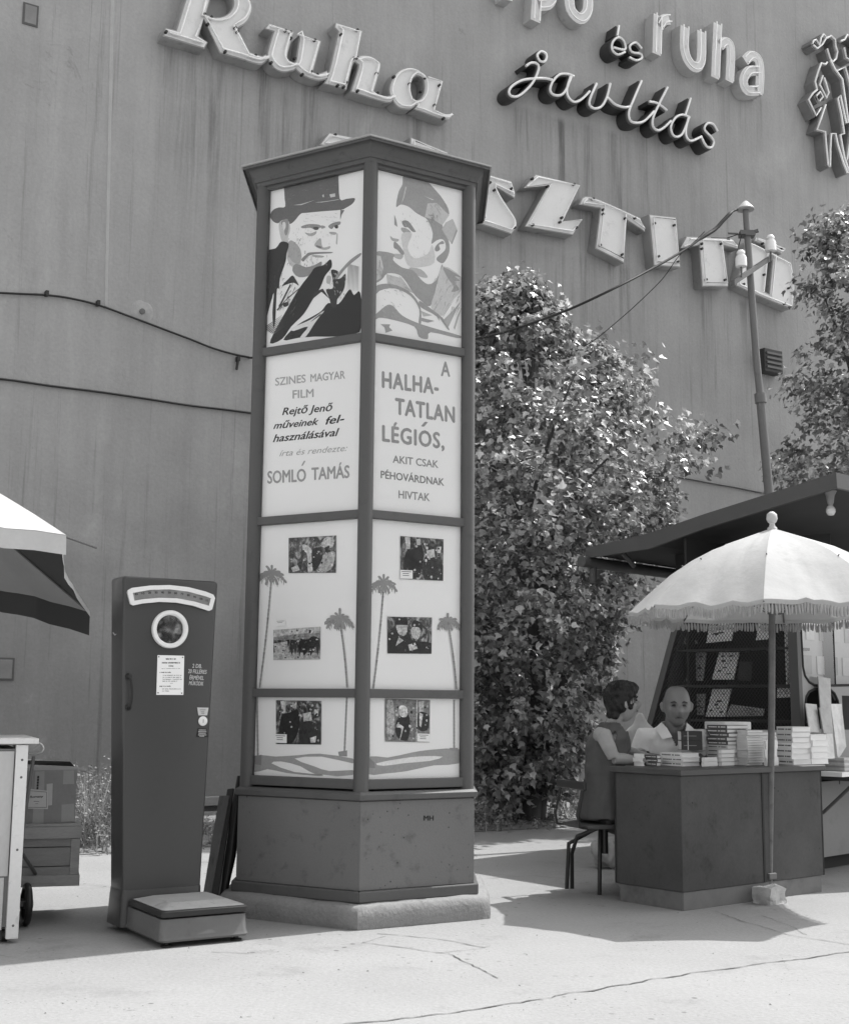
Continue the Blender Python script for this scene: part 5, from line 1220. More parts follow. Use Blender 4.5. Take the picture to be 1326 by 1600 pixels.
me = curve_mesh([outer, w1, w2, [Vector((gp(812, 780).x, gp(812, 1110).y)), Vector((gp(812, 780).x+0.9, gp(812, 1110).y)), Vector((gp(812, 780).x+0.9, gp(812, 780).y)), Vector((gp(812, 780).x, gp(812, 780).y))]], 0.012, GF.m(0.0))
me.materials.append(M_bars); me.name = 'front_frame'; link('front_frame', me, bt)
for q, nm in ((w1, 'rubber_seal'), (w2, 'rubber_seal')):
    m = MB(); m.tube([GF.at(p.x, p.y, 0.012) for p in q], 0.010, 6, closed=True); m.build(nm, mat('rubber', 0.03, rough=0.6), bt, smooth=60)
m = MB(); m.tube([Kp+Vector((0, 0, 0.1))+GF.n*0.0+MF.n*0.0, Kp+Vector((0, 0, gtop))], 0.022, 10); m.build('corner_post', M_bars, bt, smooth=40)
me = curve_mesh([w1], 0, GF.m(-0.002)); me.materials.append(glassmat('window_glass', 0.12, 0.04)); link('window_pane', me, bt)
m = MB(); m.box(GF.at(0.03, w1[5].y-0.02, -0.10), GF.u*2.5, GF.n*0.01, (0, 0, 0.85)); m.build('reflection_backing', mat('sky_reflection_tone', 0.62, var=0.1, scale=2), bt)  # pale sheet added behind the pane, stands in for reflected sky
rr = random.Random(9)
zz0 = w1[5].y
M_pp = [mat('pale_cover_%d' % i, g, rough=0.5, var=0.15, scale=18) for i, g in enumerate((0.7, 0.45, 0.8, 0.35))]
for j, z in enumerate((zz0+0.06, zz0+0.30)):
    for i in range(6):
        x = 0.06+i*0.19+0.05*j; m = MB(); m.box(GF.at(x, z, -0.085), GF.u*0.11, GF.n*0.006, (0, 0, 0.17 if j else 0.13)); m.build('display_sheet', M_pp[(i+j) % 4], bt)
m = MB(); m.box(GF.at(0.02, 0.1, -0.03), GF.u*2.55, GF.n*0.03, (0, 0, z0m-0.115)); m.build('lower_panel', M_booth, bt)
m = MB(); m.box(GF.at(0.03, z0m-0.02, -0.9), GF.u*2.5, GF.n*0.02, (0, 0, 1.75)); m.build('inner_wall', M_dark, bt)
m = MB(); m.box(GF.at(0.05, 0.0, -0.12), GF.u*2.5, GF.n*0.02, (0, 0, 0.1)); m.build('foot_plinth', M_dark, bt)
m = MB(); m.box(MF.at(L0.x-0.15, 0.0, -0.12), MF.u*(R0.x-L0.x+0.1), MF.n*0.02, (0, 0, 0.115)); m.build('foot_plinth', M_dark, bt)
# roof
Lp = onP(Frame((1.21, 10.07, 0), ea, (0, 0, 1)), 915, 872)
t1 = ray(915, 872); sL_ = None
# left eave corner and near ridge corner on a vertical plane parallel to the mesh face
VF = Frame(Vector((2.76, 8.52, 0)), -ea, (0, 0, 1))
vq = lambda x, y: (lambda p: VF.at(p.x, p.y))(VF.px(x, y))
T0, T1, T2, T3 = vq(915, 856), vq(1014, 833), vq(1100, 803), vq(1305, 738)
B0, B1, B2, B3 = vq(915, 872), vq(1014, 857), vq(1100, 826), vq(1307, 762)
m = MB(); th = eb*0.03
for a, b_, c, d in ((B0, B1, T1, T0), (B1, B2, T2, T1), (B2, B3, T3, T2)): pass
m.loft([[B0, T0, T0+th, B0+th], [B1, T1, T1+th, B1+th], [B2, T2, T2+th, B2+th], [B3, T3, T3+th, B3+th]])
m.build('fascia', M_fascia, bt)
# right fascia: falls away from the ridge corner
T4 = T3+(-ea)*1.6*0.55+eb*0.9+Vector((0, 0, -0.10)); 
dR = Vector((0.93, 0.36, -0.12)).normalized()
T4 = T3+dR*2.2; B4 = B3+dR*2.2
m = MB(); n_ = Vector((-0.36, 0.93, 0))*0.03; m.hexa([B3+Vector((0.001, 0, 0)), B4, T4, T3+Vector((0.001, 0, 0))], [B3+n_, B4+n_, T4+n_, T3+n_]); m.build('fascia', mat('fascia_lit_paint', 0.16, rough=0.5, var=0.08), bt)  # lighter copy of the fascia paint, the lit look put into its colour
dpR = 3.6
rows_t = [T0, T1, T2, T3, T4]; back = [p+eb*dpR for p in rows_t]
dz = Vector((0, 0, -0.012))
m = MB(); m.loft([[a+dz+th*1.05, b_+dz, b_+dz*2.5, a+dz*2.5+th*1.05] for a, b_ in zip(rows_t, back)]); m.build('roof_sheet', M_fascia, bt)
rows_b = [B0, B1, B2, B3, B4]; 
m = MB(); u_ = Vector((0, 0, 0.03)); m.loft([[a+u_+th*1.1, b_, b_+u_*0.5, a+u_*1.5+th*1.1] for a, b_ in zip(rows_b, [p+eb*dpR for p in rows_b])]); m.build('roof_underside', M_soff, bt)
g0 = B0+Vector((-0.02, -0.02, -0.03)); m = MB(); m.tube([g0-eb*0.03, g0+eb*3.4], 0.045, 12); m.build('gutter', M_fascia, bt, smooth=40)
m = MB(); m.tube([g0+eb*0.12, g0+eb*0.12+Vector((0.0, 0, -0.16))], 0.03, 10); m.build('downpipe_stub', M_fascia, bt, smooth=40)
m = MB(); a = vq(960, 868)+eb*0.1; m.tube([a+Vector((0, 0, 0.03)), a+Vector((0.10, 0.05, -0.07))], 0.02, 8); m.build('bracket', M_fascia, bt, smooth=40)
# hanging bulb
bp = D(1297, 797, 8.72)
lb2 = thing('light_bulb', 'clear unlit bulb in a conical holder hanging under the kiosk roof corner', 'light bulb', bp)
m = MB(); m.lathe(bp, [(0.012, 0.03), (0.022, 0.05), (0.03, 0.10), (0.05, 0.14)], 14); m.build('lamp_holder', mat('holder_grey', 0.22, rough=0.5), lb2, smooth=40)
m = MB(); m.lathe(bp, [(0.001, -0.04), (0.02, -0.036), (0.032, -0.015), (0.032, 0.005), (0.02, 0.028), (0.012, 0.034)], 16); m.build('bulb', mat('bulb_glass', 0.55, rough=0.08, spec=1.0, var=0.02), lb2, smooth=60)
m = MB(); m.tube([bp+Vector((0, 0, 0.13)), bp+Vector((0, 0, 0.24))], 0.006, 6); m.build('cord', M_black, lb2)

# ledge on the right with magazines
lz = GF.px(1305, 1208).y
ct_c = None
m = MB(); lo_ = GF.at(0.12, lz-0.03, 0.014); m.box(lo_, GF.u*2.3, GF.n*0.30, (0, 0, 0.03)); m.build('display_ledge', M_shelf, bt)
for a in (0.25, 1.0, 1.8):
    m = MB(); m.tube([GF.at(a, lz-0.03, 0.28), GF.at(a, lz-0.26, 0.02)], 0.012, 8); m.build('ledge_strut', M_iron, bt)

# ================================================================== BOOK COUNTER
M_ctr = mat('counter_hardboard', 0.068, rough=0.75, spec=0.2, var=0.28, scale=3.5, fine=0.14, stain=0.4, stain_scale=6)
add_specks(M_ctr, 18.0, 2.5, 0.6, 0.12)
M_ctr_top = mat('counter_top_wood', 0.06, rough=0.5, var=0.2, scale=6)
cB = G(1067, 1424); cA = G(961, 1407); cC = G(1289, 1393)
cn = thing('sales_counter', 'angled brown hardboard sales counter piled with books under the fringed parasol', 'counter', cB)
ctz = D(1067, 1203, cB.y).z
dAB = (cA-cB).normalized(); dBC = (cC-cB).normalized()
nBC = Vector((-dBC.y, dBC.x, 0)); nAB = Vector((dAB.y, -dAB.x, 0))     # pointing to the back
if nBC.y < 0: nBC = -nBC
if nAB.dot(nBC) < 0: nAB = -nAB
dep = 0.62
plh = 0.10
zV = Vector((0, 0, 1))
def panel(p, q, nb_, z0, z1, th, nm, mm, off=0.0, bev=0.002):
    m = MB(); m.hexa([p+nb_*off+zV*z0, q+nb_*off+zV*z0, q+nb_*(off+th)+zV*z0, p+nb_*(off+th)+zV*z0], [p+nb_*off+zV*z1, q+nb_*off+zV*z1, q+nb_*(off+th)+zV*z1, p+nb_*(off+th)+zV*z1]); return m.build(nm, mm, cn, bev=bev)
z1c = ctz-0.035
panel(cB+dBC*0.002, cC, nBC, plh, z1c, 0.02, 'front_panel', M_ctr)
panel(cB+dAB*0.002, cA, nAB, plh, z1c, 0.02, 'front_panel', M_ctr)
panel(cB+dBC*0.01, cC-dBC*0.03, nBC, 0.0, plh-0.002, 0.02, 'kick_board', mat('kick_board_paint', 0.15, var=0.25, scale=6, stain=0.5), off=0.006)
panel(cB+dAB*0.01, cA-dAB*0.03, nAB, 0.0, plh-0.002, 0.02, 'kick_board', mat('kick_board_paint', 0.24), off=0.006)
cC2 = cC+nBC*dep; cA2 = cA+nAB*0.10
panel(cC, cC2, -dBC, plh, z1c, 0.02, 'end_panel', M_ctr)
panel(cA, cA2, -dAB, plh, z1c, 0.02, 'end_panel', M_ctr)
# vertical joint cover strip at the pole and dark joint
pj = G(1201, 1405); tj = (pj-cB).dot(dBC)
panel(cB+dBC*(tj-0.05), cB+dBC*(tj-0.035), nBC, plh, z1c, 0.004, 'joint', M_dark, off=-0.0045, bev=0)
# top slab with overhang
def top_ring(z, o):
    a = cA-nAB*o+dAB*o; b_ = cB+(-nAB-nBC)*o*0.62; c = cC-nBC*o+dBC*o; c2 = cC2+dBC*o+nBC*o
    a2 = cA+nAB*0.32+dAB*o; mid = cB+(nBC+nAB)*0.33
    return [p+zV*z for p in (a, b_, c, c2, mid+dBC*0.3+nBC*0.2, a2)]
m = MB(); m.loft([top_ring(ctz-0.034, 0.012), top_ring(ctz-0.03, 0.02), top_ring(ctz-0.004, 0.02), top_ring(ctz, 0.014)]); m.build('counter_top', M_ctr_top, cn)

# ================================================================== BOOKS
covs = [mat('book_cover_%02d' % int(g*100), g, rough=0.45, var=0.08, scale=12) for g in (0.03, 0.10, 0.28, 0.55, 0.78)]
M_page = mat('book_pages', 0.74, rough=0.9, var=0.04, fine=0.1, fscale=200, stretch=(1, 1, 12))
M_bline = ink(0.05)
ORD = ['lowest', 'second', 'third', 'fourth', 'fifth', 'sixth', 'seventh', 'eighth', 'ninth', 'tenth', 'eleventh', 'twelfth', 'thirteenth', 'fourteenth']
bookn = [0]
def book(corner, e1, e2, pw, sl, h, cov, label, lines=False, group=None):
    """corner: front lower corner; e1 runs along the page end (to the right), e2 along the spine (to the left/back)"""
    m = MB(); t = min(0.0026, h*0.12)
    rr = random.Random(bookn[0]); bookn[0] += 1
    j = rr.uniform(-0.006, 0.006); corner = corner+e1*j+e2*rr.uniform(-0.006, 0.006)
    an = R(rr.uniform(-2.2, 2.2)); rot = Matrix.Rotation(an, 3, 'Z'); e1 = rot @ e1; e2 = rot @ e2
    m.box(corner, e1*pw, e2*sl, zV*t, 0)
    m.box(corner+zV*(h-t), e1*pw, e2*sl, zV*t, 0)
    m.box(corner+zV*t, e1*t, e2*sl, zV*(h-2*t), 0)                      # spine
    m.box(corner+e1*t+e2*0.003+zV*t, e1*(pw-t-0.003), e2*(sl-0.006), zV*(h-2*t), 1)
    mats_ = [covs[cov], M_page]
    if lines:
        nrm = -e1; mats_.append(M_bline if cov > 2 else covs[4])
        for a, b_ in ((0.08, 0.5), (0.56, 0.66), (0.70, 0.92)):
            o_ = corner-e1*0.0006
            x = a
            while x < b_:
                x2 = min(b_, x+rr.uniform(0.03, 0.06))
                m.box(o_+e2*(sl*(1-x2))+zV*h*0.38, e2*(sl*(x2-x)), e1*0.0005, zV*h*0.26, 2); x = x2+0.012
    o = m.build('book', mats_)
    tag(o, label, 'book', group)
    return o
def stack(px, pxl, pxr, ybot, ytop, n, cov, where, e1=None, e2=None, z0=None, back=0.0, lines=False, bl=None):
    """px corner between spine and page end, pxl / pxr their far ends in photo pixels"""
    e1 = e1 or dBC; e2 = e2 or dAB; z = ctz if z0 is None else z0
    c = G(px, ybot, z)+(nBC*back)
    # lengths so that the faces end at pxl, pxr
    def ln(d, x):
        tt = ray(x, 1150); k = tt.x/tt.y; return (k*c.y-c.x)/(d.x-k*d.y)
    sl = ln(e2, pxl); pw = ln(e1, pxr)
    ht = D(px, ytop, c.y).z-D(px, ybot, c.y).z; h = ht/n
    for i in range(n):
        s = 'pale' if (cov if isinstance(cov, int) else cov[i]) > 2 else 'dark'
        cv = cov if isinstance(cov, int) else cov[i]
        pos = ('single' if n == 1 else 'lowest' if i == 0 else 'top' if i == n-1 else ORD[i]+' up')
        book(c+zV*(z-c.z+i*h+0.0003*i), e1, e2, pw, abs(sl), h-0.0006, cv, f'{s} covered book, {pos} of {where}', lines, 'books piled on the sales counter')
    return c, z+n*h, pw, abs(sl), e1, e2
stack(1002, 989, 1006, 1197, 1178, 3, 4, 'the tiny pile at the left end of the counter')
stack(1026, 1007, 1032, 1197, 1180, 3, [1, 1, 1], 'the dark pile second from left', lines=True)
stack(1066, 1031, 1092, 1197.5, 1177, 3, 4, 'the white pile at the counter corner', lines=True)
stack(1118, 1095, 1119, 1197, 1183, 2, 4, 'the low white pair right of the corner', e1=nBC, e2=-dBC)
stack(1142, 1120, 1145, 1196, 1171, 4, 3, 'the beige pile beside the low pair', e1=nBC, e2=-dBC)
stack(1143, 1104, 1167, 1196, 1134, 10, [3, 3, 3, 3, 3, 1, 1, 1, 1, 1], 'the tall dark spined pile', back=0.03, lines=True)
stack(1168, 1150, 1192, 1196, 1142, 14, 3, 'the slim pile left of the pole', back=0.0)
stack(1212, 1192, 1213, 1196, 1157, 3, 4, 'the thick pile behind the parasol pole', e1=nBC, e2=-dBC)
stack(1240, 1212, 1266, 1195, 1136, 7, [4, 4, 4, 4, 3, 3, 3], 'the high pile right of the pole', back=0.01, lines=True)
stack(1268, 1261, 1292, 1194, 1148, 5, [4, 4, 4, 4, 4], 'the last pile at the right end')
# things lying on or behind the piles
stack(1222, 1200, 1246, 1192, 1146, 9, [3, 3, 4, 3, 1, 3, 4, 3, 3], 'the uneven pile behind the high pile', back=0.17, lines=True)
stack(1104, 1084, 1128, 1190, 1163, 5, [4, 1, 3, 4, 2], 'the mixed pile behind the low pair', back=0.17, lines=True)
stack(1270, 1250, 1288, 1190, 1141, 7, [3, 2, 4, 3, 3, 1, 4], 'the pile behind the last pile', back=0.16, lines=True)
c = G(1060, 1197, ctz)+nBC*0.16
zt_ = ctz
c_bk = G(1066, 1197.5, ctz)+nBC*0.20
stack(1052, 1020, 1090, 1190, 1178, 2, [3, 3], 'the flat pale pile carrying the thick black pair', back=0.0)
kx = D(1064, 1172, c_bk.y)
for i in range(2):
    hh = (D(1064, 1142, kx.y).z-kx.z)/2; wv = (D(1097, 1172, kx.y)-kx); wv.z = 0
    m = MB(); bk = Vector((0, 1, 0)); z_ = kx.z+hh*i
    m.box(Vector((kx.x, kx.y, z_)), wv, bk*0.11, (0, 0, 0.003), 0); m.box(Vector((kx.x, kx.y, z_+hh-0.004)), wv, bk*0.11, (0, 0, 0.003), 0)
    m.box(Vector((kx.x, kx.y, z_+0.003)), wv, bk*0.004, (0, 0, hh-0.007), 0); m.box(Vector((kx.x, kx.y+0.0041, z_+0.003)), wv, bk*0.10, (0, 0, hh-0.007), 1)
    m.box(Vector((kx.x, kx.y-0.0006, z_))+wv*0.30, wv*0.035, bk*0.0005, (0, 0, hh-0.002), 2); m.box(Vector((kx.x, kx.y-0.0006, z_+hh*0.45))+wv*0.12, wv*0.6, bk*0.0004, (0, 0, 0.003), 3)
    tag(m.build('book', [covs[0], M_page, covs[3], covs[2]]), 'thick black book with a pale band, %s one of the pair before the bald man' % ('lower', 'upper')[i], 'book', 'books piled on the sales counter')
# the pair stands on hidden piles; shift down is filled by a pale pile below
c, zz, pw_, sl_, _, _ = stack(1055, 1018, 1078, 1192, 1176, 2, [3, 3], 'the flat pile in front of the black pair', back=0.10)
def band(c_, e1, e2, z, pw, sl, h):
    m = MB(); m.box(c_-e1*0.001+e2*(sl*0.42)+zV*z, e1*(-0.0008), e2*0.006, zV*h); return m
p = G(1085, 1195, ctz)+nBC*0.13
m = MB(); m.box(G(1120, 1195, ctz)+nBC*0.10+zV*(D(1120, 1177, 7.6).z-ctz)-dBC*0.05, dBC*0.27, nBC*0.09, zV*0.026); tag(m.build('paper_parcel', mat('parcel_paper', 0.72, var=0.06), bev=0.006), 'rolled pale paper parcel lying across the piles in front of the tall dark pile', 'parcel')
pp = G(1192, 1196, ctz)+nBC*0.18
m = MB(); m.box(Vector((pp.x, pp.y, D(1192, 1141, pp.y).z))-dBC*0.13, dBC*0.26, nBC*0.16, zV*0.05); tag(m.build('paper_parcel', mat('parcel_white', 0.75, var=0.05), bev=0.006), 'long white parcel resting on top of the piles behind the pole', 'parcel')
# support pile behind for that parcel
stack(1196, 1176, 1215, 1190, 1143, 8, 3, 'the hidden pile under the long white parcel', back=0.17)
# papers at woman's elbow
m = MB(); pz = G(985, 1196, ctz)
m.box(pz-Vector((0.10, -0.02, 0)), Vector((0.17, 0.0, 0)), Vector((0.03, 0.12, 0)), zV*0.006); tag(m.build('receipt_book', mat('receipt_paper', 0.3, var=0.2), bev=0.001), 'thin receipt pad lying under the woman\'s forearm', 'notepad')

# shelves: covers behind the wire
SZs = zm(1030, 930, 4.48)
ex = random.Random(12)
def shelf_book(q, cov, label, d=-0.12):
    P = [MF.px(*SZs(*p), d) for p in q]; m = MB()
    m.hexa([MF.at(p.x, p.y, d-0.012) for p in P], [MF.at(p.x, p.y, d) for p in P], 0)
    mats_ = [cov, ink(0.06)]
    bil = lambda u, v: (P[0]*(1-u)+P[1]*u)*(1-v)+(P[3]*(1-u)+P[2]*u)*v
    rr = random.Random(len(label))
    for j in range(9):
        u = rr.uniform(.12, .7); v = rr.uniform(.1, .85); w_ = rr.uniform(.1, .3); h = rr.uniform(.03, .1)
        pts = [bil(u, v), bil(min(.92, u+w_), v+0.02), bil(min(.92, u+w_*0.8), v+h), bil(u+.02, v+h*.8)]
        m.add([MF.at(a.x, a.y, d+0.0006+j*0.0001) for a in pts], [(0, 1, 2, 3)], 1)
    tag(m.build('book', mats_), label, 'book', 'books displayed behind the wire mesh'); return
cvA = mat('shelf_cover_pale', 0.7, rough=0.5, var=0.1); cvB = mat('shelf_cover_mid', 0.32, rough=0.5, var=0.2); cvC = mat('shelf_cover_bright', 0.75, rough=0.5, var=0.1)
shelf_book([(325, 335), (500, 318), (530, 165), (355, 165)], cvA, 'large pale cover on the top shelf left, behind the wire mesh')
shelf_book([(672, 315), (790, 305), (790, 160), (700, 165)], cvA, 'pale cover on the top shelf beside the parasol pole')
shelf_book([(135, 345), (262, 340), (235, 290), (150, 290)], cvB, 'low grey book lying at the left end of the top shelf')
shelf_book([(185, 600), (300, 600), (325, 400), (205, 400)], cvB, 'dark and white cover at the left of the middle shelf')
shelf_book([(365, 590), (515, 590), (555, 398), (415, 400)], cvA, 'patterned white cover in the centre of the middle shelf')
shelf_book([(545, 600), (640, 600), (650, 465), (560, 465)], mat('shelf_cover_dark', 0.05), 'dim dark cover right of the patterned one on the middle shelf')
shelf_book([(210, 840), (305, 840), (320, 690), (225, 690)], cvB, 'grey cover on the lower shelf next to the bald man\'s head')
shelf_book([(320, 850), (455, 850), (500, 655), (370, 655)], cvA, 'patterned white cover on the lower shelf centre')
shelf_book([(460, 850), (720, 845), (730, 795), (500, 765)], cvB, 'row of small grey booklets leaning on the lower shelf')
shelf_book([(820, 718), (915, 715), (915, 650), (822, 650)], cvC, 'small bright booklet low behind the wire, right of the pole')
# magazines on the ledge at the right
def mag(q, d0, d1_, mm, label, th=0.008):
    P0_ = [GF.px(*GZ(*p), d0) for p in q[:2]]; P1_ = [GF.px(*GZ(*p), d1_) for p in q[2:]]
    b4 = [GF.at(P0_[0].x, P0_[0].y, d0), GF.at(P0_[1].x, P0_[1].y, d0), GF.at(P1_[0].x, P1_[0].y, d1_), GF.at(P1_[1].x, P1_[1].y, d1_)]
    m = MB(); m.hexa([p-GF.n*th for p in b4], b4); tag(m.build('magazine', mm, bev=0.001), label, 'magazine', 'magazines on the kiosk ledge')
mg = [mat('mag_%d' % i, g, rough=0.4, var=0.35, scale=14, fine=0.1) for i, g in enumerate((0.42, 0.34, 0.6, 0.5, 0.3))]
mag([(520, 1130), (625, 1135), (585, 865), (480, 855)], 0.17, 0.10, mg[0], 'mottled grey magazine leaning leftmost in the kiosk lower window')
mag([(640, 1140), (735, 1140), (718, 615), (600, 595)], 0.14, 0.03, mg[1], 'tallest magazine standing up across the window bar')
mag([(655, 1145), (745, 1140), (725, 915), (612, 895)], 0.20, 0.14, mg[4], 'shorter picture magazine in front of the tallest one')
mag([(790, 1400), (870, 1270), (825, 860), (720, 860)], 0.16, 0.08, mg[2], 'blank whitish folder leaning at the right')
mag([(690, 1390), (760, 1385), (740, 1145), (680, 1145)], 0.26, 0.20, mg[3], 'pale booklet upright just right of the last pile')
for i in range(7):
    c = onP(GF, 1318, 1204, 0.20); m = MB(); m.box(GF.at(GF.px(1310, 1204, 0.2).x, lz+0.002+i*0.017, 0.10), GF.u*0.20, GF.n*0.14, zV*0.016)
    tag(m.build('magazine', mg[1] if i % 2 else mg[3]), 'grey book, %s of the low pile on the kiosk ledge at the right edge' % ORD[i], 'magazine', 'pile on the ledge at the right edge')
m = MB(); c = GF.px(1296, 1207, 0.2); m.box(GF.at(c.x-0.03, lz+0.001, 0.13), GF.u*0.12, GF.n*0.17, zV*0.03); tag(m.build('booklet', covs[4], bev=0.002), 'white booklet lying flat on the ledge beside the counter end', 'booklet')
# ================================================================== FRINGED PARASOL
M_canv = mat('cream_canvas', 0.45, rough=0.88, var=0.10, fine=0.05, scale=5, bump=0.35, bscale=11, trans=0.15, stain=0.18, stain_scale=4)
M_fr = mat('fringe_cotton', 0.34, rough=0.9, var=0.2, scale=30)
pf = G(1201, 1404); UC = Vector((D(1208, 900, pf.y).x, pf.y, 0))
zt1 = D(1208, 825, UC.y).z; ze = D(1187, 936, UC.y-0.86).z
ur = 0.89
pu = thing('fringed_parasol', 'pale canvas parasol with a tasselled fringe standing at the book counter', 'parasol', (UC.x, UC.y, 0))
A0 = 251.0
prof = [(0.0, 1.0), (0.1, 0.94), (0.25, 0.85), (0.4, 0.76), (0.55, 0.63), (0.7, 0.46), (0.85, 0.24), (1.0, 0.0)]
def cp(ang, r, hz_): return UC+Vector((math.cos(ang)*r, math.sin(ang)*r, hz_))
hems = []
for s in range(8):
    a0 = R(A0+45*s); a1 = R(A0+45*(s+1)); rows = []
    nk = 14
    for fr_, fh in prof:
        row = []
        for k in range(nk+1):
            t = k/nk; p0 = cp(a0, ur*fr_, ze+(zt1-ze)*fh); p1 = cp(a1, ur*fr_, ze+(zt1-ze)*fh); p = p0.lerp(p1, t)
            b_ = math.sin(math.pi*t); p.z -= 0.028*b_*fr_*(1-0.3*fr_)*(1 if fr_ < 1 else 0.4)
            # creases running from the ribs
            p.z += 0.020*fr_*mnoise.noise(Vector((p.x*6, p.y*6, s*3.0)))*b_+0.016*fr_*mnoise.noise(Vector((t*13, fr_*2.5, s*5.0)))*b_
            dd = (Vector((UC.x, UC.y, p.z))-p); p += dd*(0.05*b_*fr_)
            if s in (6, 7, 5): p.z += 0.014*math.sin(t*17-fr_*11+s)*b_*fr_**1.5
            row.append(p)
        rows.append(row)
    m = MB(); m.loft(rows, closed=False, cap=False); m.build('canopy_panel', M_canv, pu, smooth=80)
    hem = rows[-1]; hems.append(hem)
    m = MB(); m.loft([[p+Vector((0, 0, 0.004)) for p in hem], [p+Vector((0, 0, -0.022)) for p in hem]], closed=False, cap=False)
    m.build('hem_band', M_canv, pu, smooth=80)
    rr = random.Random(s); m = MB(); n = 36
    for k in range(n):
        t = (k+0.5)/n*nk; i = min(int(t), nk-1); p = hem[i].lerp(hem[i+1], t-i); l = rr.uniform(0.066, 0.082)
        w_ = 0.0085; d = (hem[i+1]-hem[i]).normalized(); d.z = 0; nrm = Vector((-d.y, d.x, 0))
        sw = d*rr.uniform(-0.006, 0.006)+nrm*rr.uniform(-0.008, 0.008)
        m.tube([p+Vector((0, 0, -0.02)), p+Vector((0, 0, -0.035))+sw*0.2, p+Vector((0, 0, -l*0.7))+sw*0.7, p+Vector((0, 0, -l))+sw], [0.003, w_*0.8, w_, w_*0.7], 5)
    o = m.build('fringe', M_fr, pu, smooth=60); o['kind'] = 'stuff'
m = MB(); m.lathe(cp(0, 0, zt1), [(0.03, -0.015), (0.03, 0.0), (0.018, 0.01), (0.016, 0.028), (0.026, 0.036), (0.034, 0.055), (0.03, 0.085), (0.012, 0.1), (0.001, 0.102)], 16); m.build('finial', mat('finial_wood', 0.5, rough=0.5), pu, smooth=50)
m = MB(); pfz = D(1205, 1100, UC.y); m.tube([(pf.x, pf.y, 0.06), (pfz.x, pf.y, pfz.z), (UC.x, UC.y, zt1-0.02)], 0.0205, 12); m.build('pole', mat('pole_worn_paint', 0.13, rough=0.5, var=0.4, scale=12, stain=0.4, stain_scale=20), pu, smooth=40)
for s in range(8):
    a = R(A0+45*s); m = MB(); m.tube([cp(a, ur*f_, ze+(zt1-ze)*h-0.012) for f_, h in prof], 0.005, 5); m.tube([cp(a, ur*0.62, ze+(zt1-ze)*0.6-0.015), cp(a, 0.03, ze-0.02)], 0.004, 5); m.build('rib', M_iron, pu)
m = MB(); q = Vector((pf.x, pf.y, plh+0.03)); m.cbox(q, 0.07, 0.07, 0.035, dBC, nBC, zV); m.build('clamp', M_iron, pu, bev=0.004)
m = MB(); sc_ = G(1202, 1411)
m.cbox(sc_+zV*0.045, 0.15, 0.12, 0.09, dBC, nBC, zV); so_ = m.build('foot_stone', mat('pale_stone', 0.42, var=0.25, scale=18, bump=0.5, bscale=50), None)
bmx = bmesh.new(); bmx.from_mesh(so_.data); bmesh.ops.subdivide_edges(bmx, edges=bmx.edges[:], cuts=5, use_grid_fill=True)
for v in bmx.verts:
    if v.co.z > 0.01: v.co += Vector((mnoise.noise(v.co*14), mnoise.noise(v.co*14+Vector((5, 0, 0))), mnoise.noise(v.co*14+Vector((9, 0, 0)))))*0.022
    v.co.z = max(v.co.z, 0.0)
bmx.to_mesh(so_.data); bmx.free()
tag(so_, 'rough pale stone block weighting the parasol pole at the foot of the counter', 'stone')

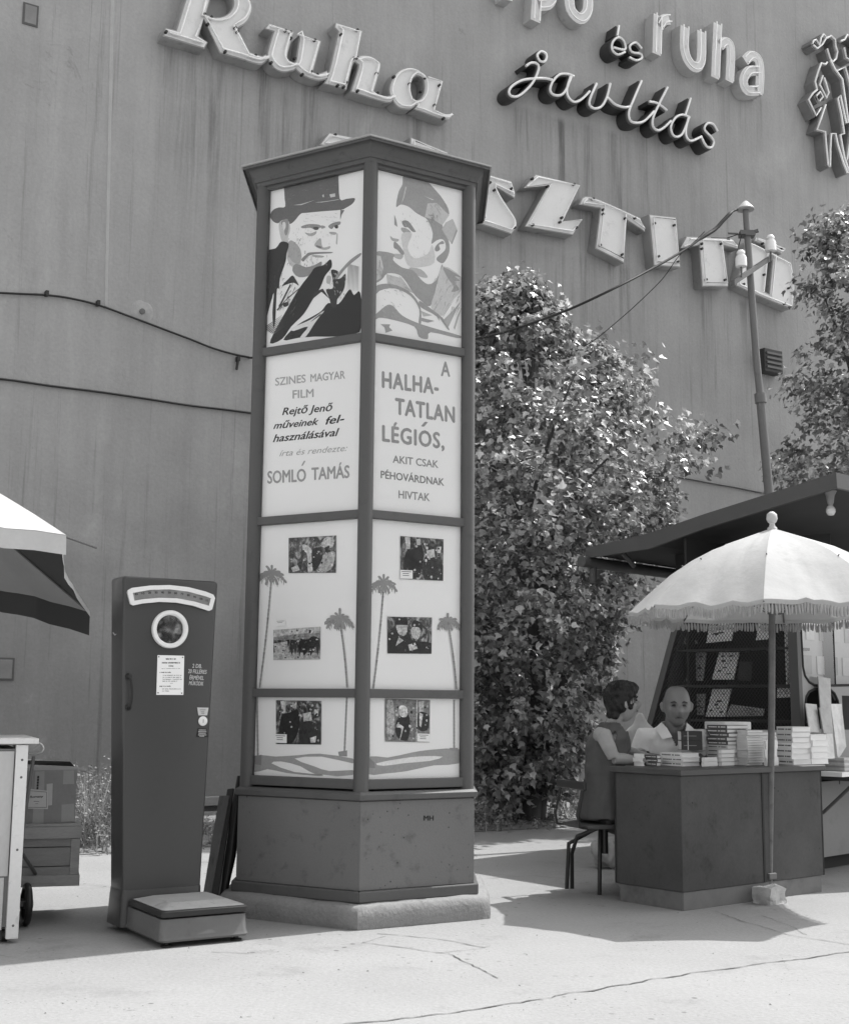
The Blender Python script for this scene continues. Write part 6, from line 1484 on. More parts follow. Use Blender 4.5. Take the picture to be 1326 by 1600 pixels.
# ================================================================== PEOPLE
M_skin = mat('skin', 0.19, rough=0.5, spec=0.4, var=0.08, scale=25, fine=0.08, fscale=150)
M_hair = mat('dark_hair', 0.012, rough=0.5, spec=0.35, var=0.3, scale=60, bump=0.6, bscale=120, stretch=(1, 1, 0.35))
M_shirt = mat('white_shirt', 0.80, rough=0.85, var=0.04, bump=0.25, bscale=14)
M_dress = mat('grey_dress', 0.085, rough=0.9, var=0.1, scale=9, bump=0.35, bscale=12)
def head_mesh(mb, c, yaw, pitch=0.0, sc=1.0, male=True):
    """yaw: direction the face looks, degrees (0 = +x, -90 = towards the camera)"""
    M_ = Matrix.Rotation(R(yaw+90), 3, 'Z') @ Matrix.Rotation(R(-pitch), 3, 'X')
    rings = []; n = 44
    g = lambda x, s: math.exp(-(x*x)/(2*s*s))
    for i in range(31):
        th_ = math.pi*(i+0.02)/30.04 if i < 30 else math.pi*0.9995; ring_ = []
        for k in range(n):
            ph = 2*math.pi*k/n
            x = math.sin(th_)*math.cos(ph); y = math.sin(th_)*math.sin(ph); z = math.cos(th_)
            q_ = (math.sin(th_)**-0.42 if z > 0 else 1.0); q_ = min(q_, 1.9); X = x*0.078*q_; Y = y*0.097*q_; Z = z*0.118
            if Z < 0:
                t = min(1, -Z/0.122); X *= 1-0.30*t**1.5; 
                if Y > 0: Y *= 1-0.55*t; Y -= 0.0
                else: Y *= 1-0.10*t
            f = max(0.0, -y)                # front weight
            if f > 0.15:
                f1 = min(1, (f-0.15)/0.5)
                Y -= f1*0.031*g(X, 0.0125)*(g(Z+0.028, 0.016) + 0.45*g(Z+0.004, 0.016))      # nose
                Y -= f1*0.006*g(X, 0.024)*g(Z+0.028, 0.010)
                for s_ in (-1, 1):
                    Y += f1*0.017*g(X-s_*0.031, 0.015)*g(Z-0.006, 0.012)                     # eye sockets
                    Y -= f1*0.010*g(X-s_*0.028, 0.020)*g(Z-0.030, 0.008)                     # brow
                    Y -= f1*0.008*g(X-s_*0.044, 0.016)*g(Z+0.026, 0.016)                     # cheek
                    Y += f1*0.007*g(X-s_*0.028, 0.007)*g(Z+0.050, 0.016)                     # nasolabial fold
                Y -= f1*0.009*g(X, 0.022)*g(Z+0.062, 0.013)                                  # mouth
                Y += f1*0.008*g(X, 0.024)*g(Z+0.0625, 0.0045)
                Y -= f1*0.011*g(X, 0.022)*g(Z+0.098, 0.013)                                  # chin
            ring_.append(c+(M_ @ Vector((X, Y, Z)))*sc)
        rings.append(ring_)
    mb.loft(rings[::-1])
    for s_ in (-1, 1):       # ears
        
        pts = [Vector((s_*0.074, 0.012, 0.024)), Vector((s_*0.082, 0.018, 0.012)), Vector((s_*0.081, 0.016, -0.010)), Vector((s_*0.074, 0.006, -0.030))]
        mb.tube([c+(M_ @ (p+Vector((s_*0.004, 0, 0))))*sc for p in pts], [0.010, 0.014, 0.012, 0.008], 8)
    return M_
def remesh(mb, name, mt, parent, vox=0.006, smooth=2, keep=None, solid=0.0, noise_amp=0.0, nsc=9):
    o = mb.build(name, mt, None)
    md = o.modifiers.new('r', 'REMESH'); md.mode = 'VOXEL'; md.voxel_size = vox; md.use_smooth_shade = True
    if smooth: sm_ = o.modifiers.new('s', 'SMOOTH'); sm_.factor = 0.5; sm_.iterations = smooth
    dg = bpy.context.evaluated_depsgraph_get(); dg.update(); me = bpy.data.meshes.new_from_object(o.evaluated_get(dg))
    bpy.data.objects.remove(o)
    if noise_amp or keep:
        bm = bmesh.new(); bm.from_mesh(me); bm.normal_update()
        if noise_amp:
            for v in bm.verts: v.co += v.normal*noise_amp*(mnoise.noise(v.co*nsc)+0.6*mnoise.noise(Vector((v.co.x*nsc*2.2, v.co.y*nsc*2.2, v.co.z*nsc))))
        if keep:
            bmesh.ops.delete(bm, geom=[f for f in bm.faces if not keep(f.calc_center_median())], context='FACES')
        bm.to_mesh(me); bm.free()
    me.name = name
    for p in me.polygons: p.use_smooth = True
    if not me.materials: me.materials.append(mt)
    ob = link(name, me, parent)
    if solid:
        s_ = ob.modifiers.new('solid', 'SOLIDIFY'); s_.thickness = solid; s_.offset = 1
    return ob
def ell(c, ax, ay, rx, ry, n=20): return [c+ax*math.cos(2*math.pi*k/n)*rx+ay*math.sin(2*math.pi*k/n)*ry for k in range(n)]
def hand(mb, w_, d, up, side, sc=1.0):
    """w_: wrist, d: pointing direction, up: back of hand, side: +1 thumb on side of cross product"""
    d = d.normalized(); s_ = d.cross(up).normalized()*side; up = up.normalized()
    mb.tube([w_, w_+d*0.03, w_+d*0.085*sc], [0.024, 0.03, 0.028], 8)
    for i, (o_, l) in enumerate(((-0.026, 0.062), (-0.009, 0.074), (0.009, 0.080), (0.026, 0.070))):
        b_ = w_+d*0.085*sc+s_*o_*sc
        mb.tube([b_-d*0.03, b_, b_+d*l*0.5*sc-up*0.004, b_+d*l*0.8*sc-up*0.018, b_+d*l*sc-up*0.030], [0.010, 0.0095, 0.009, 0.0085, 0.007], 7)
    mb.tube([w_+d*0.02+s_*0.02, w_+d*0.045+s_*0.045*sc-up*0.006, w_+d*0.075+s_*0.055*sc-up*0.016], [0.012, 0.0105, 0.008], 7)

# --- bald man behind the counter, facing us
mx = D(1058, 1103, 8.02)
hc = D(1057, 1104, 7.98)
man = thing('person', 'balding man in a white open collared shirt sitting behind the books, looking at the camera', 'person', (hc.x, 8.25, 0))
hipm = Vector((hc.x+0.02, 8.30, 0.47)); chest = Vector((hc.x+0.005, 8.16, 0.83)); shc = Vector((hc.x-0.01, 8.10, 0.945)); neck = Vector((hc.x-0.005, 8.05, 0.985))
X_ = Vector((1, 0, 0)); Yv = Vector((0, 1, 0)); Yt = Vector((0, 0.94, 0.34))
mb = MB()
M_h = head_mesh(mb, hc, -93, -2, 1.05)
mb.tube([shc+Vector((0, 0.01, -0.03)), neck, hc+Vector((0, 0.035, -0.05))], [0.072, 0.062, 0.062], 16)
def torso(mb, g_=0.0):
    mb.loft([ell(hipm+Vector((0, 0, -0.05)), X_, Yv, 0.16+g_, 0.12+g_), ell(hipm+Vector((0, 0, 0.06)), X_, Yv, 0.165+g_, 0.135+g_), ell(hipm.lerp(chest, 0.5), X_, Yt, 0.165+g_, 0.14+g_), ell(chest, X_, Yt, 0.175+g_, 0.12+g_), ell(chest.lerp(shc, 0.6), X_, Yt, 0.175+g_, 0.10+g_), ell(shc+Vector((0, 0, -0.005)), X_, Yt, 0.14+g_, 0.075+g_), ell(neck+Vector((0, 0.01, -0.005)), X_, Yt, 0.07+g_, 0.06+g_)])
torso(mb)
armL = [shc+Vector((-0.165, 0.01, -0.035)), shc+Vector((-0.20, 0.0, -0.12)), Vector((hc.x-0.215, 8.07, ctz+0.03)), Vector((hc.x-0.08, 7.99, ctz+0.03))]
armR = [shc+Vector((0.165, 0.01, -0.035)), shc+Vector((0.20, 0.0, -0.12)), Vector((hc.x+0.215, 8.09, ctz+0.03)), Vector((hc.x+0.08, 8.02, ctz+0.035))]
for i, a in enumerate((armL, armR)):
    mb.tube([a[0]+Vector((0.06*(1-2*i), 0, 0)), a[0], a[1], a[2]], [0.05, 0.052, 0.048, 0.036], 12); mb.tube([a[2], (a[2]+a[3])/2, a[3]], [0.037, 0.034, 0.023], 12)
    hand(mb, a[3], (a[3]-a[2])+Vector((0, 0.03, -0.01)), zV, -1 if i == 0 else 1, 0.95)
for s_ in (-1, 1):       # thighs and lower legs on a low stool, behind the counter
    hp_ = hipm+Vector((s_*0.09, 0, -0.02)); kn = Vector((hc.x+s_*0.12+0.05, 7.92, 0.47)); an_ = Vector((hc.x+s_*0.12+0.06, 7.98, 0.08))
    mb.tube([hp_, (hp_+kn)/2, kn], [0.085, 0.075, 0.058], 12); mb.tube([kn, (kn+an_)/2+Vector((0, 0.02, 0)), an_], [0.056, 0.052, 0.036], 12)
    mb.tube([an_+Vector((0, 0.03, -0.035)), an_+Vector((0, -0.06, -0.045)), an_+Vector((0, -0.15, -0.055))], [0.035, 0.035, 0.025], 10)
body = remesh(mb, 'body', M_skin, man, 0.0052, 1)
# shirt
mb = MB(); torso(mb, 0.012)
for i, a in enumerate((armL, armR)):
    mb.tube([a[0]+Vector((0.07*(1-2*i), 0, 0.0)), a[0]+Vector((0, 0, 0.004)), a[1], a[1].lerp(a[2], 0.45)], [0.06, 0.066, 0.064, 0.060], 14)
mb.tube([shc, neck+Vector((0, 0.008, 0.012))], [0.09, 0.074], 16)
vz = 0.865
def keepshirt(p):
    if p.z > neck.z+0.008-(p.y-neck.y)*(-0.25): return False
    if p.y < shc.y+0.02 and p.z > vz and abs(p.x-(hc.x-0.0)) < (p.z-vz)*0.50+0.003: return False
    for a in (armL, armR):
        q = a[1].lerp(a[2], 0.42); d = (a[2]-a[1]).normalized()
        if (p-q).dot(d) > 0 and (p-q).length < 0.085: return False
    if p.z < 0.47: return False
    return True
shirt = remesh(mb, 'shirt', M_shirt, man, 0.006, 3, keepshirt, 0.003, 0.011, 10)
# collar flaps
for s_ in (-1, 1):
    m = MB(); b0 = neck+Vector((s_*0.078, 0.02, 0.022)); b1 = neck+Vector((s_*0.060, -0.055, -0.010)); b2 = neck+Vector((s_*0.035, -0.095, -0.065)); b3 = neck+Vector((s_*0.095, -0.090, -0.078)); b4 = neck+Vector((s_*0.118, 0.01, -0.014)); b5 = neck+Vector((s_*0.06, 0.07, 0.03)); b6 = neck+Vector((s_*0.09, 0.085, -0.0))
    f_ = Vector((0, -0.006, 0.002)); ps_ = [b5, b0, b1, b2, b3, b4, b6]
    m.add([p+f_ for p in ps_]+[p+f_*2.2 for p in ps_], [(0, 1, 5, 6), (1, 2, 4, 5), (2, 3, 4), (7, 8, 12, 13), (8, 9, 11, 12), (9, 10, 11)]); m.build('collar', M_shirt, shirt, smooth=60)
def face_bits(M_, c, parent, sc=1.0, brow=0.05, old=True):
    hm = lambda x, y, z: c+(M_ @ Vector((x, y, z)))*sc
    for s_ in (-1, 1):
        m = MB(); m.tube([hm(s_*0.018, -0.084, 0.007), hm(s_*0.026, -0.0865, 0.0095), hm(s_*0.034, -0.085, 0.0095), hm(s_*0.043, -0.078, 0.005)], [0.0022, 0.0062, 0.0060, 0.0020], 6); m.build('eye', mat('eye_dark', 0.035, rough=0.25), parent, smooth=60)
        m = MB(); m.tube([hm(s_*0.013, -0.0945, 0.024), hm(s_*0.028, -0.0955, 0.030), hm(s_*0.048, -0.082, 0.025)], [0.0048, 0.0060, 0.0028], 6); m.build('eyebrow', mat('brow_hair_%d' % int(brow*100), brow, rough=0.8), parent, smooth=60)
    m = MB(); m.tube([hm(-0.024, -0.083, -0.064), hm(-0.010, -0.0925, -0.0615), hm(0.010, -0.0925, -0.0615), hm(0.024, -0.083, -0.064)], [0.0018, 0.0042, 0.0042, 0.0018], 6); m.build('mouth', mat('lips', 0.06, rough=0.5), parent, smooth=60)
face_bits(M_h, hc, man, 1.05)
# thin grey side hair
mb = MB(); hm = lambda x, y, z: hc+(M_h @ Vector((x, y, z)))*1.05
for s_ in (-1, 1):
    mb.loft([ell(hm(s_*0.066, 0.028, z), M_h @ Vector((1, 0, 0)), M_h @ Vector((0, 1, 0)), rx, ry, 12) for z, rx, ry in ((-0.035, 0.004, 0.02), (-0.02, 0.010, 0.034), (0.02, 0.012, 0.046), (0.045, 0.008, 0.036), (0.055, 0.002, 0.02))])
mb.build('hair', mat('grey_side_hair', 0.16, rough=0.6, var=0.3, scale=80), man, smooth=60)
# low stool under the man
m = MB(); q = Vector((hipm.x, hipm.y+0.02, 0)); m.cbox(q+zV*0.335, 0.34, 0.32, 0.03); sto = thing('stool', 'plain wooden stool under the bald man behind the counter', 'stool', q)
m.build('seat', M_crate, sto, bev=0.004)
for a in (-1, 1):
    for b_ in (-1, 1):
        m = MB(); m.tube([q+Vector((a*0.14, b_*0.13, 0.0)), q+Vector((a*0.12, b_*0.11, 0.32))], 0.016, 8); m.build('leg', M_crate, sto)

# --- woman in profile
wY = 7.86
wh = D(972, 1099, wY)
wom = thing('person', 'dark haired woman in a sleeveless grey dress seated sideways at the counter end', 'person', (wh.x-0.1, wY, 0))
P_ = lambda x, y, Y=wY: D(x, y, Y)
pel = P_(941, 1252); wai = P_(943, 1212); che = P_(947, 1168); shw = P_(953, 1142); nk_ = P_(957, 1128)
yaw_w = -4
Fd = Vector((math.cos(R(20)), math.sin(R(20)), 0))      # she faces right and a little away
Sd = Vector((-Fd.y, Fd.x, 0))
mb = MB()
M_w = head_mesh(mb, wh, 14, 8, 0.94, False)
mb.tube([shw+Vector((0, 0, -0.02)), nk_, wh+Vector((-0.02, 0, -0.05))], [0.055, 0.046, 0.047], 14)
def wtorso(mb, g_=0.0, low=True):
    r = [ell(pel+Vector((0, 0, -0.03)), Fd, Sd, 0.108+g_, 0.155+g_), ell(pel+Vector((0, 0, 0.07)), Fd, Sd, 0.10+g_, 0.145+g_), ell(wai, Fd, Sd, 0.083+g_, 0.118+g_), ell(wai.lerp(che, 0.6), Fd, Sd, 0.093+g_, 0.13+g_), ell(che+Fd*0.012, Fd, Sd, 0.105+g_, 0.145+g_), ell(che.lerp(shw, 0.6), Fd, Sd, 0.09+g_, 0.155+g_), ell(shw+Vector((0, 0, 0.0)), Fd, Sd, 0.062+g_, 0.13+g_), ell(nk_+Vector((0, 0, 0.0)), Fd, Sd, 0.045+g_, 0.06+g_)]
    mb.loft(r)
wtorso(mb)
shN = P_(943, 1149, wY-0.15); elN = P_(958, 1190, wY-0.16); elN.z = ctz+0.045; wrN = P_(996, 1188, wY-0.10); wrN.z = ctz+0.03
shF = shw+Sd*0.15+Vector((0, 0, -0.03)); elF = shF+Vector((0.10, 0.06, -0.14)); elF.z = ctz+0.10; wrF = Vector((wrN.x+0.12, wrN.y+0.20, ctz+0.035))
mb.tube([shN+Sd*0.06+Vector((0, 0, 0.005)), shN, shN.lerp(elN, 0.5)+Vector((0.0, -0.005, 0)), elN], [0.045, 0.050, 0.044, 0.035], 14); mb.tube([elN, elN.lerp(wrN, 0.5), wrN], [0.036, 0.034, 0.022], 12)
hand(mb, wrN, (wrN-elN)+Vector((0.0, 0.03, 0)), zV, 1, 0.9)
mb.tube([shF-Sd*0.05, shF, elF], [0.045, 0.045, 0.034], 12); mb.tube([elF, elF.lerp(wrF, 0.5), wrF], [0.034, 0.031, 0.02], 12); hand(mb, wrF, (wrF-elF)+Vector((0, -0.02, 0)), zV, -1, 0.9)
kn_ = []
for s_ in (-1, 1):
    hp_ = pel+Sd*s_*0.085+Vector((0, 0, -0.02)); kn = pel+Fd*0.40+Sd*s_*0.08+Vector((0, 0, -0.14)); an_ = kn+Fd*0.04+Vector((0, 0, -0.30)); an_.z = 0.09; kn_.append(kn)
    mb.tube([hp_, hp_.lerp(kn, 0.5), kn], [0.088, 0.076, 0.055], 14); mb.tube([kn, kn.lerp(an_, 0.35), an_], [0.054, 0.05, 0.032], 12)
    mb.tube([an_-Fd*0.02+Vector((0, 0, -0.04)), an_+Fd*0.06+Vector((0, 0, -0.05)), an_+Fd*0.14+Vector((0, 0, -0.06))], [0.03, 0.032, 0.022], 10)
remesh(mb, 'body', mat('skin_light', 0.30, rough=0.5, spec=0.4, var=0.08, scale=25, fine=0.08, fscale=150), wom, 0.0052, 1)
mb = MB(); wtorso(mb, 0.016)
mb.loft([ell(pel+Vector((0, 0, -0.10)), Fd, Sd, 0.135, 0.18), ell(pel+Vector((0, 0, -0.02)), Fd, Sd, 0.132, 0.18), ell(wai+Vector((0, 0, -0.03)), Fd, Sd, 0.112, 0.14), ell(wai+Vector((0, 0, 0.0)), Fd, Sd, 0.10, 0.13)])
mb.tube([pel, pel+Fd*0.18+Vector((0, 0, -0.05)), pel+Fd*0.42+Vector((0, 0, -0.16))], [0.17, 0.165, 0.15], 18)
def keepd(p):
    if p.z > nk_.z-0.035+(0.03 if (p-nk_).dot(Fd) < 0 else -0.02): return False
    if (p-shN).length < 0.073 and (p-shN).dot(-Sd) > 0.012: return False
    if (p-shF).length < 0.075 and (p-shF).dot(Sd) > 0.0: return False
    return True
remesh(mb, 'dress', M_dress, wom, 0.007, 3, keepd, 0.003, 0.022, 9)
for z in (0.0, -0.05):
    pass
m = MB(); bt_ = che+Fd*0.150+Vector((0.0, -0.05, 0.01)); m.lathe(bt_, [(0.007, 0), (0.007, 0.004), (0.001, 0.005)], 10, ax=-Sd); m.build('button', M_white, wom)
# hair: full short bob
mb = MB(); hw = lambda x, y, z: wh+(M_w @ Vector((x, y, z)))*0.94
A1 = M_w @ Vector((1, 0, 0)); A2 = M_w @ Vector((0, 1, 0)); A3 = M_w @ Vector((0, 0, 1))
mb.loft([ell(hw(0, oy, z), A1, A2, rx, ry, 24) for z, rx, ry, oy in ((-0.062, 0.05, 0.035, 0.055), (-0.045, 0.074, 0.055, 0.045), (-0.01, 0.088, 0.075, 0.036), (0.03, 0.094, 0.094, 0.020), (0.07, 0.094, 0.108, 0.004), (0.105, 0.082, 0.100, 0.0), (0.132, 0.055, 0.070, 0.004), (0.145, 0.02, 0.03, 0.008))])
mb.sphere(hw(0, -0.062, 0.092), 0.05, 14, (1.2, 1, 0.75)); mb.sphere(hw(0.055, -0.03, 0.055), 0.035, 12); mb.sphere(hw(-0.055, -0.03, 0.055), 0.035, 12)
for q in ((0.045, 0.08, -0.065), (-0.045, 0.08, -0.065), (0, 0.09, -0.07)): mb.sphere(hw(*q), 0.026, 10)
rr = random.Random(5)
for i in range(46):
    a = rr.uniform(0, 6.283); zz_ = rr.uniform(-0.03, 0.13); x = math.cos(a)*0.08; y = math.sin(a)*0.09+0.02
    if y < -0.05 and zz_ < 0.06: continue
    k = math.sqrt(max(0.1, 1-(max(0, zz_-0.03)/0.115)**2)); mb.sphere(hw(x*k, y*k, zz_), rr.uniform(0.014, 0.022), 8)
remesh(mb, 'hair', M_hair, wom, 0.006, 2, None, 0, 0.006, 34)
mb = MB(); rr = random.Random(77)
for i in range(420):      # loose locks lying over the bob
    a = rr.uniform(0, 6.283); 
    x0 = math.cos(a)*0.02; y0 = math.sin(a)*0.02; ln_ = rr.uniform(0.35, 1.0); pts_ = []
    if math.sin(a) < -0.75: ln_ *= 0.45
    for k in range(5):
        t = k/4*ln_; th_ = 0.25+t*1.75; r_ = math.sin(th_); z_ = 0.035+0.115*math.cos(th_)
        wv = a+0.25*math.sin(t*5+i)
        pts_.append(hw(math.cos(wv)*0.099*r_, math.sin(wv)*0.108*r_+0.012, z_+0.004*math.sin(i+k)))
    mb.tube(pts_, [0.0015, 0.0034, 0.0036, 0.003, 0.0008], 4, cap=False)
mb.build('hair_locks', M_hair, wom, smooth=80)['kind'] = 'stuff'
face_bits(M_w, wh, wom, 0.94, 0.05)

# --- chair
M_tube = mat('chair_black_tube', 0.03, rough=0.35)
chg = G(936, 1398); 
chh = thing('chair', 'black tubular steel chair with bent legs under the woman in the dress', 'chair', (pel.x, wY, 0))
sz = pel.z-0.135
m = MB(); sring = []
s0 = Vector((pel.x-0.02, wY+0.0, sz))
m.loft([[s0+Fd*(0.19*math.copysign(abs(math.cos(a))**0.5, math.cos(a)))+Sd*(0.19*math.copysign(abs(math.sin(a))**0.5, math.sin(a)))+zV*z for a in [2*math.pi*k/24 for k in range(24)]] for z in (-0.012, 0.012)]); m.build('seat', mat('seat_dark', 0.06, rough=0.5), chh, bev=0.005)
legpx = [((936, 1276), (937, 1300), (936, 1398), wY-0.10), ((932, 1288), (888, 1318), (885, 1389), wY-0.02)]
def yfor(px, py): return G(px, py).y
for (a, b_, c, Yd) in legpx:
    ft = G(*c); 
    top = Vector((s0.x+0.03, s0.y-0.05, sz-0.012)); mid = D(b_[0], b_[1], ft.y)
    m = MB(); m.tube([top, D(a[0], a[1]+6, ft.y+0.05), mid, ft], 0.0125, 10); m.build('leg', M_tube, chh, smooth=50)
for (dx_, dy_) in ((0.20, 0.18), (-0.14, 0.24)):
    m = MB(); m.tube([Vector((s0.x+0.03, s0.y+0.03, sz-0.012)), Vector((s0.x+dx_*0.8, s0.y+dy_*0.8, sz-0.09)), Vector((s0.x+dx_, s0.y+dy_, sz-0.2)), Vector((s0.x+dx_, s0.y+dy_, 0))], 0.0125, 10); m.build('leg', M_tube, chh, smooth=50)
m = MB(); m.tube([Vector((s0.x+0.03, s0.y, sz-0.01)), Vector((s0.x+0.03, s0.y, sz-0.17))], 0.02, 10); m.build('centre_post', M_tube, chh)
for s_ in (-1, 1):
    p1_ = s0-Fd*0.15+Sd*s_*0.15; m = MB(); m.tube([p1_+zV*-0.01, p1_-Fd*0.06+zV*0.0, p1_-Fd*0.07+zV*0.06, p1_-Fd*0.03+zV*0.23], 0.008, 8); m.build('back_tube', M_tube, chh, smooth=50)
m = MB(); q = s0-Fd*0.185+zV*0.235
m.cbox(q, 0.022, 0.36, 0.05, Fd, Sd, zV); m.build('backrest', M_tube, chh, bev=0.006)
# plastic bag behind the chair
bgc = G(945, 1357); mb = MB(); mb.sphere(bgc+Vector((0.03, 0.02, 0.095)), 0.125, 18, (1.0, 0.8, 0.80)); mb.sphere(bgc+Vector((0.09, 0.04, 0.09)), 0.09, 12)
bg_o = remesh(mb, 'plastic_bag', mat('thin_pale_plastic', 0.5, rough=0.25, spec=0.6, var=0.2, scale=12, trans=0.4), None, 0.008, 1, None, 0, 0.03, 13)
mz = min(v.co.z for v in bg_o.data.vertices)
for v in bg_o.data.vertices: v.co.z = max(0.001, v.co.z-mz-0.008)
tag(bg_o, 'crumpled translucent pale plastic bag on the ground behind the chair legs', 'bag')
# box in the bag gap / pale sack behind the woman
mb = MB(); q = D(1000, 1160, 8.25); mb.loft([ell(Vector((q.x, q.y, z)), X_, Yv, rx, ry, 16) for z, rx, ry in ((0.45, 0.13, 0.08), (0.75, 0.14, 0.09), (0.95, 0.10, 0.06), (1.0, 0.05, 0.03), (1.07, 0.02, 0.02))])
sk = remesh(mb, 'paper_sack', mat('pale_sack', 0.42, rough=0.9, var=0.15), None, 0.01, 2, None, 0, 0.014, 9); tag(sk, 'pale crumpled paper sack standing between the woman and the bald man', 'sack')
cr_ = MB(); cr_.box(Vector((q.x-0.16, q.y-0.10, 0)), (0.32, 0, 0), (0, 0.2, 0), (0, 0, 0.445)); tag(cr_.build('storage_crate', M_crate, bev=0.004), 'low wooden crate carrying the pale paper sack behind the counter', 'crate')

# ================================================================== POLE AND CABLES
pY = 11.6
M_pole = mat('steel_pole', 0.15, rough=0.45, var=0.15, stain=0.25, stain_scale=9)
pt = D(1164, 325, pY); pm = D(1181, 560, pY); pbm = D(1200, 768, pY); dd = (pbm-pm); pg = pbm+dd*(pbm.z/(-dd.z)); pg.z = 0
po = thing('utility_pole', 'thin steel pole with conical cap and two porcelain insulators rising behind the dark kiosk roof', 'pole', pg)
jn = D(1187, 620, pY)
m = MB(); m.tube([pg, jn], 0.041, 14); m.tube([jn, pm, D(1172, 440, pY), pt], [0.034, 0.034, 0.032, 0.030], 14); m.build('shaft', M_pole, po, smooth=40)
m = MB(); m.tube([jn-dd.normalized()*-0.06, jn+dd.normalized()*-0.03], 0.053, 14); m.build('collar', M_pole, po, smooth=40)
m = MB(); m.lathe(pt+Vector((0, 0, -0.02)), [(0.082, 0.0), (0.086, 0.010), (0.018, 0.085), (0.001, 0.092)], 18); m.build('cap', mat('zinc_cap', 0.4, rough=0.5, var=0.2), po, smooth=35)
a_, b__ = D(1147, 442, pY-0.28), D(1207, 402, pY+0.22)
m = MB(); ax_ = (b__-a_); m.box(a_+Vector((0, 0, -0.02)), ax_, Vector((-ax_.y, ax_.x, 0)).normalized()*0.04, (0, 0, 0.05)); m.build('crossarm', M_iron, po)
for (x, y, Y_) in ((1157, 407, pY-0.2), (1203, 383, pY+0.16)):
    c = D(x, y, Y_)
    m = MB(); m.tube([c+Vector((0, 0, -0.16)), c+Vector((0, 0, 0.0))], 0.009, 8); ins_ = m.build('insulator_pin', M_iron, po)
    m = MB(); m.lathe(c, [(0.042, -0.065), (0.053, -0.06), (0.053, 0.02), (0.045, 0.042), (0.029, 0.050), (0.029, 0.058), (0.040, 0.066), (0.038, 0.083), (0.024, 0.098), (0.001, 0.103)], 18); m.build('insulator', mat('porcelain', 0.8, rough=0.15, spec=0.7, var=0.02), ins_, smooth=40)
m = MB(); c = D(1166, 366, pY); m.cbox(c, 0.14, 0.1, 0.05); m.tube([c, c+Vector((0.10, -0.05, 0.02))], 0.02, 8); m.tube([c, c+Vector((-0.18, -0.02, 0.0))], 0.01, 6); m.build('clamp', M_iron, po)
m = MB(); m.tube([D(1164, 366, pY-0.05), D(1150, 367, pY-0.05), D(1135, 372, pY), D(1110, 371, pY)], 0.005, 5); m.tube([D(1158, 368, pY-.05), D(1153, 385, pY-.05), D(1151, 395, pY-0.1)], 0.005, 5); m.build('jumper_wire', M_black, po)
# main cable: pole top to the wall and along it
air = [(1152, 327), (1143, 331), (1130, 344), (1117, 358), (1100, 369), (1060, 396), (1010, 424), (950, 455), (880, 487), (800, 515), (745, 529), (640, 548), (520, 558), (400, 559)]
wY0 = WALL.at(*WALL.px(390, 559)).y
n = len(air); pts = [D(x, y, (pY-0.75*min(1, (1152-x)/200)) if x > 735 else (pY-0.75)+(wY0-0.1-(pY-0.75))*((735-x)/335)) for x, y in air]
pts2 = [onP(WALL, x, y, 0.03) for x, y in ((388, 558), (360, 552), (330, 543), (300, 531), (255, 514), (210, 497), (155, 477), (110, 466), (72, 461), (30, 459), (-30, 456), (-120, 452))]
m = MB(); P3 = cat_rom(pts+pts2, 4); rad_ = [0.019 if 4 < i < 17 else 0.0115 for i in range(len(P3))]
m.tube(P3, rad_, 7); cb_o = m.build('overhead_cable', M_black, smooth=50); tag(cb_o, 'black cable sagging from the steel pole to the wall and on to the left edge', 'cable')
for (x, y) in ((72, 460), (152, 475), (370, 562)):
    m = MB(); q = WALL.px(x, y); m.cbox(WALL.at(q.x, q.y, 0.03), 0.03, 0.06, 0.05, WALL.u, WALL.n, zV)
    if x == 370: m.tube([WALL.at(q.x, q.y, 0.04), WALL.at(q.x-0.02, q.y-0.12, 0.05)], 0.015, 6)
    me = m.build('cable_clip', M_black, None); me.parent = cb_o
m = MB(); pts = [onP(WALL, x, y, 0.02) for x, y in ((-120, 583), (0, 592), (80, 603), (160, 613), (235, 624), (300, 634), (390, 645), (600, 676), (760, 700), (900, 722), (1060, 746), (1110, 755), (1150, 762), (1200, 772), (1300, 790))]
m.tube(cat_rom(pts, 4), 0.012, 6); tag(m.build('wall_cable', M_black, smooth=50), 'lower thin cable clipped nearly level along the wall', 'cable')
m = MB(); pts = [D(x, y, Y_) for x, y, Y_ in ((1100, 362, pY), (1085, 377, pY), (1060, 400, 11.7), (1035, 435, 11.8), (1000, 470, 11.9), (970, 497, 12.0), (930, 530, 12.1), (900, 548, 12.2))]
m.tube(cat_rom(pts, 4), 0.004, 5); tag(m.build('thin_wire', M_black), 'hair thin wire dropping from the cable into the tree crown', 'wire')
# wall vent box behind the pole
q0 = WALL.px(1181, 583); q1 = WALL.px(1208, 553); vb = thing('wall_vent', 'small dark louvred box on the wall just behind the steel pole', 'vent', WALL.at(q0.x, q0.y))
m = MB(); m.box(WALL.at(q0.x, q0.y, 0.0), WALL.u*(q1.x-q0.x), WALL.n*0.16, (0, 0, q1.y-q0.y)); m.build('housing', M_chan, vb, bev=0.01)
for i in range(4):
    m = MB(); z = q0.y+(q1.y-q0.y)*(0.15+0.2*i); m.box(WALL.at(q0.x+0.03, z, 0.162), WALL.u*(q1.x-q0.x-0.06), WALL.n*0.02, (0, 0, 0.03)); m.build('louvre', M_iron, vb)

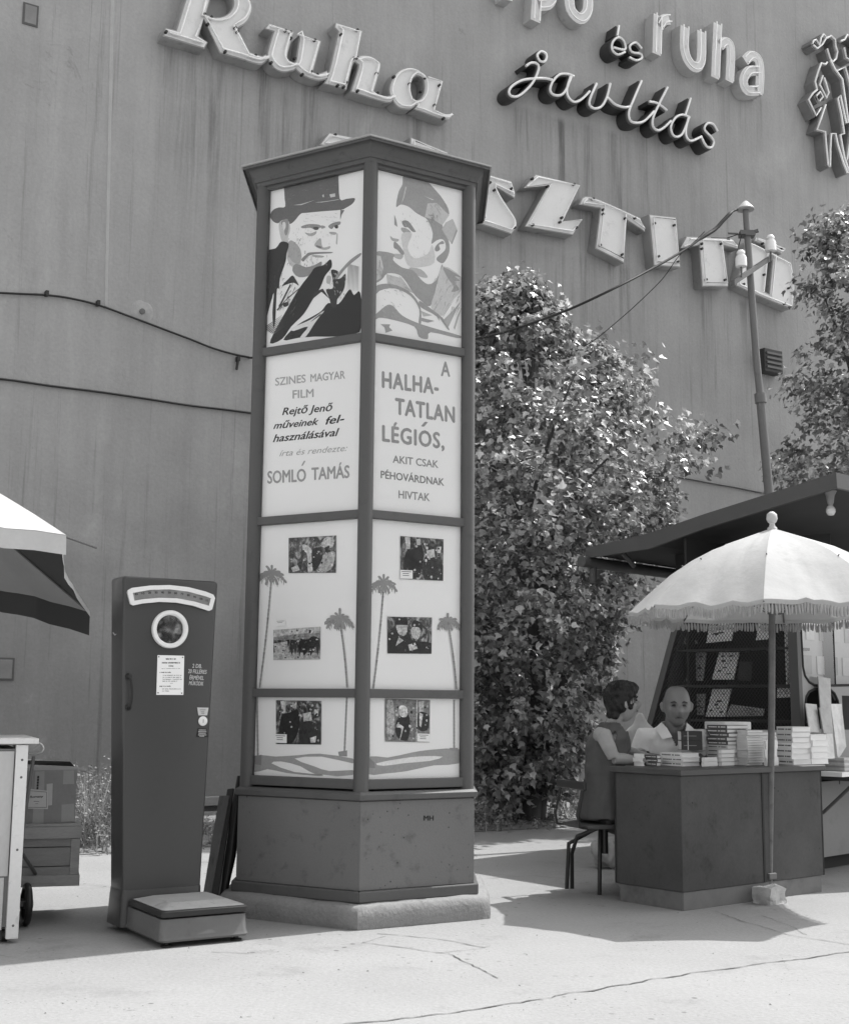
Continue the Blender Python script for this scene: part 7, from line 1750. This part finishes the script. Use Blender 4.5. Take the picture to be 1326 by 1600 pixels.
# ================================================================== TREES AND WEEDS
M_leaf = [mat('leaf_%d' % i, g, rough=0.33, spec=0.9, var=0.25, scale=3, fine=0.2, fscale=12, trans=0.34) for i, g in enumerate((0.14, 0.32, 0.60))]
M_bark = mat('bark', 0.11, rough=0.95, var=0.3, scale=9, bump=0.7, bscale=40, stretch=(1, 1, 0.3))
LEAF = [(0, 0), (0.34, 0.10), (0.50, 0.42), (0.26, 0.50), (0.0, 1.0), (-0.26, 0.50), (-0.50, 0.42), (-0.34, 0.10)]
def leaves(name, pts, parent, size=(0.05, 0.09), mats_=None, seed=1, out=None, up=0.6):
    rr = random.Random(seed); V = []; Fc = []; MI = []
    for (p, od) in pts:
        nrm = Vector((rr.gauss(0, 1), rr.gauss(0, 1), rr.gauss(0, 1)))*0.55+od*0.7+Vector((0, 0, up)); nrm.normalize()
        t = Vector((rr.gauss(0, 1), rr.gauss(0, 1), rr.gauss(0, 1)-0.7)); t = (t-nrm*t.dot(nrm))
        if t.length < 1e-3: continue
        t.normalize(); s_ = nrm.cross(t); l = rr.uniform(*size); k = len(V); fold = rr.uniform(0.05, 0.35)
        for (a, b_) in LEAF: V.append(tuple(p+s_*a*l+t*b_*l+nrm*(abs(a)*fold-0.25*b_*b_*0.6)*l))
        Fc.append((k, k+1, k+2, k+3, k+4)); Fc.append((k, k+4, k+5, k+6, k+7)); c = rr.choice((0, 0, 1, 1, 2)); MI += [c, c]
    me = bpy.data.meshes.new(name); me.from_pydata(V, [], Fc)
    for m_ in (mats_ or M_leaf): me.materials.append(m_)
    me.polygons.foreach_set('material_index', MI); me.update()
    o = link(name, me, parent); o['kind'] = 'stuff'; return o
def sil(tab, y):
    for (y0, x0), (y1, x1) in zip(tab, tab[1:]):
        if y0 <= y <= y1: return x0+(x1-x0)*(y-y0)/(y1-y0)
    return None
def crown_from_sil(left, right, y0, y1, Yc, nclump, nleaf, seed, rdepth=1.0, csz=(0.08, 0.20), sparse=()):
    rr = random.Random(seed); pts = []; cl_ = []
    ppm = FPX/Yc
    for _ in range(nclump*4):
        if len(cl_) >= nclump: break
        y = rr.uniform(y0, y1); xl = sil(left, y); xr = sil(right, y)
        if xl is None or xr is None: continue
        cx = (xl+xr)/2; rx = (xr-xl)/2-8
        if rx < 6: continue
        a = rr.uniform(0, 2*math.pi); q = math.sqrt(rr.uniform(0.12, 1.10))
        dpx = rx*math.sin(a)*q; xx = cx+rx*math.cos(a)*q
        ctr_ = D(cx, y, Yc); p = D(xx, y, Yc+(dpx/ppm)*rdepth)
        if rr.random() < 0.0: continue
        nz_ = mnoise.noise(Vector((xx/55.0, y/55.0, dpx/60.0+seed)))
        if nz_ < -0.04 and q > 0.42: continue
        od = Vector((math.cos(a), math.sin(a), 0.25)).normalized()
        cl_.append((p, od, q))
    for p, od, q in cl_:
        cs = rr.uniform(*csz); k = int(nleaf*rr.uniform(0.6, 1.4)); stem = Vector((rr.gauss(0, .4), rr.gauss(0, .4), rr.gauss(0.1, .4)))+od*0.7; stem.normalize()
        for j in range(k):
            t = rr.uniform(-1, 1); v = stem*t*cs+Vector((rr.gauss(0, 1), rr.gauss(0, 1), rr.gauss(0, 1)))*cs*0.42
            pp_ = p+v
            if pp_.z < 0.05: continue
            pts.append((pp_, (od+v*1.5).normalized()))
    return pts, cl_
def limbs(parent, base, cl_, seed, n=26, r0=0.09, trunk_h=2.2):
    rr = random.Random(seed); m = MB()
    top = max(cl_, key=lambda c: c[0].z)[0]; mids = [base, base.lerp(top, 0.25)+Vector((0.08, 0.05, 0)), base.lerp(top, 0.5)+Vector((-0.07, 0.05, 0)), base.lerp(top, 0.75), top]
    m.tube(cat_rom(mids, 4), [r0*(1-0.93*i/16) for i in range(17)], 10); o = m.build('trunk', M_bark, parent, smooth=60)
    for i, (p, od, q) in enumerate(rr.sample(cl_, min(n, len(cl_)))):
        h = min(0.9, max(0.05, (p.z-0.5-base.z)/(top.z-base.z)*0.8)); s_ = cat_rom(mids, 8)[int(h*32)]
        md_ = s_.lerp(p, 0.5)+Vector((0, 0, 0.12+rr.uniform(-.05, .1))); b_ = MB(); b_.tube(cat_rom([s_, md_, p], 4), [r0*0.32*(1-0.85*k/8) for k in range(9)], 6, cap=False); b_.build('branch', M_bark, parent, smooth=60)
# big tree between column and kiosk
tb = G(828, 1286)
tr1 = thing('leafy_tree', 'dense broad leaved tree growing at the wall between the poster column and the kiosk', 'tree', tb)
right = [(438, 838), (470, 856), (500, 905), (520, 945), (560, 985), (600, 1050), (640, 1078), (690, 1122), (740, 1122), (770, 1080), (810, 1070), (850, 1040), (880, 1048), (920, 1000), (960, 1010), (990, 985), (1030, 965), (1070, 955), (1110, 945), (1160, 930), (1210, 905), (1250, 885), (1285, 860)]
left = [(438, 790), (470, 720), (520, 680), (600, 640), (700, 610), (900, 600), (1050, 620), (1150, 660), (1230, 720), (1285, 790)]
pts, cl_ = crown_from_sil(left, right, 440, 1245, tb.y, 1050, 36, 11, 1.0)
leaves('crown', pts, tr1, (0.045, 0.092), None, 1)
limbs(tr1, tb, cl_, 3, 30, 0.10)
for dx_ in (0.10, -0.07):
    m = MB(); m.tube([tb+Vector((dx_, 0.05, 0)), tb+Vector((dx_*1.8, 0.05, 0.7)), tb+Vector((dx_*4.5, 0.1, 1.9))], [0.05, 0.04, 0.02], 8); m.build('stem', M_bark, tr1, smooth=60)
# tree at the right edge
tb2 = G(1395, 1275)
tr2 = thing('leafy_tree', 'leafy tree at the right edge with branches above the kiosk roof', 'tree', tb2)
left = [(335, 1310), (350, 1275), (375, 1250), (410, 1250), (440, 1240), (480, 1258), (510, 1268), (530, 1250), (560, 1208), (600, 1208), (640, 1235), (680, 1240), (700, 1205), (725, 1180), (745, 1195), (790, 1230), (900, 1280), (1100, 1300)]
right = [(335, 1360), (400, 1560), (1000, 1600), (1100, 1500)]
pts, cl_ = crown_from_sil(left, right, 338, 1090, tb2.y, 800, 36, 21, 0.9)
leaves('crown', pts, tr2, (0.042, 0.085), None, 2)
limbs(tr2, tb2, cl_, 5, 30, 0.11)
# street tree across the way (seen only in the mirror and the panes)
tb3 = Vector((6.9, -0.2, 0))
tr3 = thing('street_tree', 'street tree standing across the pavement behind the photographer', 'tree', tb3)
rr = random.Random(8); pts = []; cl_ = []
for i in range(420):
    a = rr.uniform(0, 6.283); e = rr.uniform(-1, 1); q = rr.uniform(0.4, 1); od = Vector((math.cos(a)*math.sqrt(1-e*e), math.sin(a)*math.sqrt(1-e*e), e)); p = tb3+Vector((0, 0, 3.6))+Vector((od.x*3.0, od.y*3.0, od.z*2.9))*q; cl_.append((p, od, q))
    for j in range(22): v = Vector((rr.gauss(0, 1), rr.gauss(0, 1), rr.gauss(0, 1)))*0.2; pts.append((p+v, od))
leaves('crown', pts, tr3, (0.10, 0.18), None, 4); limbs(tr3, tb3, cl_, 6, 14, 0.14)

# weeds and dry grass along the wall
M_weed = [mat('weed_%d' % i, g, rough=0.8, var=0.3, trans=0.2) for i, g in enumerate((0.16, 0.26, 0.40))]
def weeds(name, label, regs, seed, cat='weeds'):
    rr = random.Random(seed); V = []; Fc = []; MI = []
    for (x0, x1, y0, y1, n, h0, h1) in regs:
        for _ in range(n):
            g = G(rr.uniform(x0, x1), rr.uniform(y0, y1)); h = rr.uniform(h0, h1); lean = Vector((rr.gauss(0, .25), rr.gauss(0, .25), 1))
            a = rr.uniform(0, 6.28); w_ = rr.uniform(0.003, 0.006); s_ = Vector((math.cos(a), math.sin(a), 0))*w_; k = len(V); c = rr.choice((0, 1, 1, 2))
            tip = g+lean*h+Vector((rr.gauss(0, .05), rr.gauss(0, .05), 0)); md_ = g+lean*h*0.55
            V += [tuple(g-s_), tuple(g+s_), tuple(md_+s_*0.8), tuple(md_-s_*0.8), tuple(tip)]; Fc += [(k, k+1, k+2, k+3), (k+3, k+2, k+4)]; MI += [c, c]
            for j in range(rr.randint(3, 8)):
                t = rr.uniform(0.3, 1.0); p = g+lean*h*t; d = Vector((rr.gauss(0, 1), rr.gauss(0, 1), rr.uniform(-.2, .8))).normalized()*rr.uniform(0.015, 0.04); e = d.cross(Vector((rr.gauss(0, 1), rr.gauss(0, 1), rr.gauss(0, 1)))).normalized()*0.010
                k = len(V); V += [tuple(p), tuple(p+d*0.5+e), tuple(p+d), tuple(p+d*0.5-e)]; Fc.append((k, k+1, k+2, k+3)); MI.append(c)
    me = bpy.data.meshes.new(name); me.from_pydata(V, [], Fc)
    for m_ in M_weed: me.materials.append(m_)
    me.polygons.foreach_set('material_index', MI); me.update()
    tag(link(name, me), label, cat, None, 'stuff')
weeds('dry_weeds', 'pale dry weeds along the foot of the wall left of the scale', [(-30, 175, 1300, 1336, 420, 0.08, 0.28), (112, 172, 1300, 1332, 200, 0.3, 0.66), (138, 172, 1310, 1330, 110, 0.3, 0.62)], 1)
weeds('dry_weeds', 'sparse dry weeds behind the gap between scale and poster column', [(310, 400, 1296, 1325, 140, 0.03, 0.16)], 2)
weeds('dry_weeds', 'sunlit low weeds on the soil beside and under the leafy tree', [(735, 800, 1268, 1300, 240, 0.05, 0.20), (800, 960, 1268, 1296, 200, 0.03, 0.10), (850, 930, 1272, 1285, 90, 0.2, 0.4)], 3)
# fallen leaves and grit at the strip edge
rr = random.Random(31); pts = [(G(rr.uniform(-20, 1000), rr.uniform(1298, 1345) if False else 1300) , Vector((0, 0, 1))) for _ in range(0)]
for _ in range(700):
    x = rr.uniform(-20, 1000); yb_ = 1341-(x-20)*38/680; g = G(x, rr.uniform(yb_-30, yb_+5)); g.z = 0.012+rr.uniform(0, 0.04)*(g.y > 11); pts.append((g, Vector((0, 0, 1))))
o = leaves('fallen_leaves', pts, None, (0.02, 0.05), M_weed, 9, up=2.0); tag(o, 'scattered dry fallen leaves and litter along the soil edge', 'leaves')
# small litter and pebbles on the pavement
rr = random.Random(91); V = []; Fc = []
for _ in range(240):
    x = rr.uniform(-40, 1370); y = rr.uniform(1375, 1600)
    if rr.random() < 0.45: y = rr.uniform(1330, 1400)
    g = G(x, y); s_ = rr.choice((0.002, 0.002, 0.003, 0.003, 0.005)); k = len(V); n = 5; h = s_*0.6
    for j in range(n): a = 6.283*j/n; V.append((g.x+math.cos(a)*s_*rr.uniform(.6, 1.3), g.y+math.sin(a)*s_*rr.uniform(.6, 1.3), 0.0015))
    V.append((g.x, g.y, 0.0015+h)); Fc += [(k+j, k+(j+1) % n, k+n) for j in range(n)]
me = bpy.data.meshes.new('grit'); me.from_pydata(V, [], Fc); me.materials.append(mat('grit_stone', 0.16, var=0.5, scale=9)); me.update()
tag(link('grit', me), 'scattered grit and tiny pebbles lying on the sunny pavement', 'grit', None, 'stuff')
